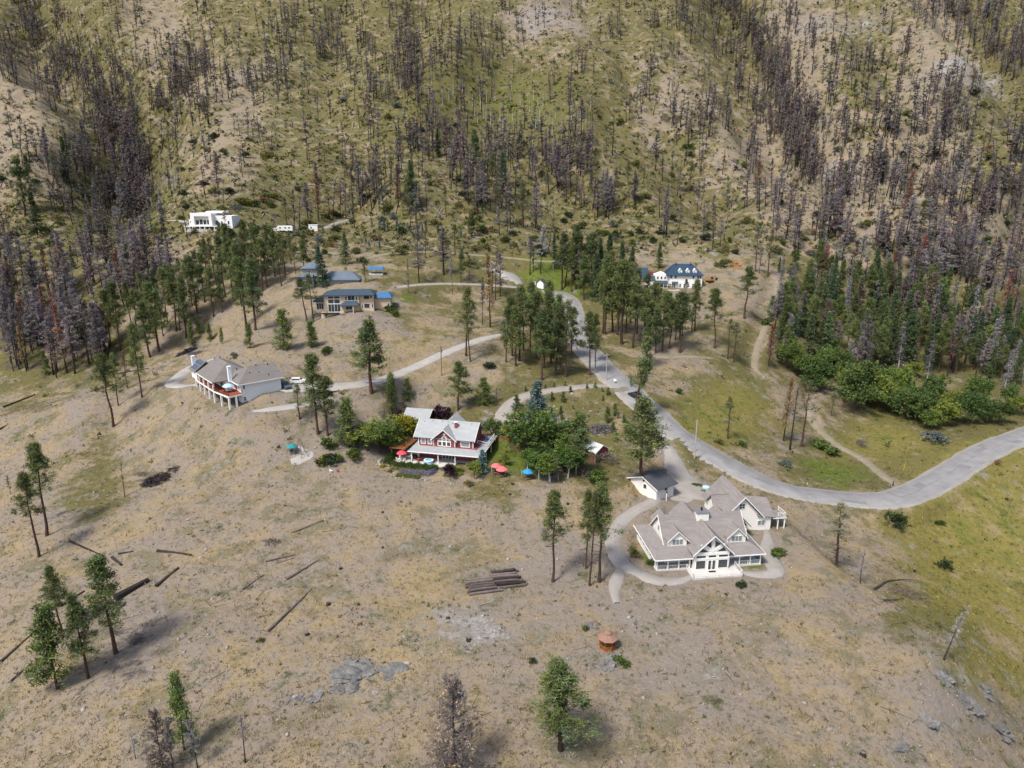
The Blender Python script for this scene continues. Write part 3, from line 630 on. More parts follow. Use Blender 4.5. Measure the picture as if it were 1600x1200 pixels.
def burned_np(seed, h=16.0, nb=60, tw=4, col=(.16,.135,.135), needles=0, ncol=(.20,.085,.045), Rr=.12, crown=.25, r=.013, w=.05, ntr=6, segs=5):
    """charred trunk with bare limbs and twigs, optionally with dead brown needles"""
    rng = np.random.default_rng(seed)
    t = rng.uniform(0, 1, nb); z = h*(crown+(1-crown)*t*.97); az = rng.uniform(0, 2*np.pi, nb)
    Ln = h*Rr*np.clip(1-t, .12, 1)**.7*np.minimum(1,.5+t*2.5)*rng.uniform(.6, 1.25, nb); D = unit(np.stack([np.cos(az), np.sin(az), -.05+.6*t+rng.normal(0,.12,nb)], -1))
    (V, F), axis = trunk_mesh(None, h, h*r, None, rng, None, rng.normal(0,.012), ntr, segs, .12)
    A = axis(z); W = w*(h/16); s = unit(np.cross(D, rng.normal(0,1,(nb,3)))); s2 = np.cross(D, s); tv = []
    for q in (s, s2): tv.append(np.stack([A-q*W*.9, A+q*W*.9, A+D*Ln[:,None]], 1))
    tv = np.concatenate(tv).reshape(-1,3)
    fr = rng.uniform(.3, 1, (nb,tw)); C = (A[:,None]+D[:,None]*(Ln[:,None]*fr)[...,None]).reshape(-1,3)
    V2, F2 = leaf_tris(C, np.repeat(D,tw,0)+np.array([0,0,.4]), 2, h*.052, W*1.15, .12, rng, .7)
    BV = np.vstack([tv, V2]); BF = np.arange(len(BV)).reshape(-1,3)
    cc = np.vstack([np.tile(np.array(col)*.75,(len(tv),1)), np.array(col)*np.exp(rng.normal(0,.22,(len(V2)//3,1))).repeat(3,0)])
    if needles:
        pk = rng.integers(0, len(C), needles); V3, F3 = leaf_tris(C[pk], np.repeat(D,tw,0)[pk], 3, h*.034, h*.011, h*.016, rng, .9)
        BF = np.vstack([BF, F3+len(BV)]); BV = np.vstack([BV, V3]); cc = np.vstack([cc, shade_cols(len(V3), ncol, .3, rng, 3)])
    return V, F, BV, BF, cc
def build_burned(seed, **k):
    V, F, BV, BF, cc = burned_np(seed, **k); dark = k.pop('bark', 'char')
    return mesh_np("burned_trunk", V, F, M['char'], smooth=True), mesh_np("burned_branches", BV, BF, M['twigs'], cc), k.get('h', 16.0)
def one_mesh(seed, trunk_col=(.030,.024,.024), **k):
    V, F, BV, BF, cc = burned_np(seed, **k); return np.vstack([V,BV]), np.vstack([F,BF+len(V)]), np.vstack([np.tile(trunk_col,(len(V),1)),cc])
def build_bush(seed, col, h=1.6, Rr=.75, lobes=9, per=12, dens=7, leaf=(.26,.16)):
    rng = np.random.default_rng(seed); th = rng.uniform(0,2*np.pi,lobes); q = rng.uniform(0,.8,lobes); ce = np.stack([np.cos(th)*q*h*Rr, np.sin(th)*q*h*Rr, h*rng.uniform(.25,.62,lobes)*(1-.4*q)], -1)
    u = unit(rng.normal(0,1,(lobes,per,3))); u[...,2] = np.abs(u[...,2])*1.1-.25; rr = h*rng.uniform(.26,.42,lobes)
    C = (ce[:,None]+u*rr[:,None,None]*rng.uniform(.6,1.05,(lobes,per,1))).reshape(-1,3); C[:,2] = np.maximum(C[:,2], .04)
    V, F = leaf_tris(C, u.reshape(-1,3)+np.array([0,0,.4]), dens, leaf[0]*h/1.6, leaf[1]*h/1.6, .10*h/1.6, rng, .9)
    return mesh_np("bush", V, F, M['leaf'], shade_cols(len(V), col, .28, rng, dens)), h

PINES = [build_pine(11), build_pine(12, .36, .19, 76), build_pine(13, .50, .17, 58), build_pine(14, .30, .20, 86, (0.110,0.137,0.049)), build_pine(15, .40, .14, 64, (0.106,0.132,0.052)), build_pine(16, .55, .19, 46, (.125,.146,.056)), build_pine(17, .38, .15, 52, (.125,.135,.055), 22, 4, 11), build_pine(18, .26, .17, 80, (.10,.125,.05)), build_pine(19, .46, .21, 54, (.135,.150,.055), 16, 4, 12)]
YOUNG = [build_pine(21, .10, .22, 60, (.105,.145,.042), 2, 4, 13, 9.0), build_pine(22, .14, .20, 52, (.13,.165,.052), 2, 4, 13, 9.0)]
SPARSE = [build_pine(31, .40, .18, 40, (.13,.135,.07), 26, 4, 9), build_pine(32, .34, .16, 36, (.15,.145,.08), 26, 4, 8)]
FIRS = [build_fir(41), build_fir(42, (0.067,0.099,0.054), Rr=.14), build_fir(43, (0.090,0.121,0.052), Rr=.18)]
BLUE = [build_fir(51, (.15,.215,.205), 9.0, .24, 90, .03, 11, gap=.03), build_fir(52, (.10,.155,.145), 9.0, .26, 90, .03, 11, gap=.03)]
GREYFIR = [build_fir(55, (.20,.195,.205), 16.0, .14, 110, .05, 5, 'grey_bark', .25), build_fir(56, (.165,.155,.165), 16.0, .13, 110, .05, 4, 'grey_bark', .3)]
BROAD = [build_broad(61, (.135,.185,.042), lobes=20), build_broad(62, (.115,.165,.042), Rr=.42, lobes=20), build_broad(63, (.18,.205,.042), Rr=.40, lobes=20), build_broad(64, (.085,.130,.038), Rr=.44, lobes=24)]
ASPEN = [build_broad(66, (.10,.15,.03), 9.0, .20, 14, 20, .28, 8, (.36,.26), 'grey_bark'), build_broad(67, (.085,.14,.03), 9.0, .23, 14, 20, .22, 8, (.36,.26), 'grey_bark')]
PLUM = [build_broad(68, (.030,.012,.022), 5.0, .40, 12, 22, .15)]
YELLOW = [build_broad(69, (.24,.22,.025), 8.0, .46, 18, 24, .08)]
BURNED = [build_burned(70+i, h=16.0, nb=nb_, tw=tw_, needles=n_, Rr=r_*1.35, crown=c_, w=.085, col=tuple(q*1.25 for q in cl_)) for i, (n_, r_, c_, nb_, tw_, cl_) in enumerate([(0,.13,.3,70,15,(.165,.140,.145)),(20,.11,.45,56,14,(.150,.135,.135)),(60,.14,.3,64,14,(.165,.14,.13)),(0,.16,.25,70,15,(.175,.155,.155)),(120,.13,.35,60,12,(.15,.125,.118)),(0,.12,.2,70,12,(.155,.13,.142)),(0,.07,.4,24,3,(.09,.08,.078)),(0,.10,.55,30,7,(.12,.11,.11)),(0,.17,.35,54,16,(.20,.185,.18))])]
BIGBURN = [build_burned(80, h=16.0, nb=170, tw=18, needles=0, Rr=.34, crown=.10, w=.07, col=(.14,.115,.115)), build_burned(81, h=16.0, nb=150, tw=16, needles=330, Rr=.36, crown=.10, ncol=(.25,.175,.11), w=.07, col=(.14,.115,.115)), build_burned(82, h=16.0, nb=70, tw=8, Rr=.16, crown=.25, col=(.25,.235,.235), w=.05)]
RUST = [build_burned(85, h=16.0, nb=70, tw=5, needles=330, Rr=.13, crown=.22, ncol=(.27,.135,.065)), build_burned(86, h=16.0, nb=70, tw=5, needles=300, Rr=.12, crown=.28, ncol=(.20,.085,.055))]
BUSH = dict(green=[build_bush(91,(.070,.105,.020)), build_bush(92,(.085,.12,.03))], olive=[build_bush(93,(.13,.13,.035)), build_bush(94,(.15,.14,.05))], sage=[build_bush(95,(.135,.15,.125)), build_bush(96,(.16,.165,.13))],
            dark=[build_bush(97,(.038,.055,.022)), build_bush(98,(.050,.065,.03))], grey=[build_bush(99,(.19,.165,.15),dens=4,leaf=(.34,.05)), build_bush(100,(.14,.115,.11),dens=5,leaf=(.34,.05))], gold=[build_bush(101,(.32,.25,.035)), build_bush(102,(.25,.235,.04))], lavender=[build_bush(103,(.17,.165,.27),leaf=(.3,.07))], brown=[build_bush(104,(.20,.11,.06),dens=5,leaf=(.3,.08))])

def place_tree(name, src, P, h, label, cat, group=None, wid=1.0, tn="trunk", cn="crown", rz=None, lean=None):
    tr, cr, h0 = src; s = h/h0
    o = empty(name, (P[0],P[1],P[2]-0.12), random.uniform(0, 6.28) if rz is None else rz, label, cat, group, (s*wid, s*wid, s))
    if lean: o.rotation_euler = (lean[0], lean[1], o.rotation_euler[2]) ; o.rotation_mode = 'ZYX'; o.rotation_euler = (lean[0], lean[1], o.rotation_euler[2])
    else: o.rotation_euler = (random.gauss(0,.022), random.gauss(0,.022), o.rotation_euler[2])
    link(tn, tr, o); link(cn, cr, o); return o
def tree_px(name, kinds, bx, by, ty, label, cat="tree", group=None, wid=1.0, tn="trunk", cn="crown", lean=None, k=None):
    P = hit(bx, by); h = max(1.2, height_for(P, ty)); src = kinds[k if k is not None else random.randrange(len(kinds))]
    return place_tree(name, src, P, h, label, cat, group, wid, tn, cn, None, lean)

# ---- trees one can single out: (kind, base x, base y, top y, width factor, label)
KIND = dict(P=("pine_tree",PINES,"pine tree"), Y=("young_pine",YOUNG,"young pine"), S=("thin_pine",SPARSE,"pine tree"), F=("fir_tree",FIRS,"fir tree"), L=("blue_spruce",BLUE,"spruce"), B=("broadleaf_tree",BROAD,"tree"), A=("aspen_tree",ASPEN,"aspen"), M=("plum_tree",PLUM,"plum tree"), G=("yellow_tree",YELLOW,"tree"), D=("burned_tree",BIGBURN,"burned tree"), N=("burned_tree",BURNED,"burned tree"), R=("rusty_pine",RUST,"dead pine"), W=("dead_fir",GREYFIR,"dead fir"))
ONES = [
('P',73,837,695,1.0,"tall green pine on the left slope above the fallen logs, taller of a pair"),('P',61,870,742,1.0,"thinner pine leaning beside the taller pine on the left slope"),
('P',97,987,884,1.0,"slim pine with bare lower trunk behind the bushy low pine at lower left"),('Y',90,1076,948,1.0,"bushy bright green low pine at lower left with dead grey lower branches"),
('P',181,1021,868,1.25,"full green pine at lower left standing right of its cluster over dark ground"),('P',138,1060,932,1.05,"broad green pine between two others in the lower left cluster"),
('N',195,776,722,.9,"small lone dead tree on the left slope near the dark brush pile"),('N',17,772,742,.8,"small bare burned tree at the far left edge of the slope"),
('Y',288,1172,1053,.62,"narrow bright green pine top rising among dead trunks at the lower left edge"),('D',256,1206,1108,.8,"bare burned tree with tan needles left of the narrow green pine"),('N',271,1206,1128,.8,"thin burned trunk just left of the narrow green pine"),('N',309,1200,1122,.8,"thin burned trunk right of the narrow green pine"),('N',383,1192,1118,1.0,"lone grey burned sapling near the bottom edge"),('D',212,1186,1142,.9,"small silvery dead tree at the bottom left corner"),
('D',714,1212,1056,1.0,"large burned pine with tan dead top at the bottom centre"),('P',876,1172,1034,1.75,"broad green pine with a short red trunk near the bottom edge"),
('P',863,909,770,1.0,"tall pine with long bare trunk below the garden, left of three"),('P',916,888,768,.85,"slender pine behind the pair of pines beside the gravel path"),('P',921,915,772,.75,"slim pine with long blackened trunk beside the gravel path, middle of the three"),('P',936,910,757,1.0,"dark trunked pine standing closest to the gravel path"),
('P',1003,769,622,1.55,"very large pine in front of the small white shed"),('P',991,651,524,1.05,"tall leaning pine on the bank beside the asphalt road"),('S',1137,685,621,1.1,"thin lone pine in the grass right of the asphalt road"),
('S',1307,885,786,1.5,"half burned pine with sparse pale crown right of the big white house"),('D',1344,912,856,1.1,"bare grey dead tree on the crest right of the big white house"),('D',1474,1031,943,.9,"leaning silver grey dead tree on the right crest"),
('P',580,613,502,1.65,"big full pine beside the gravel driveway in the middle of the slope"),('P',497,678,554,1.15,"tall pine at the bend of the gravel driveway, left of a close pair"),('P',512,680,588,1.4,"bright green pine at the bend of the driveway, right of a close pair"),('S',468,654,600,1.5,"small grey green pine below the parked cars"),
('Y',546,699,624,1.2,"young pine left of the green garden trees"),('Y',444,546,485,1.2,"pale green pine with two trunks on the slope below the orange house"),('Y',488,542,502,1.3,"bushy young pine on the slope below the two pines of the orange house"),('Y',391,544,506,1.0,"small lone pine above the roof of the white house on the knoll"),
('P',479,501,434,1.3,"leaning pine in front of the orange house"),('P',490,503,428,1.1,"straight dark pine in front of the orange house"),('F',505,449,381,1.4,"big dark fir between the grey house and the orange house"),('F',541,413,361,1.2,"dark conical fir behind the grey house"),('P',571,441,404,1.2,"small pine between the grey house and the blue tarp"),
('P',177,666,552,1.05,"pine with a bushy lopsided crown on the left ridge"),('P',185,634,553,.8,"thin pine just behind the lopsided pine on the left ridge"),('P',222,621,505,.75,"tall slim pine with long bare trunk on the left ridge"),('N',200,607,553,.9,"black leaning snag between two pines on the left ridge"),
('F',60,371,298,1.2,"dark green fir on the yellow slope at the far left"),('P',39,337,246,1.2,"tall pine above the dark fir at the far left"),('P',48,306,242,.9,"slender pine beside the tall pine at the far left"),('F',106,279,213,1.0,"dark conical fir high on the left slope"),('S',91,298,234,1.0,"ragged half burned pine beside the conical fir on the left slope"),('F',150,318,287,1.0,"short blue green fir among grey burned trees in the left valley"),('F',115,421,386,.9,"small dark green pine standing alone in the burned left valley"),('S',92,446,366,.9,"half burned pine with green top in the left valley"),('S',207,458,384,.9,"yellowish thin pine among burned trees in the left valley"),
('Y',74,586,549,.8,"small green pine among black trunks at the foot of the left valley"),('P',345,382,347,1.0,"dark pine in front of the white flat roofed house"),
('F',641,332,250,1.15,"tall dark fir pair on the slope right of the white flat roofed house"),('F',786,308,234,1.2,"dark green pine standing alone above the grass terrace"),('P',745,281,203,1.0,"dark pine among grey burned trees on the middle slope"),('P',768,291,238,1.0,"green pine left of the lone dark pine on the middle slope"),('S',817,355,285,1.4,"full olive green half burned pine beside the grass terrace"),('S',778,352,296,1.2,"scorched pine at the edge of the burned clump above the terrace"),('P',711,397,351,1.2,"green pine on the terrace above the gravel lane"),('P',720,441,387,.9,"pine beside the gravel lane, right below the terrace pine"),('S',733,443,399,1.1,"sparse pine next to the gravel lane"),('Y',737,371,329,1.0,"pale green young pine below the burned clump"),('F',866,405,363,1.1,"dark narrow pine behind the green lawn"),
('R',766,511,394,.75,"tall dead brown pine on the bank above the driveway"),('N',754,508,432,.6,"thin dead trunk beside the tall brown pine"),('N',655,441,350,.8,"grey bare dead tree beside the gravel lane"),('N',664,403,344,.8,"grey bare dead tree on the terrace above the lane"),('N',707,460,396,.5,"thin grey snag at the side of the gravel lane"),('N',639,458,404,.4,"thin dark snag above the orange house bank"),
('P',728,556,448,.95,"tall pine at the upper end of the gravel driveway"),('P',735,565,470,.8,"darker pine in front of the tall pine at the driveway end"),('P',716,641,566,1.45,"bushy pine behind the red house"),('Y',757,632,591,1.4,"small round pine right of the bushy pine behind the red house"),('N',776,628,604,1.1,"small black burned bush tree beside the red house driveway"),('Y',613,645,584,.9,"thin young pine below the driveway"),('Y',637,626,592,1.1,"small conical fir below the gravel driveway"),('P',791,566,462,.8,"tall pine at the left edge of the middle stand"),
('L',838,664,597,1.35,"big dark blue green spruce at the bend of the red house driveway"),('B',832,714,636,1.35,"large leafy green tree in the garden beside the red house"),('B',868,709,655,1.6,"dark leafy tree in the garden in front of the stone patch"),('Y',905,714,648,1.5,"narrow green conifer beside the red shed"),('P',906,742,668,1.7,"dense green pine touching the red shed"),('B',884,724,676,1.5,"round green tree in the garden left of the red shed"),
('A',824,734,695,1.7,"small aspen behind the blue umbrella"),('A',842,747,700,1.8,"leafy aspen inside the garden fence right of the blue umbrella"),('A',859,753,705,1.5,"pale trunked aspen in the row along the garden fence"),('N',871,752,716,1.3,"bare grey sapling among the aspens along the garden fence"),('A',888,747,694,1.6,"aspen beside the tall lamp post of the garden fence"),('B',790,727,704,.9,"small shrub like tree on the lawn behind the red umbrellas"),
('B',771,685,654,1.4,"round green tree at the end of the red house driveway"),('B',797,688,656,1.5,"round dark green tree beside the cedar fence"),('B',850,700,664,1.6,"dark green rounded tree filling the garden between the tall spruce and the shed"),('B',815,700,662,1.3,"green tree left of the tall leafy garden tree"),('B',846,722,690,1.5,"low leafy tree in front of the dark garden trees"),('B',866,735,700,1.4,"leafy green tree behind the aspen row"),('B',900,735,700,1.4,"green tree between the aspen row and the red shed pine"),('B',560,700,668,1.5,"leftmost leafy tree of the garden row left of the red house"),('B',640,690,662,1.4,"green tree between the yellow green tree and the red house wall"),('Y',807,641,617,1.3,"bushy small pine inside the driveway bend"),
('M',629,664,640,1.3,"dark purple plum tree beside the garage of the red house"),('M',690,661,631,1.3,"dark purple plum tree behind the roof of the red house"),('G',627,692,642,1.35,"yellow green spreading tree left of the red house"),('B',594,708,650,1.45,"dark green leafy tree left of the yellow green tree"),('B',574,705,658,1.6,"green leafy tree at the left end of the garden trees"),('B',612,708,664,1.5,"deep green tree in front of the yellow green tree"),('M',703,748,722,1.0,"purple leaved bush tree in front of the patio"),('L',752,738,703,1.3,"pale blue spruce at the right corner of the red house"),('B',741,748,716,1.0,"round green tree below the patio beside the blue spruce"),
('P',1163,498,417,1.35,"full bushy pine standing alone right of the blue roofed house"),('P',1116,543,452,1.15,"tall pine with grey lower branches above the bare earth patch"),('Y',1205,499,463,1.2,"small pine beside the pale dirt track"),('B',1113,464,448,1.2,"round bush tree right of the blue roofed house"),('P',1071,463,436,1.1,"small pine in front of the blue roofed house"),('P',1085,518,438,1.1,"dark pine below the right end of the blue roofed house"),('P',1062,551,456,1.45,"large dense pine below the blue roofed house"),('S',1137,561,498,1.0,"thin pine on the slope beside the dirt track"),('S',1146,566,504,1.3,"bushy thin pine beside the dirt track"),('F',1029,419,378,1.2,"small dark fir behind the blue roofed house"),
('F',1217,427,401,.8,"small green tree at the top of the dirt track"),('R',1224,689,590,.8,"purple brown burned tree at the left of three beside the track"),('N',1234,703,605,1.0,"black trunked burned tree in the middle of three beside the track"),('S',1252,698,596,1.1,"scorched pine with grey green top at the right of three beside the track"),
('N',1186,427,385,.7,"tall bare pine trunk left of the pair by the dirt road"),('S',1180,424,355,1.0,"pine with high green crown beside the dirt road"),('S',1199,432,358,1.0,"pine with high crown and long bare trunk at the dirt road junction"),
('S',1298,650,614,1.4,"brown leaved small tree inside the bend of the dirt track"),('R',105,583,472,.8,"rust brown dead pine among black trunks on the left ridge"),('N',117,584,480,1.0,"black trunked dead tree touching the rust brown pine on the left ridge"),
]
for k, bx, by, ty, wd, lab in ONES:
    nm, src, cat = KIND[k]; lean = None
    if lab.startswith(("tall leaning pine on the bank","leaning pine in front")): lean = (0.0, (-.10 if 'front' in lab else .10))
    if lab.startswith("leaning silver"): lean = (0, .22)
    kk = next((v for t, v in (('broad green pine with a short',3),('big full pine',3),('full green pine at lower left',1),('broad green pine between',3),('very large pine',0),('bare trunk below the garden',2),('slender pine behind the pair',5),('slim pine with long blackened',5),('dark trunked pine standing',2),('tall green pine on the left slope',2),('thinner pine leaning',5),('bright green pine at the bend',1),('tall pine at the bend',1),('bushy pine behind',3)) if k == 'P' and t in lab), None)
    if lab.startswith("large burned pine with tan") or 'tan needles' in lab: kk = 1
    if 'silver' in lab or 'bare grey dead tree on the crest' in lab: kk = 2
    tree_px(nm, src, bx, by, ty, lab, cat, None, wd, "trunk", "branches" if k in 'DNR' else "crown", lean, kk)

# ---- stands: every tree its own object, the label names the stand
def stand(group, label, pts, kinds, cat_by=None):
    xs, ys, hh = sorted(q[1] for q in pts), sorted(q[2] for q in pts), sorted(q[2]-q[3] for q in pts); n_ = len(pts)
    def third(v, s_, w3): return w3[min(2, 3*sum(1 for t in s_ if t < v)//max(1, n_))]
    for q in pts:
        k, bx, by, ty = q[:4]; nm, src, cat = KIND[k]
        tree_px(nm, src, bx, by, ty, (label[k] if isinstance(label, dict) else label) if n_ < 8 else third(q[2]-q[3], hh, ("short","mid sized","tall"))+" "+(label[k] if isinstance(label, dict) else label)+third(q[2], ys, (", back row",", middle row",", front row"))+third(q[1], xs, (" left"," centre"," right")), cat, group, q[4] if len(q) > 4 else random.uniform(.9, 1.2), "trunk", "branches" if k in 'DNR' else "crown")
stand("pines of the stand along the left ridge", "pine in the stand on the left ridge crest",
 [('P',*q) for q in [(188,548,441),(173,541,452),(249,549,442),(235,558,470),(276,517,417),(281,516,440),(291,528,431),(309,501,398),(334,495,418),(347,488,422),(399,516,403),(385,512,402),(215,521,452),(262,505,420),(205,505,440),(228,498,425),(300,478,405),(320,472,395),(365,470,372),(378,478,380),(352,462,368),(390,462,360),(410,455,372),(418,448,376),(440,447,380),(370,448,356),(402,438,352),(430,432,362),(446,430,372),(360,430,350),(385,428,345),(420,420,350),(462,428,385),(475,420,375),(338,445,370),(322,440,372),(243,478,420),(265,470,412),(285,462,402),(152,556,492),(255,525,462),(455,412,362),(478,408,360),(310,458,392)]], None)
stand("young pines under the ridge stand", "pale light green young pine on the open slope under the ridge stand", [('Y',300,538,500,.8),('Y',328,534,504,.8),('Y',347,537,512,.8),('Y',312,522,492,.8)], None)
stand("pines of the stand left of the road", "pine in the stand left of the upper road",
 [('P',*q) for q in [(811,564,446),(828,543,440),(846,593,485),(861,568,455),(868,586,480),(884,589,468),(921,586,488),(838,560,455),(818,548,458),(800,556,468),(856,545,440),(872,556,462),(893,560,480),(850,575,495),(806,572,480),(930,566,490),(877,575,500)]], None)
stand("pines of the stand above the road", "pine in the stand right of the upper road",
 [('P',*q) for q in [(941,521,398),(945,522,415),(957,519,420),(964,523,410),(972,538,408),(978,521,430),(989,543,432),(1035,548,455),(1055,531,458),(1081,518,452),(1020,530,440),(1008,512,428),(1003,545,452),(995,522,420),(1012,540,470),(1024,552,480),(1045,520,458),(985,505,410),(1030,512,450),(1046,545,470),(1066,525,460),(1010,575,492)]], None)
stand("conifers of the stand beside the lawn", "conifer between the lawn and the blue roofed house",
 [(random.choice('PPF'),*q) for q in [(878,453,364),(883,448,380),(905,451,352),(915,448,368),(925,452,362),(938,447,370),(950,452,366),(965,450,374),(972,458,380),(983,455,384),(893,456,386),(930,470,395),(955,472,390),(912,468,400),(900,440,372),(943,485,410),(968,480,408)]], None)
random.seed(21)
fp = []
for _ in range(420):
    x = random.uniform(1218, 1610); y = random.uniform(448, 612)
    if y < 448+(x-1222)*.10+max(0, x-1400)*.22 or y > 560+(x-1222)*.16: continue
    fp.append((x, y))
fp.sort(key=lambda q: q[1]); kept = []
for x, y in fp:
    if all(math.hypot((x-a)*1.0, (y-b)*1.6) > 11.5 for a, b in kept): kept.append((x, y))
LB = dict(P="pine in the forest by the dirt track", F="dark fir in the forest by the dirt track", W="silver dead fir in the forest by the dirt track", Y="bright young conifer in the forest by the dirt track", N="bare burned tree in the forest by the dirt track")
FT = []
for x, y in kept:
    w_n = max(0, (x-1380)/420)
    k = random.choices('PFWYN', [5, 4.5, 1.4+1.5*w_n, 1.3, 1.0+5*w_n])[0]
    h_ = random.uniform(52, 84)*(.75 if k == 'Y' else 1)
    FT.append((k, x, y, y-h_))
stand("trees of the forest right of the dirt track", LB, FT, None)
BL = "leafy green tree below the right forest"
stand("leafy trees below the right forest", BL, [('B',*q) for q in [(1262,600,548),(1248,588,545),(1290,585,538),(1335,640,560,1.2),(1358,632,575),(1383,628,575),(1325,622,565),(1412,655,608,1.3),(1440,662,612,1.3),(1470,668,620,1.3),(1512,664,610,1.1),(1540,655,620,1.2),(1575,640,600),(1300,560,520),(1236,560,522),(1428,590,562),(1455,672,640,1.4),(1395,640,598),(1275,612,562,1.3),(1310,600,545,1.2),(1345,612,560,1.2),(1372,642,590,1.3),(1402,622,572,1.2),(1425,648,600,1.3),(1490,655,605,1.3),(1560,662,625,1.4),(1595,650,615,1.3),(1228,575,532,1.2),(1525,632,585,1.2),(1458,635,585,1.2)]], None)
stand("small blue spruces on the terrace", "blue spruce on the grass terrace", [('L',x,y,y-h,1.0) for x,y,h in [(505,363,10),(548,351,10),(581,354,12),(600,356,14),(606,361,12),(620,353,12),(624,363,13),(637,356,9),(642,364,9),(660,364,14),(684,360,10),(691,370,16),(720,371,13),(572,380,10),(593,378,11),(593,387,11),(577,385,10),(594,352,12)]], None)
stand("small pines along the red house driveway", "low round pine along the red house driveway", [('Y',x,y,y-h,1.5) for x,y,h in [(821,611,9),(852,608,8),(866,606,9),(883,603,9),(891,613,10),(917,607,8),(930,606,9),(950,617,12),(941,612,7)]], None)
stand("saplings on the stone patch", "green sapling on the stony driveway loop patch", [('Y',x,y,y-h,1.2) for x,y,h in [(862,648,11),(876,646,12),(878,655,10),(942,626,9),(950,660,24),(960,650,20),(957,674,16),(975,660,14),(980,680,22),(963,690,14),(920,652,6),(880,628,16),(862,626,14),(895,640,8)]], None)
# scattered green trees on the burned mountain
random.seed(33); ST_ = []
for _ in range(46):
    x, y = random.uniform(220, 1590), random.uniform(120, 372)
    if random.random() > (y-60)/280: continue
    k = random.choice('PFSS'); h_ = (18+y*.10)*random.uniform(.7, 1.15)
    ST_.append((k, x, y, y-h_))
stand("surviving conifers scattered over the burned slope", "surviving green conifer on the burned mountain", ST_, None)

# ---- burned trees all over the mountain: the 300 that show largest singly, the rest in one mass
BD = ["7825346424784569","8726558423565549","6835447333565543","2664334533575455","3754224553554466","3541146752454566","2631145421354666","2662101110123344","5852001110001343","8620000120001365","8300000000002334","6000000000002123"]
bt = []
rng = np.random.default_rng(5)
for j, row in enumerate(BD):
    for i, ch in enumerate(row):
        n = int(int(ch)*(2.0 if j < 4 else 1.9 if j < 8 else 1.6)+rng.random())
        q = 0
        while q < n:   # small clumps
            cx, cyy = rng.uniform(i*100, i*100+100), rng.uniform(j*50, j*50+50); m_ = int(rng.integers(1, 5))
            for _ in range(m_):
                bt.append((cx+rng.normal(0, 11), cyy+rng.normal(0, 5))); q += 1
for pts_, n in ((GULLIES[0][0],260),(GULLIES[1][0],240),(GULLIES[2][0],150),(GULLIES[3][0],40)):      # the dark gullies
    for _ in range(n): u = rng.uniform(0, len(pts_)-1.001); a_, b_ = pts_[int(u)], pts_[int(u)+1]; f_ = u-int(u); bt.append((a_[0]+(b_[0]-a_[0])*f_+rng.normal(0,13), a_[1]+(b_[1]-a_[1])*f_+rng.normal(0,9)))
for cx, cyy, sx, sy, n in [(185,180,22,45,120),(60,60,45,45,80),(100,110,30,30,60),(210,275,16,36,60),(275,150,18,28,45),(300,100,20,20,40),(470,60,50,24,45),(640,90,26,45,80),(700,60,50,24,35),(510,70,20,20,18),(600,150,34,14,18),(640,230,45,20,36),(780,255,55,18,75),(905,265,40,20,55),(760,320,18,9,18),(950,330,20,10,30),(1110,40,55,28,90),(1195,60,34,36,70),(1220,150,20,36,70),(1150,140,36,22,36),(1100,190,36,16,28),(1245,225,22,28,55),(1300,300,28,12,30),(1400,300,50,24,55),(1480,310,50,24,55),(1560,300,36,26,50),(1360,380,45,12,36),(1500,440,70,24,60),(1440,440,36,20,36),(1580,60,26,45,90),(1520,20,36,22,45),(1350,120,50,30,40),(1450,180,50,30,45),(1330,200,50,24,36),(130,260,45,26,40),(150,330,28,18,30),(100,480,55,36,60),(50,520,36,26,36),(200,440,36,20,36),(130,560,45,16,22),(560,310,30,14,22),(330,150,22,26,26),(420,110,26,30,26)]:
    k_ = 0; n = int(n*1.08)
    while k_ < n:
        qx, qy = rng.normal(cx, sx), rng.normal(cyy, sy)
        for _ in range(int(rng.integers(2, 6))): bt.append((qx+rng.normal(0,5), qy+rng.normal(0,2.5))); k_ += 1
bt = np.array(bt); bt = bt[(bt[:,1] > -14) & (bt[:,0] > -40) & (bt[:,0] < 1640)]
for x_, y_, a_, b_ in [(330,345,60,20),(545,465,70,30),(375,590,90,45),(1060,435,60,30),(505,420,40,22),(1160,412,60,12)]:
    bt = bt[~((np.abs(bt[:,0]-x_) < a_) & (np.abs(bt[:,1]-y_) < b_))]
BP = hits(bt[:,0], bt[:,1]); rd = road_dist(BP[:,0], BP[:,1]); ok = (rd > 2) & (BP[:,1] < 1250); bt, BP = bt[ok], BP[ok]
bh = np.clip(rng.normal(17.0, 4.4, len(BP)), 6, 27); bh[bt[:,1] < 150] *= .95
app = bh*FPX/(BP[:,1]*CT-BP[:,2]*ST); order = np.argsort(-app)
def region(x, y):
    v = "upper" if y < 170 else ("middle" if y < 340 else "lower")
    s_ = "left" if x < 420 else ("middle" if x < 950 else "right")
    return {"upper left":"high in the dark gully above the flat roofed white house","upper middle":"on the high slope above the grass terrace","upper right":"on the high slope of pale rock outcrops","middle left":"on the valley slope around the flat roofed white house","middle middle":"in the burned belt just above the grass terrace","middle right":"on the slope above the blue roofed house","lower left":"in the dense burned valley behind the left ridge","lower middle":"on the open ground around the gravel lanes","lower right":"at the upper edge of the right forest"}[v+" "+s_]
n_one = 0
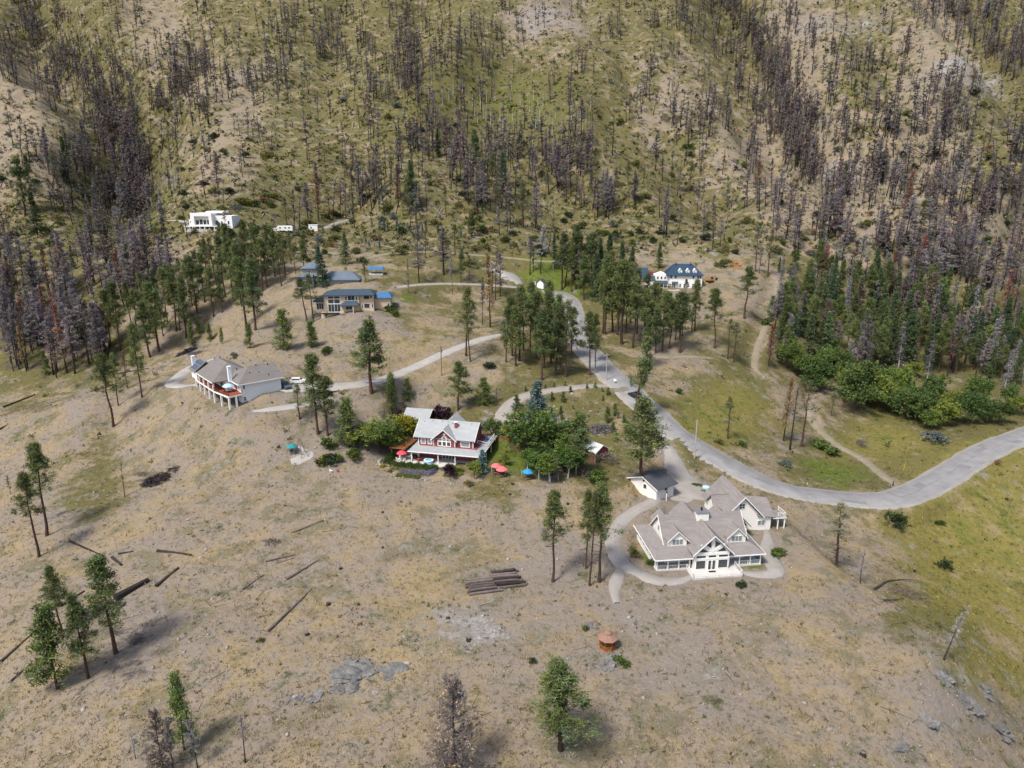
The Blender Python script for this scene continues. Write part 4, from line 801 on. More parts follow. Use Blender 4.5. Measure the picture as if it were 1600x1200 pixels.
for r_, i in enumerate(order[:292]):
    rg = region(*bt[i]); src = random.choices(BURNED+RUST, [4,4,2.5,3,1.5,3,3,2.5,2.5,.9,.9])[0]; rusty = src in RUST
    bi = BURNED.index(src) if not rusty else 0; hw_ = "tall " if bh[i] > 17 else "short " if bh[i] < 13 else ""
    lk = "rust brown dead pine " if rusty else ("charred twiggy conifer ","charred high crowned conifer ","charred brown flecked conifer ","grey broad twiggy dead conifer ","charred rust flecked conifer ","charred low branched conifer ","bare black pole trunk ","half bare black trunk ","pale grey twiggy dead conifer ")[bi]
    lab = hw_+lk+rg
    place_tree("rusty_pine" if rusty else "burned_tree", src, BP[i], bh[i], lab, "dead pine" if rusty else "burned tree", ("rust brown dead pines " if rusty else "charred bare conifers ")+rg, random.uniform(.85, 1.2), "trunk", "branches")
LOW = [one_mesh(200+i, h=16.0, nb=24, tw=6, needles=n_, Rr=r_*1.3, crown=c_, w=.21, ntr=4, segs=3, col=(.195,.168,.163)) for i, (n_, r_, c_) in enumerate([(0,.13,.3),(0,.11,.4),(10,.15,.25),(25,.13,.3),(45,.14,.25),(0,.11,.15),(0,.05,.3),(0,.16,.4)])]
VV, FF, CC, off = [], [], [], 0
for i in order[292:]:
    V, F, c_ = LOW[rng.integers(0, 8)]; a = rng.uniform(0, 6.28); s = bh[i]/16; ca, sa_ = math.cos(a), math.sin(a)
    ww = s*rng.uniform(.85, 1.2); lx_, ly_ = rng.normal(0,.06), rng.normal(0,.06); W = np.stack([(V[:,0]*ca-V[:,1]*sa_)*ww+lx_*V[:,2]*s, (V[:,0]*sa_+V[:,1]*ca)*ww+ly_*V[:,2]*s, V[:,2]*s], -1)+BP[i]
    VV.append(W); FF.append(F+off); CC.append(c_*rng.uniform(.62, 1.35)*np.array([1+rng.normal(0,.09),1,1+rng.normal(0,.09)])); off += len(V)
tag(link("burned_trees", mesh_np("burned_trees", np.vstack(VV), np.vstack(FF), M['twigs'], np.vstack(CC))), kind="stuff", label="distant mass of burned trees on the mountain")
# pale aspen trunks in small groves
rng = np.random.default_rng(8)
asp = [(rng.normal(x, sx), rng.normal(y, sy)) for x, y, sx, sy, n in [(238,302,14,14,34),(590,137,20,6,22),(700,150,28,10,14),(790,160,30,14,16),(845,190,14,12,18),(905,190,10,10,12),(750,195,30,8,10),(272,290,8,8,8)] for _ in range(n)]
AM = []
for i in range(3):
    r2 = np.random.default_rng(300+i); P0 = np.stack([0*np.zeros(10),0*np.zeros(10),r2.uniform(4,8.5,10)],-1); an = r2.uniform(0,6.28,10)
    (V, F), ax_ = trunk_mesh(None, 9.0, .19, None, r2, lambda axis: (axis(P0[:,2]), axis(P0[:,2])+np.stack([np.cos(an)*.7,np.sin(an)*.7,0*an+.9],-1), .05, .02), r2.normal(0,.03), 5, 4)
    AM.append(mesh_np("aspen_snag", V, F, M['grey_bark'], smooth=True))
Pa = hits([q[0] for q in asp], [q[1] for q in asp])
for (x, y), P in zip(asp, Pa):
    o = link("aspen_snag", random.choice(AM)); o.location = P; s = random.uniform(.75, 1.25); o.scale = (s*1.1, s*1.1, s); o.rotation_euler = (0, 0, random.uniform(0, 6.28))
    left = x < 420; tag(o, "bare white aspen trunk in the pale grove beside the dark gully at left" if left else "bare white aspen trunk in the groves on the green middle slope", "aspen trunk", "bare white aspens by the dark gully" if left else "bare white aspens of the middle slope")

# ---- shrubs: 290 nearest singly, the rest as ground cover
rng = np.random.default_rng(9)
sx_ = rng.uniform(-20, 1620, 24000); sy_ = np.where(rng.random(24000) < .76, rng.uniform(-10, 400, 24000), rng.uniform(380, 1210, 24000))
SP = hits(sx_, sy_); zz = zone_at(SP[:,0], SP[:,1]); rd = road_dist(SP[:,0], SP[:,1])
pr = np.where(sy_ < 420, .62+.38*zz[:,1], .05+.45*zz[:,1]*(sy_ < 1000)+.25*zz[:,4]); hid = np.zeros(len(SP), bool)
for (o_, rz_), (x0, x1, y0, y1) in ((HOUSE['big'],(-2,36,-6,24)),(HOUSE['red'],(-9,25,-2,33)),(HOUSE['left'],(-8,14,-5,27))):
    c_, s_ = math.cos(R(rz_)), math.sin(R(rz_)); dx, dy = SP[:,0]-o_[0], SP[:,1]-o_[1]; lx, ly = c_*dx+s_*dy, -s_*dx+c_*dy
    hid |= (lx > x0) & (lx < x1) & (ly > y0) & (ly < y1)
keep = (rng.random(len(SP)) < pr) & (rd > 1.2) & ~hid & (SP[:,1] < 1200); SP, sx_, sy_, zz = SP[keep], sx_[keep], sy_[keep], zz[keep]
hs = np.exp(rng.normal(-.05, .42, len(SP)))*np.where(sy_ < 420, 1.75, np.where(sy_ > 740, .52, .85)); hs = np.clip(hs, .35, 4.6)
kinds_ = []
for i in range(len(SP)):
    g = zz[i,1]; kinds_.append(random.choices(['green','olive','sage','dark','grey','brown'], [1.2*g+.1, 1.5*g+.45, .5, (.6+.5*(sy_[i] < 420))*(1-.7*(sy_[i] > 740)), .75, .22])[0])
app = hs*FPX/(SP[:,1]*CT-SP[:,2]*ST); order = np.argsort(-app)
KW = dict(green="green leafy shrub", olive="olive green shrub", sage="pale sage shrub", dark="dark green shrub", grey="bare grey twiggy shrub", brown="rust brown dry shrub")
def place_bush(k, P, h, label, cat="shrub", group=None, wid=1.0, name="shrub"):
    me_, h0 = random.choice(BUSH[k]); o = link(name, me_); o.location = (P[0], P[1], P[2]-.05); s = h/h0; o.scale = (s*wid, s*wid, s); o.rotation_euler = (0, 0, random.uniform(0, 6.28)); return tag(o, label, cat, group)
def sregion(x, y):
    if y < 200: return "high on the burned mountain"
    if y < 400: return "on the burned slope above the houses"
    if y < 620: return "on the slope among the houses"
    if x > 1230: return "around the asphalt road bend"
    return "on the dry foreground slope" if y > 750 else "on the dry ground near the driveways"
for i in order[:285]:
    rg = sregion(sx_[i], sy_[i])+(" at left" if sx_[i] < 420 else " left of the middle" if sx_[i] < 780 else " right of the middle" if sx_[i] < 1180 else " at right"); sz_ = "small " if hs[i] < np.median(hs[order[:285]])*.8 else "big " if hs[i] > np.median(hs[order[:285]])*1.2 else ""; place_bush(kinds_[i], SP[i], hs[i], sz_+KW[kinds_[i]]+" "+rg, "shrub", KW[kinds_[i]]+"s "+rg, random.uniform(.85,1.25))
def low_bush(seed, col):
    r2 = np.random.default_rng(seed); C = r2.normal(0, .42, (15,3)); C[:,2] = np.abs(C[:,2])*.9+.12
    V, F = leaf_tris(C, C+np.array([0,0,.5]), 2, .42, .36, .08, r2, .8); return V, F, shade_cols(len(V), col, .3, r2, 2)
LBU = dict(green=low_bush(1,(.075,.105,.024)), olive=low_bush(2,(.135,.13,.04)), sage=low_bush(3,(.14,.15,.125)), dark=low_bush(4,(.040,.056,.024)), grey=low_bush(5,(.16,.135,.125)), brown=low_bush(6,(.19,.11,.065)))
VV, FF, CC, off = [], [], [], 0
for i in order[285:]:
    V, F, c_ = LBU[kinds_[i]]; a = rng.uniform(0, 6.28); ca, sa_ = math.cos(a), math.sin(a); s = hs[i]*.8
    VV.append(np.stack([(V[:,0]*ca-V[:,1]*sa_)*s, (V[:,0]*sa_+V[:,1]*ca)*s, V[:,2]*s], -1)+SP[i]); FF.append(F+off); CC.append(c_*rng.uniform(.75,1.3)); off += len(V)
tag(link("undergrowth", mesh_np("undergrowth", np.vstack(VV), np.vstack(FF), M['leaf'], np.vstack(CC))), kind="stuff", label="low undergrowth covering the slopes")

# ---- dry grass tufts over the nearer ground
rng = np.random.default_rng(10); n = 84000
yy = 62+(330-62)*rng.random(n)**1.75; xx = rng.uniform(-1, 1, n)*(yy*.72+26); zz = zone_at(xx, yy)
keep = rng.random(n) < np.clip(.95-.62*zz[:,2]-.8*zz[:,5]-.6*zz[:,3], .12, 1)
for (o_, rz_), (x0, x1, y0, y1) in ((HOUSE['big'],(-1,34,-5,20)),(HOUSE['red'],(-1,24,-1,20)),(HOUSE['left'],(-6,13,-3,26))):
    c_, s_ = math.cos(R(rz_)), math.sin(R(rz_)); dx, dy = xx-o_[0], yy-o_[1]; lx, ly = c_*dx+s_*dy, -s_*dx+c_*dy
    keep &= ~((lx > x0) & (lx < x1) & (ly > y0) & (ly < y1))
xx, yy, zz = xx[keep], yy[keep], zz[keep]; keep = road_dist(xx, yy) > .3; xx, yy, zz = xx[keep], yy[keep], zz[keep]
C = np.stack([xx, yy, H(xx, yy)+.06], -1); hgt = np.exp(rng.normal(-.1, .35, len(C)))
straw_c = np.array([.290,.238,.172]); gold_c = np.array([.33,.255,.142]); ol_c = np.array([.17,.158,.058]); lush_c = np.array([.10,.135,.03])
t_ = np.clip(zz[:,:1]+rng.normal(0,.25,(len(C),1)), 0, 1); cc = straw_c*(1-t_)+gold_c*t_; g_ = np.clip(zz[:,1:2]*1.2-.25+rng.normal(0,.28,(len(C),1)), 0, 1); cc = cc*(1-g_)+ol_c*g_; y_ = np.clip((zz[:,:1]-.6)*2.2, 0, 1)*g_; cc = cc*(1-y_)+np.array([.34,.275,.068])*y_; l_ = np.clip(zz[:,4:5]*1.2-.1, 0, 1); cc = cc*(1-l_)+lush_c*l_
cc *= np.exp(rng.normal(-.04,.26,(len(C),1)))*(1+.25*fbm(C[:,0],C[:,1],2.5,51,2))[:,None]; K = 5
V, F = leaf_tris(C, np.tile([[0,0,1.]],(len(C),1)), K, .46, .13, .16, rng, .5)
tag(link("dry_grass", mesh_np("dry_grass", V, F, M['dry_grass'], np.repeat(cc, K*3, 0))), kind="stuff", label="dry grass tufts covering the slope")
# ---- small loose stones
rng = np.random.default_rng(12); n = 6000
yy = 64+(260-64)*rng.random(n)**1.4; xx = rng.uniform(-1, 1, n)*(yy*.72+26); zz = zone_at(xx, yy); keep = rng.random(n) < (.06+.55*zz[:,2]**2+.8*zz[:,5]); xx, yy = xx[keep], yy[keep]
keep = road_dist(xx, yy) > .2; xx, yy = xx[keep], yy[keep]; C = np.stack([xx, yy, H(xx, yy)], -1); s = np.exp(rng.normal(-1.75,.5,len(C)))[:,None]
oc = np.array([(1,0,0),(0,1,0),(-1,0,0),(0,-1,0),(0,0,.8),(0,0,-.6)]); V = C[:,None]+(oc[None]+rng.normal(0,.25,(len(C),6,3)))*s[...,None]
f = np.array([(0,1,4),(1,2,4),(2,3,4),(3,0,4),(1,0,5),(2,1,5),(3,2,5),(0,3,5)]); F = (np.arange(len(C))[:,None,None]*6+f[None]).reshape(-1,3)
tag(link("stones", mesh_np("stones", V.reshape(-1,3), F, M['pale_rock'])), kind="stuff", label="small loose stones on the slope")

# ---- litter of sticks, small weeds, and trunks lying on the burned mountain
rng = np.random.default_rng(15); n = 650
yy = 64+(300-64)*rng.random(n)**1.5; xx = rng.uniform(-1, 1, n)*(yy*.72+24); k_ = road_dist(xx, yy) > .5; xx, yy = xx[k_], yy[k_]; an = rng.normal(.55, .7, len(xx)); L_ = np.exp(rng.normal(-.45,.5,len(xx)))
dx, dy = np.cos(an)*L_, np.sin(an)*L_; P0 = np.stack([xx-dx, yy-dy, H(xx-dx,yy-dy)+.06],-1); P1 = np.stack([xx+dx, yy+dy, H(xx+dx,yy+dy)+.08],-1)
V, F = sticks(P0, P1, rng.uniform(.025,.07,len(xx)), .02); cs_ = np.where(rng.random((len(xx),1)) < .55, np.array([[.055,.045,.043]]), np.array([[.22,.185,.165]]))*rng.uniform(.7,1.3,(len(xx),1))
tag(link("fallen_sticks", mesh_np("fallen_sticks", V, F, M['twigs'], np.repeat(cs_, 6, 0))), kind="stuff", label="small dead sticks littering the dry slope")
rng = np.random.default_rng(16); n = 420; q = hits(rng.uniform(-10,1610,n), rng.uniform(-5,400,n)); k_ = road_dist(q[:,0], q[:,1]) > 2; q = q[k_]; an = rng.uniform(0,6.28,len(q)); L_ = rng.uniform(3,8,len(q)); dx, dy = np.cos(an)*L_, np.sin(an)*L_
P0 = np.stack([q[:,0]-dx, q[:,1]-dy, H(q[:,0]-dx,q[:,1]-dy)+.3],-1); P1 = np.stack([q[:,0]+dx, q[:,1]+dy, H(q[:,0]+dx,q[:,1]+dy)+.3],-1)
V, F = sticks(P0, P1, .30, .14); cs_ = np.where(rng.random((len(q),1)) < .5, np.array([[.05,.042,.04]]), np.array([[.26,.235,.22]]))
tag(link("fallen_trunks", mesh_np("fallen_trunks", V, F, M['twigs'], np.repeat(cs_, 6, 0))), kind="stuff", label="burned trunks lying on the mountain slope")
rng = np.random.default_rng(17); n = 5200
yy = 64+(260-64)*rng.random(n)**1.4; xx = rng.uniform(-1, 1, n)*(yy*.72+24); zz = zone_at(xx, yy); k_ = (road_dist(xx, yy) > .5) & (rng.random(n) < .25+.6*zz[:,1]+.25*(fbm(xx,yy,14,61,2) > .05))
for (o_, rz_), (x0, x1, y0, y1) in ((HOUSE['big'],(-1,34,-5,20)),(HOUSE['red'],(-1,24,-1,20)),(HOUSE['left'],(-6,13,-3,26))):
    c_, s_ = math.cos(R(rz_)), math.sin(R(rz_)); dx, dy = xx-o_[0], yy-o_[1]; lx, ly = c_*dx+s_*dy, -s_*dx+c_*dy; k_ &= ~((lx > x0) & (lx < x1) & (ly > y0) & (ly < y1))
xx, yy = xx[k_], yy[k_]; C = np.stack([xx, yy, H(xx, yy)+.12], -1); pal = np.array([[.11,.115,.03],[.15,.14,.045],[.075,.085,.03],[.19,.165,.06],[.13,.10,.06]])[rng.integers(0,5,len(C))]*rng.uniform(.7,1.3,(len(C),1))
V, F = leaf_tris(C, np.tile([[0,0,1.]],(len(C),1)), 9, .40, .17, .17, rng, .8)
tag(link("weeds", mesh_np("weeds", V, F, M['dry_grass'], np.repeat(pal, 27, 0))), kind="stuff", label="small olive weeds dotted over the slope")
# ------------------------------------------------------------------ buildings
def obox(mb, P, n, a0, a1, b0, b1, z0, z1, m=0):
    """a box against a wall: a along the wall, b outwards along n, z up from P"""
    n = Vector((n[0], n[1], 0)).normalized(); t = Vector((-n.y, n.x, 0)); P = Vector(P); Z = Vector((0,0,1))
    c = [P+t*a+n*b_+Z*z for z in (z0,z1) for a, b_ in ((a0,b0),(a1,b0),(a1,b1),(a0,b1))]
    return mb.add(c, [(3,2,1,0),(4,5,6,7),(0,1,5,4),(1,2,6,5),(2,3,7,6),(3,0,4,7)], m)
def window(par, P, n, w, h, cols=1, rows=1, fm=None, gm=None, fr=.09, name="window"):
    """window frame with mullions, its pane a child of it; P is the middle of the lower edge on the wall"""
    mb = MB(); fm = fm or M['white_paint']; gm = gm or M['glass']
    obox(mb,P,n,-w/2-fr,-w/2,-.03,.07,-fr,h+fr); obox(mb,P,n,w/2,w/2+fr,-.03,.07,-fr,h+fr); obox(mb,P,n,-w/2,w/2,-.03,.07,-fr,0); obox(mb,P,n,-w/2,w/2,-.03,.07,h,h+fr)
    for i in range(1, cols): a = -w/2+w*i/cols; obox(mb,P,n,a-.035,a+.035,-.03,.055,0,h)
    for i in range(1, rows): z = h*i/rows; obox(mb,P,n,-w/2,w/2,-.03,.05,z-.035,z+.035)
    o = mb.build(name, fm, par); g = MB(); obox(g,P,n,-w/2+.002,w/2-.002,-.02,.022,.002,h-.002); g.build("pane", gm, o); return o
def poly_window(par, pts, y, d=.05, gm=None, fr=.12, fm=None):
    """a window of odd shape in a wall facing -y: pts are (x, z)"""
    cx = sum(p[0] for p in pts)/len(pts); czz = sum(p[1] for p in pts)/len(pts); k = len(pts)
    mb = MB(); out = [(cx+(p[0]-cx)*(1+fr), czz+(p[1]-czz)*(1+fr)) for p in pts]
    vs = [(p[0],y-d,p[1]) for p in pts]+[(p[0],y-d,p[1]) for p in out]+[(p[0],y,p[1]) for p in pts]+[(p[0],y,p[1]) for p in out]
    fs = []
    for i in range(k):
        j = (i+1)%k; fs += [(i,j,k+j,k+i),(k+i,k+j,3*k+j,3*k+i),(j,i,2*k+i,2*k+j)]
    mb.add(vs, fs); o = mb.build("window", fm or M['white_paint'], par)
    g = MB(); g.add([(p[0],y-d*.4,p[1]) for p in pts]+[(p[0],y+.01,p[1]) for p in pts], [tuple(range(k)), tuple(range(2*k-1,k-1,-1))]+[(i,k+i,k+(i+1)%k,(i+1)%k) for i in range(k)]); g.build("pane", gm or M['glass'], o); return o
def railing(par, pts, h=1.0, m=None, gap=.35, name="railing", post=2.0):
    mb = MB()
    for a, b_ in zip(pts[:-1], pts[1:]):
        a, b_ = Vector(a), Vector(b_); L = (b_-a).length; d_ = (b_-a)/max(L, 1e-6); up = Vector((0,0,h))
        mb.tube(a+up, b_+up, .05, n=4); mb.tube(a+Vector((0,0,.12)), b_+Vector((0,0,.12)), .03, n=4)
        k = max(1, int(L/post)); 
        for i in range(k+1): p = a+d_*L*i/k; mb.tube(p, p+up*1.08, .07, n=4)
        k = int(L/gap)
        for i in range(k): p = a+d_*(i+.5)*gap; mb.tube(p+Vector((0,0,.12)), p+up, .018, n=3, cap=False)
    return mb.build(name, m or M['white_paint'], par)
def post(par, x, y, z0, z1, w=.2, m=None): return MB().box(x-w/2,x+w/2,y-w/2,y+w/2,z0,z1).build("post", m or M['white_paint'], par)
def gable_wall(mb, axis, at, t, c, hw, z0, ez, rz, m=0, hw2=None):
    """a gable end wall: profile in the plane axis = at, thickness t inwards (+)"""
    hw2 = hw if hw2 is None else hw2
    prof = [(c-hw,z0),(c+hw2,z0),(c+hw2,ez),(c,rz),(c-hw,ez)]
    return mb.prism(prof, at, at+t, axis, m)
def fascia_gable(mb, axis, at, d, c, hw, ez, rz, w=.28, m=0):
    """rake boards along a gable edge"""
    prof = [(c-hw,ez-w),(c-hw,ez),(c,rz),(c+hw,ez),(c+hw,ez-w),(c,rz-w)]
    return mb.prism(prof, at, at+d, axis, m)

# ---- the big cream house with the glazed gable
o_, rz_ = HOUSE['big']
H1 = empty("big_house", o_, R(rz_), "big cream house with taupe shingle roof, glazed front gable and wraparound porch", "house")
cs, wp, tr_ = M['cream_siding'], M['white_paint'], M['taupe_roof']
MB().box(-.1,21.35,-.1,13.9,-.6,.1).box(6,15.8,-3.75,-.102,-.6,.1).build("deck", M['concrete'], H1)
w = MB(); w.box(2.4,18.9,2.6,11.4,.1,4.0); gable_wall(w,'x',2.4,.25,7,4.4,4.0,4.0,8.0); gable_wall(w,'x',18.65,.25,7,4.4,4.0,4.0,8.0)
w.box(.0,2.398,3.5,13.6,.1,2.4)                                                # enclosed left side room
gable_wall(w,'y',-1.0,.25,10.65,3.45,.1,3.95,7.15); w.box(7.2,7.45,-.75,2.598,.1,3.9); w.box(13.85,14.1,-.75,2.598,.1,3.9); w.box(18.902,20.9,4.5,13.4,.1,2.5)
w.build("wall", cs, H1)
rf = MB(); rf.gable('x',2.0,19.4,7,8.45,4.45,4.15,.22)
rf.slab([(-.6,-.6,2.62),(7.2,-.6,2.62),(7.2,2.55,4.12),(2.1,2.55,4.12)],.18).slab([(14.1,-.6,2.62),(21.8,-.6,2.62),(19.2,2.55,4.12),(14.1,2.55,4.12)],.18)
rf.slab([(-.6,14.3,2.62),(-.6,-.6,2.62),(2.1,2.55,4.12),(2.1,11.45,4.12)],.18).slab([(21.8,-.6,2.62),(21.8,14.3,2.62),(19.2,11.45,4.12),(19.2,2.55,4.12)],.18).slab([(21.8,14.3,2.62),(-.6,14.3,2.62),(2.1,11.45,4.12),(19.2,11.45,4.12)],.18)
rf.gable('y',-1.65,6.6,10.65,7.75,4.15,3.72,.22)
for c_, hw, rz2, ye in ((9.9,2.9,7.7,14.6),(4.9,2.0,6.3,14.3),(16.4,2.2,7.4,12.6)): rf.gable('y',7.6,ye,c_,rz2,hw,rz2-hw*.95,.2)
rf.build("roof", tr_, H1)
for c_, hw, rz2, ye in ((9.9,2.6,7.45,14.2),(4.9,1.7,6.0,13.9),(16.4,1.9,7.1,12.2)):
    gable_wall(MB(),'y',ye-.25,.25,c_,hw,2.4,rz2-hw*.95-.1,rz2-.1).build("gable_end", cs, H1)
tb = MB(); fascia_gable(tb,'y',-1.72,.068,10.65,4.2,3.70,7.76); fascia_gable(tb,'x',1.93,.068,7,4.5,4.12,8.46); fascia_gable(tb,'x',19.402,.068,7,4.5,4.12,8.46)
tb.box(-.68,7.1,-.68,-.602,2.42,2.64).box(14.2,21.88,-.68,-.602,2.42,2.64).box(-.68,-.602,-.6,14.3,2.42,2.64).box(21.802,21.88,-.6,14.3,2.42,2.64); tb.build("fascia", wp, H1)
for xm in (4.68, 16.85):
    dm = gable_wall(MB(),'y',2.15,2.6,xm,1.85,3.2,5.25,7.0).build("dormer", cs, H1)
    MB().gable('y',1.75,6.0,xm,7.25,2.2,5.12,.16).build("dormer_roof", tr_, dm); fb = MB(); fascia_gable(fb,'y',1.69,.058,xm,2.23,5.10,7.26,.2); fb.build("rake_board", wp, dm)
    window(H1,(xm,2.15,4.2),(0,-1),2.1,1.15,3,1,gm=M['pale_glass'])
# glazed gable: heavy white timbers, triangles above, tall windows below
tm_ = MB(); tm_.box(7.2,14.1,-1.09,-1.003,3.35,3.85); tm_.box(7.2,14.1,-1.09,-1.003,2.45,2.72); tm_.box(10.42,10.88,-1.10,-1.003,3.85,7.0)
for s_ in (-1,1): tm_.slab([(10.65+s_*.1,-1.085,3.95),(10.65+s_*2.55,-1.085,5.45),(10.65+s_*2.3,-1.085,5.75),(10.65-s_*.0,-1.085,4.4)][::s_],.07)
tm_.build("timber", wp, H1)
for s_ in (-1,1):
    poly_window(H1,[(10.65+s_*a,z) for a, z in ((.38,4.85),(1.55,5.62),(.38,6.45))][::s_],-1.0); poly_window(H1,[(10.65+s_*a,z) for a, z in ((.75,4.02),(2.75,4.02),(2.2,4.95))][::s_],-1.0)
    window(H1,(10.65+s_*2.25,-1.0,.45),(0,-1),1.85,1.75,1,1); window(H1,(10.65+s_*2.25,-1.0,2.80),(0,-1),1.85,.48,1,1)
window(H1,(10.65,-1.0,2.80),(0,-1),1.5,.48,1,1)
for s_ in (-.42,.42): dr_ = window(H1,(10.65+s_,-1.0,.2),(0,-1),.56,1.95,1,1,name="door")
for y in (4.2,6.4,8.6,10.8,12.8): window(H1,(0,y,.95),(-1,0),1.0,1.1)
window(H1,(2.4,7,4.9),(-1,0),1.0,1.3,2,1); window(H1,(2.4,5.2,5.2),(-1,0),.01,.01) if False else None
for x in (3.6,5.4): window(H1,(x,2.6,1.0),(0,-1),1.2,1.0,2,1)
for x in (15.6,17.6): window(H1,(x,2.6,1.0),(0,-1),1.2,1.1,2,1)
window(H1,(7.2,.9,.6),(-1,0),1.6,1.6); window(H1,(14.1,.9,.6),(1,0),1.6,1.6)
for x in (0,2.2,4.4,6.6,14.6,16.8,19.0,21.1): post(H1,x,0.05,.1,2.5)
for y in (1.2,2.4): post(H1,0.05,y,.1,2.5)
for y in (3.4,6.8,10.2,13.5): post(H1,21.1,y,.1,2.5)
railing(H1,[(0,.05,.1),(6.6,.05,.1)],.9,gap=.3); railing(H1,[(15.8,-.1,.1),(15.8,-3.7,.1),(6,-3.7,.1),(6,-.1,.1)],1.0,gap=.3); railing(H1,[(15.9,.05,.1),(21.1,.05,.1)],.9,gap=.3)
ch = MB().box(9.75,12.25,5.7,7.4,7.2,8.9).build("chimney", M['cream_siding'], H1); MB().box(9.6,12.4,5.55,7.55,8.902,9.05).build("chimney_cap", M['grey_metal'], ch); MB().tube((11,6.7,9.05),(11,6.7,9.5),.14,n=8).tube((11,6.7,9.5),(11,6.7,9.72),.24,n=8).build("flue", M['dark_metal'], ch)
MB().box(9.9,11.3,-2.0,-1.4,.102,.13).build("door_mat", M['dark_metal'], H1)
# ---- its garage
G1 = empty("garage", tuple(Vector(o_)+Matrix.Rotation(R(rz_),3,'Z')@Vector((23.6,14.2,0))), R(rz_), "cream garage house with steep taupe roof behind the big cream house", "garage")
w = MB(); gable_wall(w,'y',0,11,0,4.1,-.4,3.2,7.5); w.box(4.102,6.6,.02,8,-.4,3.0); w.build("wall", cs, G1)
rf = MB(); rf.gable('y',-.6,11.8,0,8.05,4.75,3.15,.2,hw2=4.9,ez2=3.0); rf.slab([(3.4,-.5,3.35),(7.2,-.5,2.9),(7.2,4.0,5.6),(1.6,4.0,6.3)],.18).slab([(1.6,4.0,6.3),(7.2,4.0,5.6),(7.2,8.6,2.9),(3.4,8.6,3.35)],.18)
rf.slab([(6.9,-.3,2.85),(9.9,-.3,2.6),(9.9,3.4,2.6),(6.9,3.4,2.95)],.16); rf.gable('x',-5.6,-1.0,4.6,6.6,2.4,4.2,.18); rf.build("roof", tr_, G1)
gable_wall(MB(),'x',-5.2,.25,4.6,2.0,2.2,4.3,6.3).build("gable_end", cs, G1)
tb = MB(); fascia_gable(tb,'y',-.67,.068,0,4.8,3.10,8.06); tb.box(6.9,9.95,-.37,-.302,2.4,2.64); tb.build("fascia", wp, G1)
window(G1,(-.3,0,5.1),(0,-1),1.2,1.1,2,2); window(G1,(4.4,0.0,.95),(0,-1),1.6,1.1,2,1,gm=M['pale_glass']); window(G1,(-4.1,5.5,.9),(-1,0),1.0,1.2)
for x, y in ((9.7,-.1),(9.7,3.2),(8.2,-.1)): post(G1,x,y,-.4,2.5)
railing(G1,[(8.0,-.2,2.85),(9.8,-.2,2.65),(9.8,3.3,2.65)],.9)
# linking roof between the two
MB().box(19.6,23.5,11.5,14.1,-.4,2.6).build("wall", cs, H1); MB().gable('y',10.5,15.5,21.2,5.4,2.8,2.7,.2).build("roof", tr_, H1)

# ---- small white shed behind the big pine
S1 = empty("white_shed", (28.6,158.0,-70.1), R(-53), "small white shed with dark grey roof behind the very large pine", "shed")
w = MB(); gable_wall(w,'y',0,6.0,4.1,4.1,-1.8,1.8,3.2); w.build("wall", M['cream_siding'], S1)
MB().gable('y',-.6,6.6,4.1,3.5,4.9,1.65,.16).build("roof", M['dark_roof'], S1); tb = MB(); fascia_gable(tb,'y',-.66,.058,4.1,4.95,1.63,3.51,.2); tb.build("fascia", wp, S1)
window(S1,(4.6,0,.5),(0,-1),.9,1.1); window(S1,(4.1,0,2.0),(0,-1),.6,.6); window(S1,(8.2,3.2,.4),(1,0),1.0,1.0); MB().box(1.6,2.6,-.06,-.002,-.8,1.3).build("door", wp, S1)

# ---- the red house
o_, rz_ = HOUSE['red']
H2 = empty("red_house", o_, R(rz_), "red house with pale grey roof, arched gable window and wraparound porch roof", "house")
rs, gr_ = M['red_siding'], M['grey_roof']
MB().box(0,15.4,-.1,4.3,-1.0,.02).box(2,21.5,4.302,6.5,-1.0,.02).build("patio", M['concrete'], H2)
w = MB(); w.box(5,20.0,5.5,17,-.6,3.3); w.box(4.6,18.9,6.2,14.6,3.3,5.2); gable_wall(w,'x',4.6,.25,10.6,4.2,5.2,5.2,8.2); gable_wall(w,'x',18.65,.25,10.6,4.2,5.2,5.2,8.2)
gable_wall(w,'y',5.75,.25,11.55,2.75,2.9,5.2,7.55); w.build("wall", rs, H2)
rf = MB(); rf.gable('x',3.4,19.5,10.6,8.7,5.0,5.3,.2); rf.gable('y',5.0,10.8,11.55,8.05,3.4,5.15,.2); rf.gable('y',10.0,17.5,11.3,8.55,4.0,5.0,.2)
rf.slab([(3.2,1.9,2.85),(22.2,1.9,2.85),(18.95,6.15,3.3),(4.5,6.15,3.3)],.16).slab([(22.2,1.9,2.85),(22.2,18.2,2.85),(18.95,14.7,3.3),(18.95,6.15,3.3)],.16).slab([(3.2,18.2,2.85),(3.2,1.9,2.85),(4.5,6.15,3.3),(4.5,14.7,3.3)],.16); rf.build("roof", gr_, H2)
tb = MB(); fascia_gable(tb,'y',4.94,.058,11.55,3.45,5.12,8.06,.24); tb.box(3.1,22.3,1.82,1.898,2.65,2.88).box(22.202,22.28,1.9,18.2,2.65,2.88); fascia_gable(tb,'x',19.502,.07,10.6,5.05,5.27,8.71,.22); fascia_gable(tb,'x',3.328,.07,10.6,5.05,5.27,8.71,.22)
for x in (4.55,8.75,14.35,18.95): tb.box(x-.09,x+.09,5.66 if 8<x<15 else 6.11,5.748 if 8<x<15 else 6.198,3.2,5.1)
tb.build("white_trim", wp, H2)
for x, w_ in ((5.8,1.0),(7.6,.9)): window(H2,(x,6.2,3.6),(0,-1),w_,1.25,1,1,fr=.16,gm=M['pale_glass'])
window(H2,(16.9,6.2,3.55),(0,-1),2.1,1.2,1,1,fr=.16,gm=M['pale_glass'])
for x in (10.4,11.55,12.7): window(H2,(x,5.75,3.5),(0,-1),.85,1.05,1,1,fr=.16)
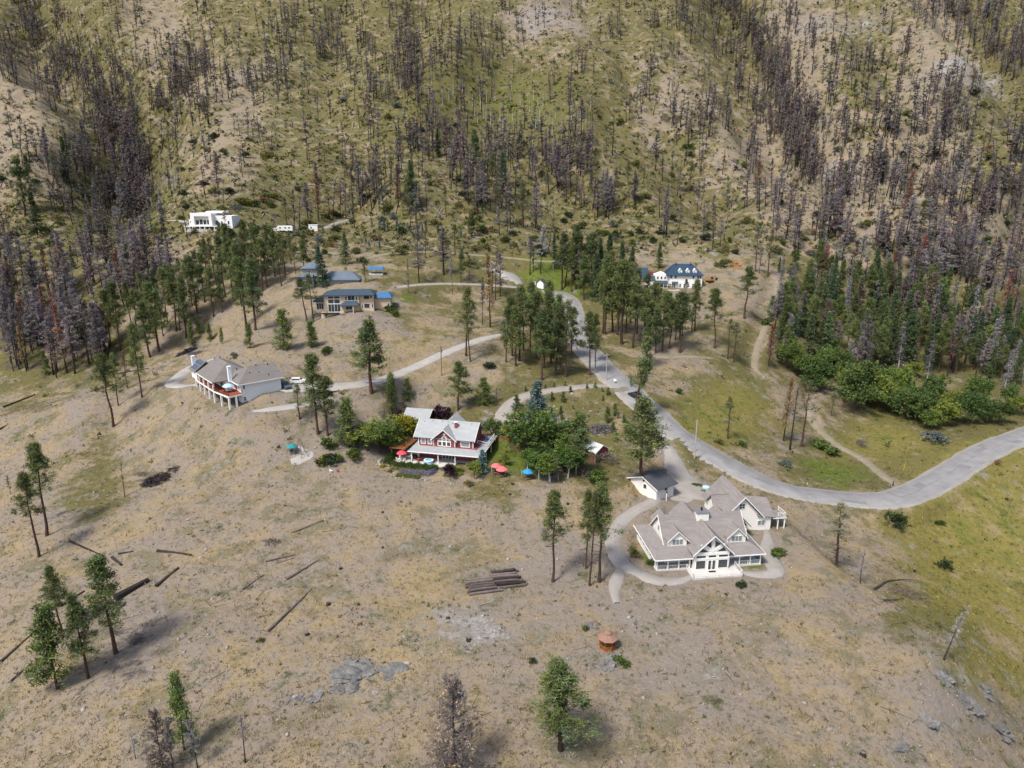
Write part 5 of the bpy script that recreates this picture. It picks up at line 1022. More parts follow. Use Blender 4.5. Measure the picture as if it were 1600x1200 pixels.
window(H2,(11.55,5.75,4.85),(0,-1),.8,.95,1,1,fr=.16); poly_window(H2,[(9.98,4.85),(10.9,4.85),(10.9,5.5)],5.75,fr=.35); poly_window(H2,[(12.2,4.85),(13.12,4.85),(12.2,5.5)],5.75,fr=.35)
MB().tube((11.55,5.75,6.55),(11.55,5.66,6.55),.34,n=12).build("round_vent", wp, H2)
for x, w_ in ((5.7,.7),(6.6,.7),(8.0,.9),(8.9,.4),(9.8,.8)): window(H2,(x,5.5,1.3),(0,-1),w_,.75)
window(H2,(12.7,5.5,.2),(0,-1),3.2,1.9,4,1,name="patio_door"); window(H2,(16.3,5.5,1.2),(0,-1),.8,.7); window(H2,(18.2,5.5,1.2),(0,-1),1.6,.7)
for x in (4.0,11.0,15.4,21.6): post(H2,x,2.3,0,2.75,.18)
for y in (8,13,17.6): post(H2,21.8,y,-.6,2.75,.18)
c_ = MB().box(13.4,14.1,8.6,9.2,6.6,8.9).build("chimney", rs, H2); MB().box(13.3,14.2,8.5,9.3,8.902,9.05).build("chimney_cap", wp, c_)
for x, y, z in ((5.0,9.8,7.9),(7.2,10.2,8.2),(9.8,10.2,8.2),(12.6,9.8,7.95),(17.6,10.0,8.1)): MB().tube((x,y,z-.1),(x,y,z+.35),.11,n=6).build("roof_vent", M['dark_metal'], H2)
railing(H2,[(19.3,9,3.55),(21.9,9,3.05),(21.9,16,3.05)],.9,wp)
for x, y, m in ((20.2,13.2,'blue_cloth'),(20.9,14.4,'pink_cloth'),(20.0,11.0,'white_paint')): pass
# pergola
PG = empty("pergola", tuple(Vector(o_)+Matrix.Rotation(R(rz_),3,'Z')@Vector((.2,6.6,0))), R(rz_-4), "open cedar pergola at the left end of the red house patio", "pergola")
for x in (-1.7,1.7):
    for y in (-3.3,3.3): MB().box(x-.12,x+.12,y-.12,y+.12,-1.0,2.6).build("post", M['cedar'], PG)
    MB().box(x-.08,x+.08,-3.9,3.9,2.602,2.8).build("beam", M['cedar'], PG)
for i in range(15): y = -3.7+i*.528; MB().box(-2.2,2.2,y-.06,y+.06,2.803,2.98).build("rafter", M['cedar'], PG)
for i in range(5): x = -1.8+i*.9; MB().box(x-.04,x+.04,-3.8,3.8,2.983,3.05).build("batten", M['cedar'], PG)
# its garage
GA = empty("garage", tuple(Vector(o_)+Matrix.Rotation(R(rz_),3,'Z')@Vector((-2.6,24.5,1.2))), R(rz_), "garage with pale grey roof behind the red house, half hidden by trees", "garage")
w = MB(); gable_wall(w,'x',-3.2,6.4,2,3.2,-1,2.6,4.3); w.build("wall", rs, GA); MB().gable('x',-3.9,3.9,2,4.7,3.9,2.6,.18).build("roof", gr_, GA); tb = MB(); fascia_gable(tb,'x',3.902,.06,2,3.95,2.58,4.71,.2); tb.build("fascia", wp, GA); MB().box(-1.4,1.4,-1.26,-1.202,-.9,1.4).build("garage_door", wp, GA)

# ---- red shed
P = hit(925,711); RS = empty("red_shed", tuple(P), R(38), "red shed with galvanised metal roof beside a dense pine", "shed")
w = MB(); gable_wall(w,'y',-3.4,7.2,0,2.3,-1.6,2.3,3.6); w.build("wall", rs, RS); MB().gable('y',-3.9,4.2,0,3.9,2.8,2.25,.12).build("roof", M['metal_roof'], RS); tb = MB(); fascia_gable(tb,'y',-3.96,.058,0,2.85,2.22,3.91,.18); tb.box(-2.35,-2.2,-3.48,-3.402,-1.4,2.2); tb.build("white_trim", wp, RS); window(RS,(0,-3.4,.5),(0,-1),.9,.9)
for i in range(3): pass

# ---- white house on the knoll with the red deck
o_, rz_ = HOUSE['left']
H3 = empty("white_house", o_, R(rz_), "white house on the left knoll with grey brown hip roof and raised red deck", "house")
wsd, br = M['white_siding'], M['brown_roof']
MB().box(0,11.2,0,10.5,-1.2,5.25).box(-2.0,6.0,6.0,24.0,-1.2,5.25).build("wall", wsd, H3)
rf = MB(); rf.hip(-.8,11.9,-.9,11.5,5.3,8.6,(4.2,4.6),(11.7,4.6),.22); rf.hip(-5.5,7.2,5.8,24.8,5.3,8.9,(.8,11.5),(.8,19.0),.22); rf.slab([(-5.9,25.2,5.5),(-5.9,19.6,5.5),(-2.2,19.6,8.2),(-2.2,25.2,8.2)],.2); rf.build("roof", br, H3)
for xx_, yy_, z0, z1 in ((-.9,4.9,5.0,9.2),(-4.4,24.6,5.0,9.0)):
    c_ = MB().box(xx_-.45,xx_+.45,yy_-.4,yy_+.4,z0,z1).build("chimney", wsd, H3); MB().box(xx_-.52,xx_+.52,yy_-.47,yy_+.47,z1+.002,z1+.15).build("chimney_cap", wp, c_)
def on_slope(x0, x1, y0, y1, f, d=.05): return [(x0,y0,f(x0,y0)+d),(x1,y0,f(x1,y0)+d),(x1,y1,f(x1,y1)+d),(x0,y1,f(x0,y1)+d)]
sl = lambda x, y: 5.5+(x+5.9)*2.7/3.7
MB().box(-5.2,-2.4,20.0,24.9,3.0,5.4).build("wall", wsd, H3); MB().slab(on_slope(-5.4,-2.7,20.2,24.4,sl,.12),.08).build("skylight_panel", M['solar'], H3); MB().slab(on_slope(-5.5,-2.6,20.05,20.2,sl,.14),.1).slab(on_slope(-5.5,-2.6,22.25,22.35,sl,.14),.1).slab(on_slope(-5.5,-2.6,24.4,24.55,sl,.14),.1).slab(on_slope(-4.1,-4.0,20.2,24.4,sl,.15),.1).build("panel_frame", M['grey_metal'], H3)
dk = MB(); pd = [(-5.1,22.0),(-5.1,6.3),(-3.9,-1.7),(-.05,-1.3),(-.05,6.0),(-2.05,6.0),(-2.05,22.0)]
def poly_prism(pts, z0, z1):
    k = len(pts); return [(x,y,z0) for x,y in pts]+[(x,y,z1) for x,y in pts], [tuple(range(k-1,-1,-1)), tuple(range(k,2*k))]+[(i,(i+1)%k,k+(i+1)%k,k+i) for i in range(k)]
cw_ = pd[::-1]; area = sum(pd[i][0]*pd[(i+1)%7][1]-pd[(i+1)%7][0]*pd[i][1] for i in range(7)); pp = pd if area > 0 else cw_
MB().add(*poly_prism(pp,2.62,2.8)).build("deck", M['red_deck'], H3)
fa = MB()
for a, b_ in zip(pd[:3], pd[1:4]):
    a, b_ = Vector((*a,0)), Vector((*b_,0)); d_ = (b_-a).normalized(); n_ = Vector((d_.y,-d_.x,0)); n_ = n_ if n_.dot(Vector((-1,-.6,0))) > 0 else -n_
    p = [a+n_*.09, b_+n_*.09, b_+n_*.01, a+n_*.01]; fa.add([(q.x,q.y,2.4) for q in p]+[(q.x,q.y,2.83) for q in p], [(3,2,1,0),(4,5,6,7),(0,1,5,4),(1,2,6,5),(2,3,7,6),(3,0,4,7)])
fa.build("deck_fascia", wp, H3)
for x, y in ((-5.0,21.8),(-5.0,18.4),(-5.0,14.6),(-5.0,10.6),(-5.0,6.6)): post(H3,x,y,-2.4,5.1,.42,wsd)
for x, y in ((-4.5,2.4),(-3.8,-1.5),(-1.9,-1.4)): post(H3,x,y,-2.4,2.6,.42,wsd)
railing(H3,[(-5.0,21.8,2.8),(-5.0,6.4,2.8)],1.0,M['red_deck'],.22); railing(H3,[(-5.0,6.3,2.8),(-3.85,-1.6,2.8),(-.1,-1.25,2.8)],1.0,M['dark_metal'],.3)
for y in (9,13,17,20.5): window(H3,(-2.0,y,3.1),(-1,0),1.8,1.7,2,1)
window(H3,(0,3.4,3.1),(-1,0),2.4,1.8,2,1); window(H3,(0,1.2,3.3),(-1,0),.8,1.2)
for y in (3,9,14,19): window(H3,(-2.0 if y > 6 else 0,y,.2),(-1,0),1.6,1.5,2,1)
window(H3,(.9,0,3.7),(0,-1),.5,.95,1,2); window(H3,(.9,0,.4),(0,-1),.5,1.05,1,2)
tb = MB(); tb.box(-.8,11.95,-.97,-.902,5.02,5.3).box(-.87,-.802,-.9,5.6,5.02,5.3).box(-5.57,-5.502,5.8,24.8,5.02,5.3); tb.build("fascia", wp, H3)
MB().box(0,11.25,-.05,-.002,2.45,2.62).build("band_board", wp, H3)
for x, y, z in ((2.2,8,7.6),(3.6,2.2,7.2),(6.0,2.0,7.0),(8.2,.6,6.3),(9.4,4.0,8.4),(6.2,4.3,8.55),(1.6,19.5,8.8),(.2,20.2,8.4)): MB().tube((x,y,z-.5),(x,y,z+.25),.12,n=6).build("roof_vent", M['dark_metal'], H3)
UM = None
def umbrella(P, label, m, r=1.35, h=2.5, group=None, tilt=(0,0)):
    u = empty("umbrella", P, random.uniform(0,1), label, "umbrella", group); n = 8
    vs = [(0,0,h)]+[(r*.55*math.cos(2*math.pi*i/n), r*.55*math.sin(2*math.pi*i/n), h-.16*r) for i in range(n)]+[(r*math.cos(2*math.pi*i/n), r*math.sin(2*math.pi*i/n), h-.48*r) for i in range(n)]+[(r*1.0*math.cos(2*math.pi*i/n), r*1.0*math.sin(2*math.pi*i/n), h-.48*r-.12) for i in range(n)]
    fs = [(0,1+i,1+(i+1)%n) for i in range(n)]+[(1+i,1+n+i,1+n+(i+1)%n,1+(i+1)%n) for i in range(n)]+[(1+n+i,1+2*n+i,1+2*n+(i+1)%n,1+n+(i+1)%n) for i in range(n)]
    MB().add(vs, fs).build("canopy", m, u); mb = MB().tube((0,0,0),(0,0,h+.1),.035,n=6); mb.build("pole", M['wood'], u); MB().tube((0,0,0),(0,0,.1),.28,.22,n=10).build("base", M['dark_metal'], u); return u
def garden_table(P, label, m, r=.55, chairs=None):
    t = empty("table", P, 0, label, "table"); MB().tube((0,0,.70),(0,0,.74),r,n=12).build("tabletop", m, t)
    for i in range(3): a = 2.09*i; MB().tube((r*.7*math.cos(a),r*.7*math.sin(a),0),(r*.3*math.cos(a),r*.3*math.sin(a),.7),.03,n=5).build("leg", m, t)
    return t
def chair(P, rz, label, m, group=None):
    c = empty("chair", P, rz, label, "chair", group); MB().box(-.27,.27,-.27,.27,.40,.45).build("seat", m, c); MB().slab([(-.27,.27,.45),(.27,.27,.45),(.27,.38,1.0),(-.27,.38,1.0)],.04).build("backrest", m, c)
    for x in (-.24,.24):
        for y in (-.24,.24): MB().box(x-.025,x+.025,y-.025,y+.025,0,.4).build("leg", m, c)
    return c
def loc_w(o_, rz_, x, y, z): return tuple(Vector(o_)+Matrix.Rotation(R(rz_),3,'Z')@Vector((x,y,z)))
umbrella(loc_w(o_,rz_,-2.2,3.2,2.8),"pale blue umbrella on the raised red deck of the white house",M['tub_blue'],1.5,2.3); garden_table(loc_w(o_,rz_,-2.2,2.6,2.8),"patio table under the pale blue umbrella on the red deck",M['tub_blue'],.8)
chair(loc_w(o_,rz_,-3.2,2.4,2.8),R(90),"dark chair at the table on the red deck",M['dark_metal'])

# ---- orange house under construction
P = np.array(hit(545,487)); o3 = (-63.6, P[1], P[2]); pad(o3, 0, 0, 30, 0, 12, dz=0, blend=1) if False else None
ob = atp = rays(545,487); o3 = tuple(np.array(rays(493,489))*(P[1]/rays(493,489)[1])); o3 = (o3[0], P[1]-.5, P[2]-.2)
H4 = empty("orange_house", o3, R(4), "unfinished tan sheathed house with dark slate blue hip roofs", "house"); tb_, sr = M['tan_board'], M['slate_roof']
k = .0355*1.03
def fx(v): return (v-620)*k
MB().box(fx(680),fx(905),-.3,6,-2.6,.05).box(fx(905),fx(1030),-.6,6,-2.0,-.05).build("foundation", M['pale_board'], H4)
MB().box(fx(715),fx(1058),0,9,.05,6.3).box(fx(630),fx(712),.8,9,-.2,4.0).box(fx(1060),fx(1198),.6,9,-.6,6.1).build("wall", tb_, H4); MB().box(fx(1200),fx(1355),3.2,11,-.6,4.6).build("wall", tb_, H4)
rf = MB(); rf.hip(fx(700),fx(1210),-.9,10,6.3,7.75,(fx(800),4.5),(fx(1150),4.5),.25); rf.hip(fx(604),fx(716),-.2,9.6,4.0,5.6,(fx(655),4),(fx(700),4),.22); rf.hip(fx(872),fx(1062),-2.6,1.0,2.85,4.2,(fx(925),-.2),(fx(1030),-.2),.2); rf.build("roof", sr, H4)
bt_ = MB(); bt_.hip(fx(1195),fx(1372),2.4,11.6,4.7,6.3,(fx(1240),6.5),(fx(1330),6.5),.2); bt_.build("tarp_covered_roof", M['blue_tarp'], H4)
for x in (782,842): window(H4,(fx(x),0,3.2),(0,-1),2.0,1.5,1,1,fr=.13); window(H4,(fx(x),0,4.95),(0,-1),2.0,.85,1,1,fr=.13); window(H4,(fx(x),0,.2),(0,-1),2.05,2.75,2,1,fr=.12)
window(H4,(fx(982),0,4.3),(0,-1),2.4,1.6,2,1,fr=.15); window(H4,(fx(930),0,4.4),(0,-1),.6,1.3); window(H4,(fx(1034),0,4.4),(0,-1),.5,1.3)
window(H4,(fx(1130),.6,4.6),(0,-1),1.9,1.5,1,1,fm=tb_); window(H4,(fx(1175),.6,4.9),(0,-1),.5,1.2,1,1,fm=tb_); window(H4,(fx(1130),.6,1.3),(0,-1),1.9,1.6,1,1); window(H4,(fx(1085),.6,1.4),(0,-1),.4,1.3); window(H4,(fx(1185),.6,1.4),(0,-1),.5,1.3)
window(H4,(fx(670),.8,1.0),(0,-1),2.4,2.2,3,1); window(H4,(fx(730),-.3,-1.4),(0,-1),.9,.8); window(H4,(fx(955),0,.9),(0,-1),2.2,1.2,2,1); window(H4,(fx(1335),3.2,1.4),(0,-1),.7,1.2)
for x in (893,1005): post(H4,fx(x),-2.2,-.2,2.7,.3,tb_)
MB().box(fx(880),fx(1060),-2.7,-.602,-.5,-.2).build("porch_floor", M['wood'], H4); MB().box(fx(690),fx(860),-1.8,-.302,-.3,-.1).build("balcony", M['dark_metal'], H4); railing(H4,[(fx(690),-1.75,-.1),(fx(860),-1.75,-.1)],.9,M['dark_metal'],.5)

# ---- grey house behind, blue tarp shelter
P = hit(500,449); o4 = np.array(rays(462,436))*(P[1]/rays(462,436)[1]); m_ = (o4[1]*CT-o4[2]*ST)/FPX; H5 = empty("grey_house", (o4[0],o4[1],P[2]), R(2), "grey house with blue grey gable roofs behind the big dark fir", "house"); kk = m_/6.667
def gx(v): return (v-420)*kk
MB().box(gx(440),gx(600),0,8,-1,4.4).box(gx(485),gx(640),1.0,8,4.4,7.6).box(gx(640),gx(1068),.5,8,-1,3.0).build("wall", M['grey_siding'], H5)
rf = MB(); rf.slab([(gx(415),-1.0,4.3),(gx(600),-1.0,4.3),(gx(600),1.0,5.2),(gx(470),1.0,5.2)],.2); rf.hip(gx(470),gx(660),.2,8.6,7.6,9.6,(gx(545),4.4),(gx(600),4.4),.2); rf.hip(gx(630),gx(1085),-.4,8.8,3.0,6.0,(gx(760),4.2),(gx(980),4.2),.2); rf.build("roof", M['grey_blue_roof'], H5)
window(H5,(gx(560),1.0,5.2),(0,-1),.8,1.4,1,2); window(H5,(gx(520),0,1.0),(0,-1),1.8,1.6,2,1); window(H5,(gx(890),.5,.6),(0,-1),1.8,1.3,2,1); window(H5,(gx(1010),.5,.6),(0,-1),1.0,1.2)
P = hit(588,428); T5 = empty("tarp_shelter", tuple(P), R(3), "bright blue tarp shelter beside the grey house", "shelter"); 
MB().gable('x',-3.2,3.2,0,3.1,2.2,2.0,.05).build("tarp", M['blue_tarp'], T5)
for x in (-3.0,0,3.0):
    for y in (-2,2): MB().tube((x,y,-.4),(x,y,2.0),.06,n=5).build("post", M['grey_metal'], T5)
MB().box(-3.0,3.0,-1.9,1.9,-.3,.25).build("base", M['concrete'], T5)

# ---- flat roofed white house
P = hit(330,357); dr = rays(292,357); o6 = dr*(P[1]/dr[1]); mpx = (P[1]*CT-P[2]*ST)/FPX; kk = mpx/5.161; H6 = empty("flat_roofed_house", (o6[0],P[1],P[2]-.3), R(-3), "white flat roofed modern house on the terrace far left", "house")
def mx_(v): return (v-217)*kk
ZB = lambda v: (272-v)*kk*1.02
ws = M['white_paint']
MB().box(mx_(270),mx_(440),0,9,.1,ZB(150)).box(mx_(440)+.002,mx_(585),1.5,10,.1,ZB(170)).box(mx_(236),mx_(268),.8,8,.1,ZB(200)).box(mx_(365),mx_(508),3,9.5,ZB(150),ZB(136)).build("wall", ws, H6)
MB().box(mx_(217),mx_(480),-2.4,-.002,-1.2,.09).build("terrace", M['concrete'], H6)
MB().box(mx_(268),mx_(442),-1.6,.0,ZB(172),ZB(148)+.05).box(mx_(268),mx_(298),-1.6,-.002,ZB(240),ZB(172)).box(mx_(418),mx_(442),-1.6,-.002,ZB(240),ZB(172)).box(mx_(268),mx_(442),-1.6,-.002,ZB(246),ZB(240)).build("portal_frame", ws, H6)
for i in range(4): window(H6,(mx_(312+i*30),0,ZB(238)),(0,-1),1.5,2.6 if i == 1 else 2.2,1,1,fr=.12)
for i in range(6): window(H6,(mx_(250+i*34),0,.25),(0,-1),1.3,1.5,1,1,fr=.15)
window(H6,(mx_(458),1.5,ZB(245)),(0,-1),1.4,2.4,1,2,fr=.12); window(H6,(mx_(500),1.5,ZB(235)),(0,-1),.8,1.4); window(H6,(mx_(555),1.5,ZB(235)),(0,-1),.8,1.6); window(H6,(mx_(535),1.5,.5),(0,-1),.9,1.3); window(H6,(mx_(252),.8,ZB(225)),(0,-1),1.2,1.0)
for v in (222,262,302,342,382,422,462): post(H6,mx_(v),-2.2,-1.2,1.6,.3,ws)
railing(H6,[(mx_(217),-2.3,1.6),(mx_(480),-2.3,1.6)],.7,ws,.6); MB().box(mx_(217),mx_(480),-2.4,-.002,1.35,1.58).build("balcony", ws, H6)
# white trailer and white hut to the right of it
P = hit(442,362); TR = empty("trailer", tuple(P), R(6), "long white camper trailer parked right of the flat roofed white house", "trailer"); 
MB().prism([(-5.5,.55),(5.0,.55),(5.0,2.2),(4.2,2.9),(-2.2,2.9),(-2.9,1.9),(-5.5,1.6)],-1.2,1.2,'y').build("body", ws, TR)
for x in (-.8,.6,3.2): MB().tube((x,-1.22,.4),(x,-1.05,.4),.4,n=10).build("wheel", M['tyre'], TR)
for x in (-1,1.5,3.4): window(TR,(x,-1.2,1.7),(0,-1),.9,.6,fr=.04)
P = hit(490,360); HT = empty("white_hut", tuple(P), R(4), "small white box hut right of the white camper trailer", "hut"); MB().box(-2.3,2.3,-1.2,1.2,-.3,2.9).build("wall", ws, HT); MB().box(-2.45,2.45,-1.35,1.35,2.902,3.05).build("roof", ws, HT); window(HT,(-1,-1.2,1.1),(0,-1),.8,.8,fr=.05)

# ---- blue roofed white house
P = hit(1060,449); dr = rays(1045,447); o7 = dr*(P[1]/dr[1]); kk = (P[1]*CT-P[2]*ST)/FPX/10.667; H7 = empty("blue_roofed_house", (o7[0],P[1],P[2]-.2), R(-4), "white house with tall blue hip roof and three white dormers", "house")
def bx_(v): return (v-745)*kk
ZM = lambda v: (530-v)*kk*1.02
MB().box(bx_(750),bx_(1285),0,10,-.6,ZM(322)).build("wall", ws, H7); gable_wall(MB(),'y',.4,9,bx_(625),bx_(745)-bx_(625)-.003,-.6,ZM(395),ZM(305),0,0).build("wall", ws, H7) if False else MB().prism([(bx_(515),-.6),(bx_(745)-.003,-.6),(bx_(745)-.003,ZM(330)),(bx_(640),ZM(300)),(bx_(515),ZM(345))],.6,9,'y').build("wall", ws, H7)
MB().hip(bx_(690),bx_(1305),-.8,10.8,ZM(322),ZM(322)+4.6,(bx_(835),5),(bx_(1135),5),.25).build("roof", M['blue_roof'], H7)
for v in (922,1045,1160):
    x = bx_(v); d_ = gable_wall(MB(),'y',.5,3,x,.85,ZM(322),ZM(262),ZM(225)).build("dormer", ws, H7); MB().gable('y',.2,3.6,x,ZM(215),1.05,ZM(262),.1).build("dormer_roof", ws, d_); window(H7,(x,.5,ZM(300)),(0,-1),.6,.9,1,2)
for v in (775,850,1140,1215,1255): window(H7,(bx_(v),0,ZM(375)),(0,-1),.75,1.1,1,1)
for v in (765,800,835): window(H7,(bx_(v),0,.2),(0,-1),.7,1.7,1,2)
for v in (930,1000,1060,1140,1165,1195,1250): window(H7,(bx_(v),0,.4),(0,-1),.7,1.5,1,2)
for v in (560,620,680): window(H7,(bx_(v),.6,ZM(390)),(0,-1),.7,1.1)
MB().slab([(bx_(505),-2.0,ZM(450)),(bx_(722),-2.0,ZM(450)),(bx_(722),.6,ZM(415)),(bx_(505),.6,ZM(415))],.14).slab([(bx_(790),-1.0,ZM(448)),(bx_(890),-1.0,ZM(448)),(bx_(890),0,ZM(428)),(bx_(790),0,ZM(428))],.12).build("porch_roof", M['slate_roof'], H7)
for v in (515,580,650,712): post(H7,bx_(v),-1.8,-.5,ZM(455),.16)
MB().box(bx_(330),bx_(900),-4.5,-.81,-.8,-.4).build("terrace", M['concrete'], H7)
for v in (865,1105): MB().tube((bx_(v),4,ZM(200)),(bx_(v),4,ZM(150)+.6),.15,n=6).build("roof_vent", M['dark_metal'], H7)
WG = empty("blue_roofed_wing", (o7[0],P[1],P[2]-.2), R(-4), "smaller white wing house with blue roof left of the tall blue roofed house, behind pines", "house")
MB().box(bx_(165),bx_(445),1,9,-.6,ZM(392)).box(bx_(345),bx_(500),-1.5,1,-.6,ZM(400)).build("wall", ws, WG); MB().hip(bx_(150),bx_(455),.2,9.8,ZM(392),ZM(225),(bx_(190),5),(bx_(400),5),.22).build("roof", M['blue_roof'], WG); MB().gable('x',bx_(340),bx_(505),-.2,ZM(340),1.8,ZM(402),.15).build("roof", M['slate_roof'], WG)
x = bx_(212); d_ = gable_wall(MB(),'y',1.2,3,x,.8,ZM(370),ZM(320),ZM(285)).build("dormer", ws, WG); MB().gable('y',.9,4,x,ZM(275),1.0,ZM(322),.1).build("dormer_roof", M['blue_roof'], d_)
window(WG,(bx_(405),-1.5,.6),(0,-1),.9,1.4); window(WG,(bx_(270),1,.6),(0,-1),1.2,1.3,2,1); MB().box(bx_(420),bx_(490),2,4,ZM(340),ZM(280)).build("chimney", M['red_siding'], WG)

# ---- small buildings round the lawn
P = hit(846,449); SH = empty("garden_shed", tuple(P), R(-25), "tiny white gabled shed with grey roof beside the green lawn", "shed"); w = MB(); gable_wall(w,'y',-1.6,3.2,0,1.6,-.4,2.2,3.6); w.build("wall", ws, SH); MB().gable('y',-1.9,1.9,0,3.8,2.0,2.1,.1).build("roof", M['dark_roof'], SH); MB().box(-.45,.45,-1.66,-1.602,-.2,1.7).build("door", ws, SH)
P = hit(872,419); PV = empty("garden_pavilion", tuple(P), R(0), "open garden pavilion with dark blue green roof behind the lawn", "pavilion"); MB().hip(-2.8,2.8,-2,2,2.4,3.5,(-1,0),(1,0),.12).build("roof", M['slate_roof'], PV)
for x in (-2.4,2.4):
    for y in (-1.7,1.7): post(PV,x,y,-.3,2.3,.16)
P = hit(834,445); KB = empty("white_cabinet", tuple(P), 0, "small white utility cabinet left of the tiny gabled shed", "cabinet"); MB().box(-.9,.9,-.5,.5,-.2,1.7).build("body", ws, KB); MB().box(-.98,.98,-.58,.58,1.702,1.8).build("lid", M['grey_metal'], KB)
# ------------------------------------------------------------------ vehicles
def vehicle(P, rz, label, paint, kind="car", L=4.6, W=1.85, name=None):
    v = empty(name or kind, P, rz, label, kind); h = 1.5 if kind != "van" else 2.2
    if kind == "suv" or kind == "car":
        lo = [(-L/2,.35),(L/2-.1,.35),(L/2,.75),(L/2-.15,.95),(L*.22,1.02),(-L/2+.05,1.05)]; cab = [(L*.22,1.0),(L*.08,1.5),(-L*.40,1.52),(-L/2+.12,1.0)]
        if kind == "suv": lo = [(a,z*1.12) for a,z in lo]; cab = [(a,z*1.14) for a,z in cab]
    elif kind == "pickup":
        lo = [(-L/2,.45),(L/2-.1,.45),(L/2,.9),(L/2-.1,1.1),(L*.2,1.15),(-L/2,1.15)]; cab = [(L*.2,1.13),(L*.1,1.8),(-L*.12,1.82),(-L*.16,1.13)]
    else:
        lo = [(-L/2,.4),(L/2,.4),(L/2,1.0),(-L/2,1.0)]; cab = [(L/2-.1,.99),(L/2-.6,2.2),(-L/2,2.25),(-L/2,.99)]
    y = W/2; MB().prism(lo,-y,y,'y').build("body", paint, v); MB().prism(cab,-y+.12,y-.12,'y').build("cab", paint, v)
    cx = sum(p[0] for p in cab)/4; czz = sum(p[1] for p in cab)/4; g = [(cx+(a-cx)*.82, czz+(z-czz)*.68) for a,z in cab]
    MB().prism(g,-y+.105,y-.105,'y').build("side_window", M['glass'], v); f = cab
    a, b_ = Vector((f[0][0],0,f[0][1])), Vector((f[1][0],0,f[1][1])); n_ = Vector((b_.z-a.z,0,a.x-b_.x)).normalized()*.015; p, q = a.lerp(b_,.12)+n_, a.lerp(b_,.9)+n_
    MB().slab([(p.x,-y+.2,p.z),(p.x,y-.2,p.z),(q.x,y-.25,q.z),(q.x,-y+.25,q.z)],.02).build("windscreen", M['glass'], v)
    for x in (-L*.31, L*.31):
        for s_ in (-1,1):
            wh = MB().tube((x,s_*(y+.02),.34),(x,s_*(y-.2),.34),.34,n=14).build("wheel", M['tyre'], v); MB().tube((x,s_*(y+.03),.34),(x,s_*(y+.02),.34),.2,n=10).build("rim", M['grey_metal'], wh)
    for s_ in (-1,1): MB().box(L/2-.1,L/2+.005,s_*(y-.35)-.18,s_*(y-.35)+.18,.72,.88).build("headlight", M['pale_glass'], v)
    return v
def gp(px, py, dz=0.0): P = hit(px, py); return (P[0], P[1], P[2]+dz)
vehicle(gp(467,600,.15), R(8), "white car parked at the top of the gravel driveway", M['car_white'], "suv", 4.7, name="parked_car")
vehicle(gp(446,607,.15), R(-50), "dark grey pickup truck parked against the white house wall", M['car_grey'], "pickup", 5.2, name="pickup_truck")
vehicle(gp(992,622,.15), R(118), "black car driving on the asphalt road", M['car_black'], "suv", 4.6, name="driving_car")
vehicle(gp(1068,752,.1), R(100), "dark car at the top of the house driveway", M['car_black'], "car", 4.4, name="parked_car") if False else None
vehicle(gp(1150,417,.15), R(-6), "orange flatbed truck on the dirt road right of the blue roofed house", M['orange_paint'], "pickup", 6.0, 2.1, "flatbed_truck")
P = gp(1109,441); EX = empty("excavator", P, R(20), "orange excavator beside the blue roofed house", "excavator")
MB().box(-1.3,1.3,-.9,.9,.8,1.5).build("body", M['orange_paint'], EX); MB().box(.3,1.2,-.85,0,1.502,2.6).build("cab", M['glass'], EX); MB().path([(1.2,.4,1.3),(2.6,.4,3.0),(3.8,.4,1.9)],[.2,.2,.14],n=4).build("boom", M['orange_paint'], EX); MB().prism([(3.5,1.9),(4.1,1.9),(4.2,1.2),(3.6,1.0)],.0,.8,'y').build("bucket", M['dark_metal'], EX)
for y in (-.9,.9): MB().prism([(-1.5,.25),(-1.2,0),(1.2,0),(1.5,.25),(1.5,.55),(1.2,.78),(-1.2,.78),(-1.5,.55)],y-.25,y+.25,'y').build("track", M['tyre'], EX)

# ------------------------------------------------------------------ red house patio and garden
o_, rz_ = HOUSE['red']; lw = lambda x, y, z=.02: loc_w(o_, rz_, x, y, z)
HT = empty("hot_tub", lw(8.6,2.0), R(rz_), "round pale blue hot tub on the red house patio", "hot tub"); n = 20
def ring(r0, r1, z0, z1): 
    vs = []; fs = []
    for i in range(n):
        a = 2*math.pi*i/n; c, s = math.cos(a), math.sin(a); vs += [(r0*c,r0*s,z0),(r0*c,r0*s,z1),(r1*c,r1*s,z1),(r1*c,r1*s,z0)]
    for i in range(n):
        j = (i+1)%n; p, q = 4*i, 4*j
        for k in range(4): fs.append((p+k,q+k,q+(k+1)%4,p+(k+1)%4))
    return vs, fs
MB().add(*ring(1.15,.93,0,.85)).build("shell", M['tub_blue'], HT); MB().tube((0,0,.1),(0,0,.70),.928,n=20).build("water", M['water'], HT); MB().add(*ring(1.22,.90,.853,.92)).build("rim", M['white_paint'], HT)
umbrella(lw(1.3,2.6),"pink red umbrella at the left end of the red house patio",M['pink_cloth'],1.35,2.5); garden_table(lw(1.3,2.4),"small table under the pink red patio umbrella",M['white_paint'],.6)
for x, y, a in ((.5,1.8,140),(2.2,1.7,220),(.6,3.4,40)): chair(lw(x,y),R(rz_+a),"white chair at the table under the pink red patio umbrella",M['white_paint'],"white chairs under the pink red umbrella")
garden_table(lw(5.9,3.0),"dark red round patio table left of the hot tub",M['red_siding'],.7)
for x, y, a in ((5.0,3.0,90),(6.8,3.0,-90),(5.9,2.0,180)): chair(lw(x,y),R(rz_+a),"dark red chair round the patio table left of the hot tub",M['red_siding'],"dark red patio chairs")
chair(lw(3.9,2.6),R(rz_+100),"black patio chair between the umbrella and the dark red table",M['dark_metal'])
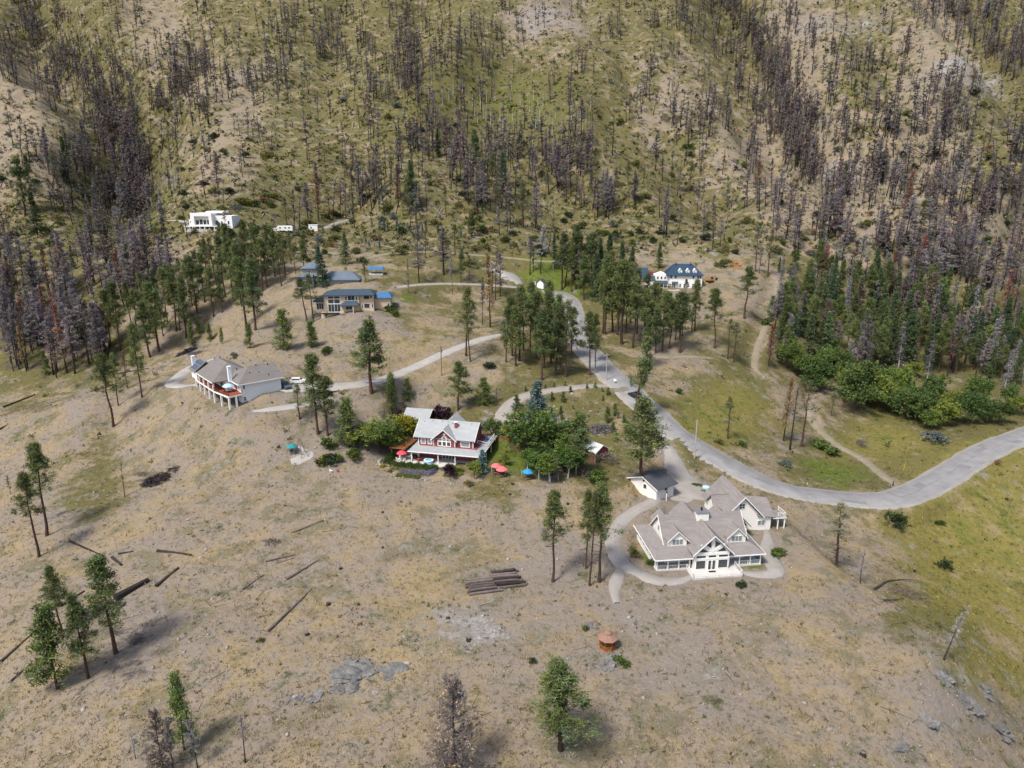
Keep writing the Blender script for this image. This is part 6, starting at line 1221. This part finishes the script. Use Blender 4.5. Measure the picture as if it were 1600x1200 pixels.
BQ = empty("barbecue", lw(4.3,3.9), R(rz_), "black barbecue grill against the patio wall of the red house", "barbecue"); MB().prism([(-.4,.85),(.4,.85),(.4,1.05),(.2,1.25),(-.2,1.25),(-.4,1.05)],-.6,.6,'x').build("hood", M['dark_metal'], BQ); MB().box(-.55,.55,-.35,.35,.1,.848).build("cabinet", M['dark_metal'], BQ)
for y, x in ((-.3,-.5),(-.3,.5),(.3,-.5),(.3,.5)): MB().tube((x-.04,y,.06),(x+.04,y,.06),.06,n=8).build("wheel", M['tyre'], BQ)
for x, y, m, lab in ((20.9,13.4,'blue_cloth',"blue lounge chair on the upper balcony of the red house"),(20.3,14.6,'coral_cloth',"pink lounge chair on the upper balcony of the red house")):
    c = empty("lounge_chair", lw(x,y,3.35), R(rz_+70), lab, "lounge chair"); MB().box(-.35,.35,-.9,.5,.25,.36).build("seat", M[m], c); MB().slab([(-.35,.5,.36),(.35,.5,.36),(.35,.95,.95),(-.35,.95,.95)],.08).build("backrest", M[m], c)
    for a in (-.3,.3):
        for b_ in (-.8,.4): MB().box(a-.03,a+.03,b_-.03,b_+.03,-.1,.25).build("leg", M['white_paint'], c)
# hedge and flower beds in front of the patio
def hedge(name, a, b_, w, h, col, label, cat, seed, leaf=(.22,.15), n=900, thing_=True):
    r2 = np.random.default_rng(seed); t = r2.uniform(0,1,n); A, B = np.array(lw(*a,0)), np.array(lw(*b_,0)); d_ = (B-A)/np.linalg.norm(B-A); nn = np.array([-d_[1],d_[0],0]); th = r2.uniform(0,np.pi,n); q = r2.uniform(.75,1.05,n)*(1+.2*np.sin(t*37)+.12*np.sin(t*81))
    C = A+(B-A)*t[:,None]+nn*(np.cos(th)*w*q)[:,None]; C[:,2] = H(C[:,0],C[:,1])+np.sin(th)*h*q+.1
    V, F = leaf_tris(C, np.stack([0*th,0*th,0*th+1],-1)+nn*np.cos(th)[:,None], 7, leaf[0], leaf[1], .12, r2, .9)
    o = link(name, mesh_np(name, V, F, M['leaf'], shade_cols(len(V), col, .28, r2, 7))); return tag(o, label, cat)
hedge("hedge",(0.2,-1.5),(12.0,-1.3),1.35,.95,(.060,.095,.022),"long dense green hedge along the front of the red house patio","hedge",1,n=1500)
hedge("hedge",(-1.3,-1.2),(-2.3,5.0),.9,1.1,(.065,.10,.025),"green hedge at the left end of the red house patio","hedge",2,n=500)
hedge("lavender_bed",(3.2,-4.3),(11.5,-3.5),.9,.5,(.20,.195,.25),"grey purple lavender bed below the green patio hedge","flower bed",3,(.25,.07),800)
hedge("flower_bed",(.5,-3.1),(9.0,-2.9),.4,.35,(.22,.22,.05),"low yellow green border between hedge and lavender","flower bed",4,(.2,.12),400)
hedge("flower_bed",(3.0,-5.7),(9.0,-5.3),.7,.3,(.15,.17,.04),"green border below the lavender bed","flower bed",5,(.2,.12),400)
for k, x, y, h, wd, lab in (('lavender',11.2,-3.0,1.3,1.5,"big grey purple lavender bush right of the lavender bed"),('gold',16.6,-3.0,1.0,1.3,"yellow flowering shrub left of a pair in the red house border"),('gold',18.1,-2.6,1.0,1.2,"yellow flowering shrub right of a pair in the red house border"),('green',17.0,-1.6,1.5,1.4,"green mounded shrub above the yellow flowering pair"),('gold',14.6,-3.6,.7,1.2,"low golden shrub at the front of the red house border"),
  ('green',15.2,.2,1.4,1.3,"green shrub at the right end of the patio hedge"),('olive',13.6,-1.0,1.1,1.3,"olive shrub beside the purple leaved bush"),('green',19.6,1.2,1.8,1.3,"green shrub below the blue spruce of the red house"),('green',21.4,.6,1.5,1.3,"leafy shrub at the start of the garden fence"),('gold',-1.6,-2.6,.9,1.5,"yellow green shrub at the left corner of the patio hedge"),('olive',1.0,-4.2,.7,1.5,"low olive shrub at the left of the lower border")):
    P = lw(x,y,0); place_bush(k,(P[0],P[1],float(H(P[0],P[1]))),h,lab,"shrub",None,wd)
for k, bx, by, h, wd, lab in (('green',511,700,3.0,1.3,"bright green round shrub above the dark one near the swing frame"),('dark',515,724,3.0,1.4,"dark green round shrub below the bright one near the swing frame"),('gold',502,724,2.2,1.0,"yellow green upright shrub left of the dark round shrub"),('green',531,722,2.2,1.0,"bright green small shrub right of the dark round shrub"),('green',555,715,2.6,1.5,"round green shrub below the garden trees"),
  ('grey',950,722,3.2,1.4,"grey twiggy shrub below the red shed"),('green',931,752,3.4,1.2,"bright green shrub outside the garden fence corner"),('grey',918,742,2.6,1.4,"grey sage shrub at the garden fence corner"),('dark',768,575,2.6,1.4,"dark round shrub on the bank above the red house driveway"),('green',511,552,2.6,1.3,"bright green shrub beside the bushy young pine"),('green',1198,508,3.4,1.2,"bright green shrub at the side of the pale dirt track"),
  ('dark',1400,820,3.6,1.1,"dark green round shrub in the grass below the road bend"),('green',1285,702,3.4,1.6,"dark green shrub right of the three burned trees"),('green',1302,712,3.0,1.5,"green shrub beside the dirt track bend"),('sage',1228,728,2.2,1.3,"sage coloured shrub in the grass above the road bend"),('grey',1348,698,3.0,1.0,"lone grey purple bush in the field above the road bend"),('sage',1458,690,4.0,1.6,"blue grey shrub below the leafy row"),('green',1215,868,2.0,1.4,"bright green shrub beside the gravel path right of the big house"),('green',1017,883,1.4,1.4,"small green shrub at the left side of the big house"),('olive',990,865,1.3,1.5,"low olive shrub by the left path of the big house"),
  ('green',915,985,1.0,1.2,"small green shrub left of the cedar gazebo"),('dark',833,1035,1.0,1.0,"small dark shrub left of the broad bottom pine"),('green',968,1036,1.1,2.0,"low green plant cluster below the cedar gazebo"),('dark',1155,916,1.6,1.1,"dark shrub in front of the big house deck"),('green',606,484,2.2,1.8,"bright green shrub right of the orange house"),('green',618,492,2.0,1.8,"pale green shrub on the bank right of the orange house"),('dark',1476,888,2.6,.9,"small dark conifer like shrub in the right meadow"),('dark',243,752,2.2,2.2,"black pile like scorched bush on the left slope") if False else ('olive',1100,770,1.0,1.0,"small olive shrub beside the gravel court"),('green',1088,762,1.6,1.3,"green shrub beside the gravel court"),('dark',1398,814,1.0,1.0,"small shrub at the roadside below the bend")):
    P = hit(bx,by); place_bush(k,P,h,lab,"shrub",None,wd)
# the two umbrellas and tables on the lawn, the blue one, the swing frame with its umbrella
def picnic_table(P, rz, label):
    t = empty("picnic_table", P, rz, label, "picnic table"); MB().box(-.9,.9,-.4,.4,.70,.75).build("tabletop", M['wood'], t)
    for y in (-.75,.75): MB().box(-.9,.9,y-.14,y+.14,.42,.46).build("seat", M['wood'], t)
    for x in (-.6,.6): MB().slab([(x,-.8,0),(x+.08,-.8,0),(x+.08,-.2,.7),(x,-.2,.7)],.05).slab([(x,.2,.7),(x+.08,.2,.7),(x+.08,.8,0),(x,.8,0)],.05).box(x,x+.08,-.85,.85,.36,.42).build("leg_frame", M['wood'], t)
for px, py, m, lab, r in ((775,739,'coral_cloth',"coral red umbrella on the lawn, farther of two",1.3),(784,744,'coral_cloth',"coral red umbrella on the lawn, nearer of two",1.45),(825,748,'blue_cloth',"bright blue umbrella at the garden fence",1.4),(457,708,'teal_cloth',"teal umbrella beside the tripod swing frame",1.45)):
    P = gp(px,py); umbrella(P,lab,M[m],r,2.5); picnic_table(P,R(20),"wooden picnic table under the "+lab)
P = gp(470,712); SW = empty("swing_frame", P, R(10), "wooden tripod swing frame on a pale sand patch", "swing frame"); 
for a, b_ in (((-2.1,-.6,-.2),(-.15,0,4.6)),((-1.2,.9,-.2),(-.1,0,4.6)),((1.9,-.7,-.2),(.15,0,4.6)),((1.2,1.0,-.2),(.1,0,4.6)),((0.3,-1.4,-.2),(0,0,4.6))): MB().tube(a,b_,.075,.06,n=6).build("leg", M['wood'], SW)
MB().tube((-.25,0,4.5),(.25,0,4.5),.09,n=6).build("top_bar", M['wood'], SW); MB().tube((-.3,0,1.0),(0,0,4.4),.02,n=4).tube((.3,0,1.0),(0,0,4.4),.02,n=4).build("rope", M['grey_metal'], SW); MB().box(-.4,.4,-.15,.15,.95,1.02).build("seat", M['wood'], SW)
Ps = gp(470,713); k = 22; vs = [(Ps[0],Ps[1],float(H(Ps[0],Ps[1]))+.06)]; 
for i in range(k): a = 2*math.pi*i/k; r = 2.7*(1+.15*math.sin(3*a+1)); x, y = Ps[0]+r*math.cos(a), Ps[1]+r*math.sin(a)*1.1; vs.append((x,y,float(H(x,y))+.05))
tag(MB().add(vs,[(0,1+i,1+(i+1)%k) for i in range(k)]).build("sand_patch", M['pale_gravel']), kind="structure")
P = gp(523,738)
for i, (dx, a) in enumerate(((-.8,150),(.7,200))): chair((P[0]+dx,P[1],float(H(P[0]+dx,P[1]))),R(a),("pink and white lawn chair left of a pair on the dry slope","pink and white lawn chair right of a pair on the dry slope")[i],M['coral_cloth'] if i else M['white_paint'])
# garden fence with wire mesh, tall lamp post, cedar fence, low stone wall
fpts = [(768,740),(790,742),(815,745),(842,750),(860,754),(872,752),(888,748),(900,742),(908,735),(913,726)]; FE = None
FP = [hit(*p) for p in fpts]; FE = empty("wire_fence", tuple(FP[0]), 0, "wire mesh garden fence on pale posts below the umbrellas", "fence"); o0 = Vector(FP[0])
wire = MB()
for i, P in enumerate(FP):
    p = Vector(P)-o0; MB().tube(p-Vector((0,0,.3)),p+Vector((0,0,1.7)),.075,n=5).build("post", M['grey_bark'], FE)
    if i:
        q = Vector(FP[i-1])-o0
        for z in (.1,.45,.8,1.15,1.5): wire.tube(q+Vector((0,0,z)),p+Vector((0,0,z)),.014,n=3,cap=False)
        for t in np.arange(.08,1,.08): m_ = q.lerp(p,t); wire.tube(m_+Vector((0,0,.1)),m_+Vector((0,0,1.5)),.008,n=3,cap=False)
wire.build("wire_mesh", M['grey_metal'], FE)
P = gp(900,741); LP = empty("lamp_post", P, 0, "white lamp post at the corner of the wire garden fence", "lamp post"); MB().tube((0,0,-.3),(0,0,4.0),.12,.09,n=8).build("pole", M['white_paint'], LP); MB().tube((0,0,4.0),(0,0,4.5),.2,.28,n=8).tube((0,0,4.5),(0,0,4.7),.3,.08,n=8).build("lantern", M['pale_glass'], LP)
P = gp(1041,782); LQ = empty("lamp_post", P, 0, "white lamp post beside the gravel court of the big cream house", "lamp post"); MB().tube((0,0,-.3),(0,0,1.9),.11,.10,n=8).build("pole", M['white_paint'], LQ); MB().tube((0,0,1.9),(0,0,2.25),.14,.18,n=8).build("lantern", M['dark_metal'], LQ)
CF = empty("cedar_fence", tuple(hit(766,690)), R(-8), "orange cedar board fence behind the garden lawn", "fence"); bd = MB().box(-.07,.07,-.02,.02,-.2,1.7); me_ = bd.build("board", M['cedar'], CF).data
for i in range(1,52): 
    if 12 < i < 16: continue
    ob_ = link("board", me_, CF, (i*.152,0,random.uniform(-.03,.03)))
for i in range(6): MB().box(i*1.52-.06,i*1.52+.06,.022,.12,-.3,1.8).build("post", M['cedar'], CF)
# stone edging left of the hedge
rng = np.random.default_rng(77)
def rock_mesh(seed, sub=2, amp=.28, flat=.6):
    import bmesh
    from mathutils import noise as mn
    bm = bmesh.new(); bmesh.ops.create_icosphere(bm, subdivisions=sub, radius=1.0); r2 = np.random.default_rng(seed); o_ = Vector(r2.uniform(-40,40,3))
    for v in bm.verts:
        c = v.co.copy(); f = 1+amp*2.2*mn.noise(c*1.1+o_)+amp*1.3*mn.noise(c*2.6+o_)
        st = abs(mn.noise(Vector((c.x*1.2+c.z,c.y*3.5,c.z*2))+o_)); f += amp*.9*(st-.2)+(amp*.5*mn.noise(c*8+o_) if sub > 3 else 0)
        v.co = Vector((c.x*f, c.y*f, c.z*f*flat))
    me = bpy.data.meshes.new("rock"); bm.to_mesh(me); bm.free(); return me
RK = [rock_mesh(i,2) for i in range(4)]; RKB = [rock_mesh(10+i,5,.46,.42) for i in range(3)]
for m_ in RK+RKB: m_.materials.append(M['rock'])
RKP = [rock_mesh(20+i,2) for i in range(3)]
for m_ in RKP: m_.materials.append(M['pale_rock'])
def rock(px, py, s, label, mesh, sz=1.0, rz=None, group=None, name="boulder"):
    P = hit(px,py); o = link(name, mesh); o.location = (P[0],P[1],P[2]-(.20 if mesh in RKB else .1)*s); o.scale = (s,s*.8,s*sz*(.8 if mesh in RKB else 1)); o.rotation_euler = (random.uniform(-.2,.2),random.uniform(-.2,.2),random.uniform(0,6.28) if rz is None else rz); return tag(o,label,"rock",group)
for i in range(16):
    t = i/15; P = lw(-2.4-1.6*math.sin(t*2),-2.5+t*4.2,0); o = link("edging_stone", random.choice(RKP)); o.location = (P[0],P[1],float(H(P[0],P[1]))+.15); s = random.uniform(.3,.5); o.scale = (s,s,s); tag(o,"rough stone of the edging wall left of the patio hedge","stone","stones edging the patio hedge")
for i in range(26):
    x = 2+i*.72; P = lw(x,-6.5-.5*math.sin(i),0); o = link("edging_stone", random.choice(RKP)); o.location = (P[0],P[1],float(H(P[0],P[1]))+.08); s = random.uniform(.15,.34); o.scale = (s,s,s); tag(o,"pale stone edging the flower border below the red house","stone","stones edging the lower border")
OUT = []
for x, y, s, lab, k, sz in ((565,1055,3.4,"largest flat grey lichen outcrop on the foreground slope",0,1.0),(622,1052,3.0,"low grey outcrop right of the largest one",1,.6),(555,1030,1.8,"smaller grey ledge above the largest outcrop",2,.8),(490,1090,1.8,"broken grey ledge left below the largest outcrop",1,.8),(462,1092,1.3,"leftmost grey ledge of the foreground outcrops",0,.8),(945,1038,2.3,"rounded grey outcrop below the cedar gazebo",2,1.1),(926,978,1.1,"small grey outcrop beside the gazebo shrub",1,1.0),(1472,1058,1.5,"grey ledge on the right crest, uppermost",0,1.2),(1510,1098,1.8,"pale grey cliff ledge at the lower right",2,1.6),(1452,1130,1.5,"cracked grey ledge at the lower right",1,1.4),(1535,1075,1.4,"dark cracked outcrop at the right crest",0,1.3),(1560,1140,1.9,"large dark outcrop at the bottom right edge",1,1.3),(1400,1165,1.5,"pale bedrock hump near the bottom right",2,.6),(530,1075,1.2,"small grey rock right of the broken ledge",0,1.0)):
    rock(x,y,s,lab,RKB[k],sz,name="rock_outcrop"); OUT.append((x,y,s))
VV, FF, of = [], [], 0
for x, y, s in OUT:                                  # broken rubble round the outcrops
    P = hit(x,y)
    for _ in range(26):
        a, q = random.uniform(0,6.28), s*random.uniform(.5,1.6); cx, cy_ = P[0]+q*math.cos(a), P[1]+q*math.sin(a)*.8; c = Vector((cx,cy_,float(H(cx,cy_)))); g_ = random.uniform(.08,.34)
        VV += [tuple(c+Vector(v)*g_+Vector((random.uniform(-.3,.3),random.uniform(-.3,.3),random.uniform(-.2,.2)))*g_) for v in ((1,0,0),(0,1,0),(-1,0,0),(0,-1,0),(0,0,.8),(0,0,-.6))]; FF += [tuple(k+of for k in f_) for f_ in ((0,1,4),(1,2,4),(2,3,4),(3,0,4),(1,0,5),(2,1,5),(3,2,5),(0,3,5))]; of += 6
tag(MB().add(VV,FF).build("rubble", M['rock']), kind="stuff", label="broken grey rubble round the rock outcrops")
for x, y, s, lab in ((585,1083,.55,"pale pinkish boulder at the foot of the largest outcrop"),(738,1003,.5,"pale boulder beside the black stump"),(970,897,.5,"round stone beside the gravel path junction"),(955,850,.45,"round stone on the left side of the gravel path"),(1225,880,.4,"small dark stone right of the gravel path"),(1303,993,.4,"pale stone in the right foreground") ,(1300,1140,.7,"pale boulder in the lower right foreground"),(460,1090,.5,"grey boulder on the leftmost ledge"),(700,970,.6,"pale boulder on the bedrock patch"),(770,970,.5,"pale boulder at the right of the bedrock patch"),(252,568,.9,"pale grey boulder on the left ridge trail"),(587,727,.5,"pale boulder on the slope left of the patio hedge")): rock(x,y,s,lab,random.choice(RKP),.8)
SL = "pale broken stone on the stony patch inside the driveway loop"
for i in range(70):
    x, y = random.gauss(872,32), random.gauss(662,16); rock(x,y,random.uniform(.25,.7),SL,random.choice(RKP),.6,None,"stones on the driveway loop patch","field_stone")

# ------------------------------------------------------------------ gazebo
P = gp(949,1011); GZB = empty("gazebo", P, R(22.5), "octagonal cedar gazebo with two tiered shingle roof on the dry slope", "gazebo", None, .80); n = 8
def octo(r, z): return [(r*math.cos(2*math.pi*i/n), r*math.sin(2*math.pi*i/n), z) for i in range(n)]
def frus(r0, z0, r1, z1): return octo(r0,z0)+octo(r1,z1), [(i,(i+1)%n,n+(i+1)%n,n+i) for i in range(n)]+[tuple(range(n-1,-1,-1)),tuple(range(n,2*n))]
MB().add(*frus(1.85,-.3,1.85,.2)).build("floor", M['cedar'], GZB); MB().add(*frus(2.15,2.45,.75,3.25)).build("roof", M['cedar_shingle'], GZB); MB().add(*frus(.85,3.42,.08,3.95)).build("upper_roof", M['cedar_shingle'], GZB); MB().add(*frus(.55,3.252,.55,3.418)).build("cupola", M['cedar'], GZB)
MB().add(*frus(2.2,2.33,2.2,2.447)).build("eave_board", M['cedar'], GZB)
c8 = octo(1.75,0)
for i in range(n):
    a, b_ = Vector(c8[i]), Vector(c8[(i+1)%n]); MB().tube(a+Vector((0,0,.2)),a+Vector((0,0,2.33)),.075,n=4).build("post", M['cedar'], GZB)
    if i != 1:
        r_ = MB().tube(a+Vector((0,0,1.0)),b_+Vector((0,0,1.0)),.05,n=4).tube(a+Vector((0,0,.32)),b_+Vector((0,0,.32)),.04,n=4)
        for t in np.arange(.1,.99,.1): q = a.lerp(b_,t); r_.tube(q+Vector((0,0,.32)),q+Vector((0,0,1.0)),.028,n=4,cap=False)
        r_.build("railing", M['cedar'], GZB)
    br_ = MB().slab([a.lerp(b_,.02)+Vector((0,0,2.1)),a.lerp(b_,.98)+Vector((0,0,2.1)),b_+Vector((0,0,2.32)),a+Vector((0,0,2.32))],.05); br_.tube(a+Vector((0,0,1.75)),a.lerp(b_,.3)+Vector((0,0,2.12)),.05,n=4).tube(b_+Vector((0,0,1.75)),b_.lerp(a,.3)+Vector((0,0,2.12)),.05,n=4); br_.build("bracket", M['cedar'], GZB)
# ------------------------------------------------------------------ logs
def log_at(P0, P1, r0, r1, label, name="fallen_log", group=None, m='log', bend=.0):
    P0, P1 = Vector(P0), Vector(P1); o = empty(name, tuple(P0), 0, label, "log", group); d_ = P1-P0; k = 7; pts, rs = [], []
    sd = Vector((-d_.y,d_.x,0)).normalized()
    for i in range(k+1): t = i/k; pts.append(d_*t+sd*bend*math.sin(t*math.pi)+Vector((0,0,random.uniform(-.03,.05)))); rs.append(r0*(1-t)+r1*t)
    MB().path(pts,rs,7).build("stem", M[m], o,smooth=False); dd = d_.normalized(); MB().tube(-dd*.03,dd*.01,r0*.97,n=8).build("cut_end", M['log_end'] if m == 'log' else M['char'], o); return o
def log_px(x0, y0, x1, y1, r0, r1, label, m='log', bend=0.0, up=.0):
    A, B = hit(x0,y0), hit(x1,y1); A[2] += r0*.7; B[2] += r1*.7+up; return log_at(A,B,r0,r1,label,m=m,bend=bend)
for a in ((418,988,487,921,.24,.13,"longest fallen log lying diagonally on the foreground slope"),(448,906,497,876,.28,.14,"fallen log with a thick root end, above the longest log"),(379,922,412,899,.22,.13,"short fallen log left of the thick rooted one"),(415,878,462,867,.17,.12,"grey double log lying nearly level on the slope"),(430,881,460,872,.15,.10,"thin log lying against the grey double log"),(456,833,506,813,.20,.12,"fallen log farthest up the foreground slope"),(487,820,497,816,.16,.1,"broken piece lying on the uppermost fallen log")): log_px(*a)
for a in ((246,862,299,868,.33,.22,"black log lying level at the left of the slope"),(244,917,279,888,.36,.22,"black charred log lying diagonally by the left pines"),(180,938,232,908,.75,.45,"thick black root end log in the left dark patch"),(110,847,158,868,.25,.14,"pale broken log above the left pine cluster"),(95,948,132,924,.30,.18,"charred log behind the left pine cluster"),(2,1035,52,990,.28,.15,"long dark log at the left edge of the slope"),(18,1065,50,1036,.22,.12,"dark log below the long one at the left edge"),(0,672,80,633,.42,.22,"long charred log on the left ridge, lower of two"),(5,637,55,617,.35,.2,"charred log on the left ridge, upper of two"),(182,585,232,576,.3,.2,"dark log lying behind the pines on the left ridge"),(175,872,190,884,.3,.25,"short black forked log above the bushy left pine"),(185,866,208,862,.2,.15,"short black stick log above the bushy left pine"),(1382,940,1440,936,.26,.10,"lower black fallen tree on the right crest"),(1366,922,1382,912,.28,.2,"root end of the upper black fallen tree on the right crest")): log_px(*a,m='char')
log_px(1380,912,1425,910,.2,.07,"bent upper half of the black fallen tree on the right crest",'char',.6,.5)
# branches of the fallen tree on the crest, as a wiry heap
def heap(name, px, py, rx, ry, h, n_, label, cat, col, seed, w_=.05):
    r2 = np.random.default_rng(seed); P = hit(px,py); t = r2.uniform(0,6.28,n_); q = np.sqrt(r2.uniform(0,1,n_)); C = np.stack([P[0]+np.cos(t)*q*rx, P[1]+np.sin(t)*q*ry, 0*t],-1); C[:,2] = H(C[:,0],C[:,1])+r2.uniform(0,1,n_)*h*(1-q**2)
    V, F = leaf_tris(C, r2.normal(0,1,(n_,3))*np.array([1,1,.35]), 2, 1.5, w_*2, .2, r2, .3); o = link(name, mesh_np(name, V, F, M['twigs'], shade_cols(len(V), col, .3, r2, 2))); return tag(o,label,cat)
heap("brush_pile",244,752,3.4,2.6,1.3,420,"black heap of charred branches on the left slope","brush pile",(.035,.03,.032),1,.09)
heap("brush_pile",292,550,3.6,2.2,.7,300,"black ash and branch pile behind the white house on the knoll","brush pile",(.03,.028,.034),2,.12)
heap("brush_pile",1418,928,4.0,3.0,1.1,260,"grey branch heap of the fallen trees on the right crest","brush pile",(.16,.12,.11),3,.03)
heap("brush_pile",940,672,4.0,2.4,1.2,260,"grey heap of boards and branches behind the red shed","brush pile",(.13,.125,.13),4,.12)
heap("brush_pile",425,848,1.6,1.2,.5,60,"small dark stick heap by the uppermost fallen log","brush pile",(.05,.045,.045),5,.05)
heap("brush_pile",270,735,1.8,1.4,.8,80,"scattered black sticks right of the charred heap","brush pile",(.035,.03,.03),6,.06)
for x, y, s, lab in ((532,889,.35,"small black stump in the middle of the foreground slope"),(513,945,.4,"dark stump right of the longest fallen log"),(732,1001,.45,"black stump on the pale bedrock patch"),(700,967,.35,"small black stump at the edge of the bedrock patch"),(480,992,.4,"dark stump with weeds below the longest log"),(801,757,.4,"pale cut stump below the coral umbrellas"),(797,773,.3,"dark stump below the pale cut stump"),(887,788,.35,"dark stump right of the dirt patch below the garden"),(560,945,.3,"dark crooked root on the foreground slope"),(1348,1180,.42,"black burned stump at the bottom right"),(598,801,.3,"small dark stump on the slope below the lavender"),(1428,893,.4,"dark broken stub on the right slope"),(598,856,.25,"tiny dark stump in the middle slope")):
    P = hit(x,y); o = empty("stump", tuple(P), random.uniform(0,6), lab, "stump"); MB().tube((0,0,-.2),(.05,0,s*1.3),s*1.15,s*.8,n=8).build("trunk", M['char'], o); MB().tube((.05,0,s*1.3),(.05,0,s*1.33),s*.74,n=8).build("cut_top", M['log_end'] if 'pale' in lab else M['log'], o)
# stacked log pile: two bundles end to end
PL0, PL1 = hit(735,930), hit(814,921); ax_ = (Vector(PL1)-Vector(PL0)).normalized(); ax_.z *= .5; sd = Vector((-ax_.y,ax_.x,0)).normalized(); base = Vector(PL0)
LG = "charred log lying in the stacked log pile below the three slim pines"
for row, (a0, a1, off, cnt, lay) in enumerate(((0.0,5.6,0.0,6,2),(4.8,10.2,.9,7,2))):
    for L_ in range(lay):
        for j in range(cnt-L_):
            r = random.uniform(.26,.37); s0 = base+sd*(off+(j+L_*.5)*.80); A = s0+ax_*(a0+random.uniform(-.6,.6)); B = s0+ax_*(a1+random.uniform(-1.0,.6))+sd*random.uniform(-.2,.2); z = L_*.5+.26
            A.z = float(H(A.x,A.y))+z; B.z = float(H(B.x,B.y))+z; log_at(A,B,r,r*.82,LG,"pile_log","charred logs of the stacked pile",'log' if random.random() < .75 else 'char',random.uniform(-.12,.12))
# ------------------------------------------------------------------ poles
def pole(px, py, top, label, arm=True, m='wood'):
    P = hit(px,py); h = height_for(P,top); o = empty("utility_pole", tuple(P), R(35), label, "utility pole"); MB().tube((0,0,-.5),(0,0,h),.19,.13,n=8).build("pole", M[m], o)
    if arm: MB().box(-1.0,1.0,-.06,.06,h-.7,h-.55).build("crossarm", M[m], o); MB().tube((.25,0,h-2.2),(.25,0,h-1.3),.22,n=8).build("transformer", M['grey_metal'], o)
    return o, Vector(P)+Vector((0,0,h-.5))
pole(690,587,540,"wooden utility pole beside the upper gravel driveway",True); pole(1085,716,656,"pale wooden utility pole beside the asphalt road",False,'grey_bark'); pole(947,597,552,"pale utility pole at the driveway junction",True,'grey_bark'); pole(930,576,532,"utility pole among the pines left of the road",False)
P = gp(961,601); MBX = empty("mailbox_stand", P, R(20), "white mailbox stand at the driveway junction", "mailbox"); MB().box(-.05,.05,-.05,.05,-.2,1.1).build("post", M['wood'], MBX); MB().prism([(-.35,1.1),(.35,1.1),(.35,1.5),(.2,1.7),(-.2,1.7),(-.35,1.5)],-.4,.4,'y').build("box", M['white_paint'], MBX)
P = gp(1412,735); YM = empty("marker_post", P, 0, "yellow marker post in the grass above the road bend", "marker post"); MB().tube((0,0,-.2),(0,0,1.9),.09,n=6).build("post", mat("yellow_paint",(.62,.42,.02),.6), YM); MB().box(-.14,.14,-.03,.03,1.4,1.95).build("plate", bpy.data.materials["yellow_paint"], YM)
P = gp(1395,759); KM = empty("marker_post", P, 0, "short dark marker post where the dirt track meets the road", "marker post"); MB().tube((0,0,-.2),(0,0,1.3),.12,n=6).build("post", M['dark_metal'], KM); MB().tube((0,0,1.3),(0,0,1.36),.15,n=6).build("cap", M['grey_metal'], KM)
P = gp(1103,764); WT = empty("covered_tank", P, 0, "pale blue covered well tank in the grass beside the gravel court", "tank"); MB().tube((0,0,-.3),(0,0,.6),.95,n=14).build("body", M['tub_blue'], WT); MB().tube((0,0,.6),(0,0,.8),.95,.4,n=14).build("lid", M['tub_blue'], WT)
# asphalt cracks: dark sealed seams along the bend
RD = ROADS[1][2]; sg = RD[(RD[:,0] > 55)]
def seam(t0, t1, off, w=.055):
    i0, i1 = int(len(sg)*t0), max(int(len(sg)*t0)+2, int(len(sg)*t1)); S = sg[i0:i1]; T = np.gradient(S[:,:2],axis=0); T /= np.linalg.norm(T,axis=1,keepdims=True); N = np.c_[-T[:,1],T[:,0]]; jt = fbm(S[:,0],S[:,1],3,91,2)[:,None]*.5
    A = S[:,:2]+N*(off+jt); n = len(A); V = np.vstack([np.c_[A+N*w,S[:,2]+.066],np.c_[A-N*w,S[:,2]+.066]]); k = np.arange(n-1); return V, np.c_[k+n,k+n+1,k+1,k]
VV, FF, of = [], [], 0
for t0, t1, off in ((.02,.10,.4),(.12,.2,.2),(.26,.40,.1),(.42,.5,.3),(.50,.56,.1),(.62,.72,-.2),(.72,.80,.3),(.8,.9,1.1),(.78,.86,-.8),(.86,.97,.0)):
    V, F = seam(t0,t1,off); VV.append(V); FF.append(F+of); of += len(V)
tag(link("road_seam", mesh_np("road_seam", np.vstack(VV), np.vstack(FF), mat("tar",(.15,.145,.145),.8))), kind="structure")

VV, FF, of = [], [], 0
for t0, t1, off, w_ in ((.05,.085,1.3,1.0),(.17,.215,-1.4,.9),(.33,.36,1.5,1.1),(.47,.50,-1.2,1.2),(.585,.63,1.4,.9),(.70,.735,-1.5,1.1),(.83,.87,1.2,1.2),(.91,.94,-1.0,1.1)):
    V, F = seam(t0,t1,off,w_); V[:,2] -= .004; VV.append(V); FF.append(F+of); of += len(V)
tag(link("road_patch", mesh_np("road_patch", np.vstack(VV), np.vstack(FF), mat("patched_asphalt",(.215,.208,.206),.9,.12,.5,1.5))), kind="structure")
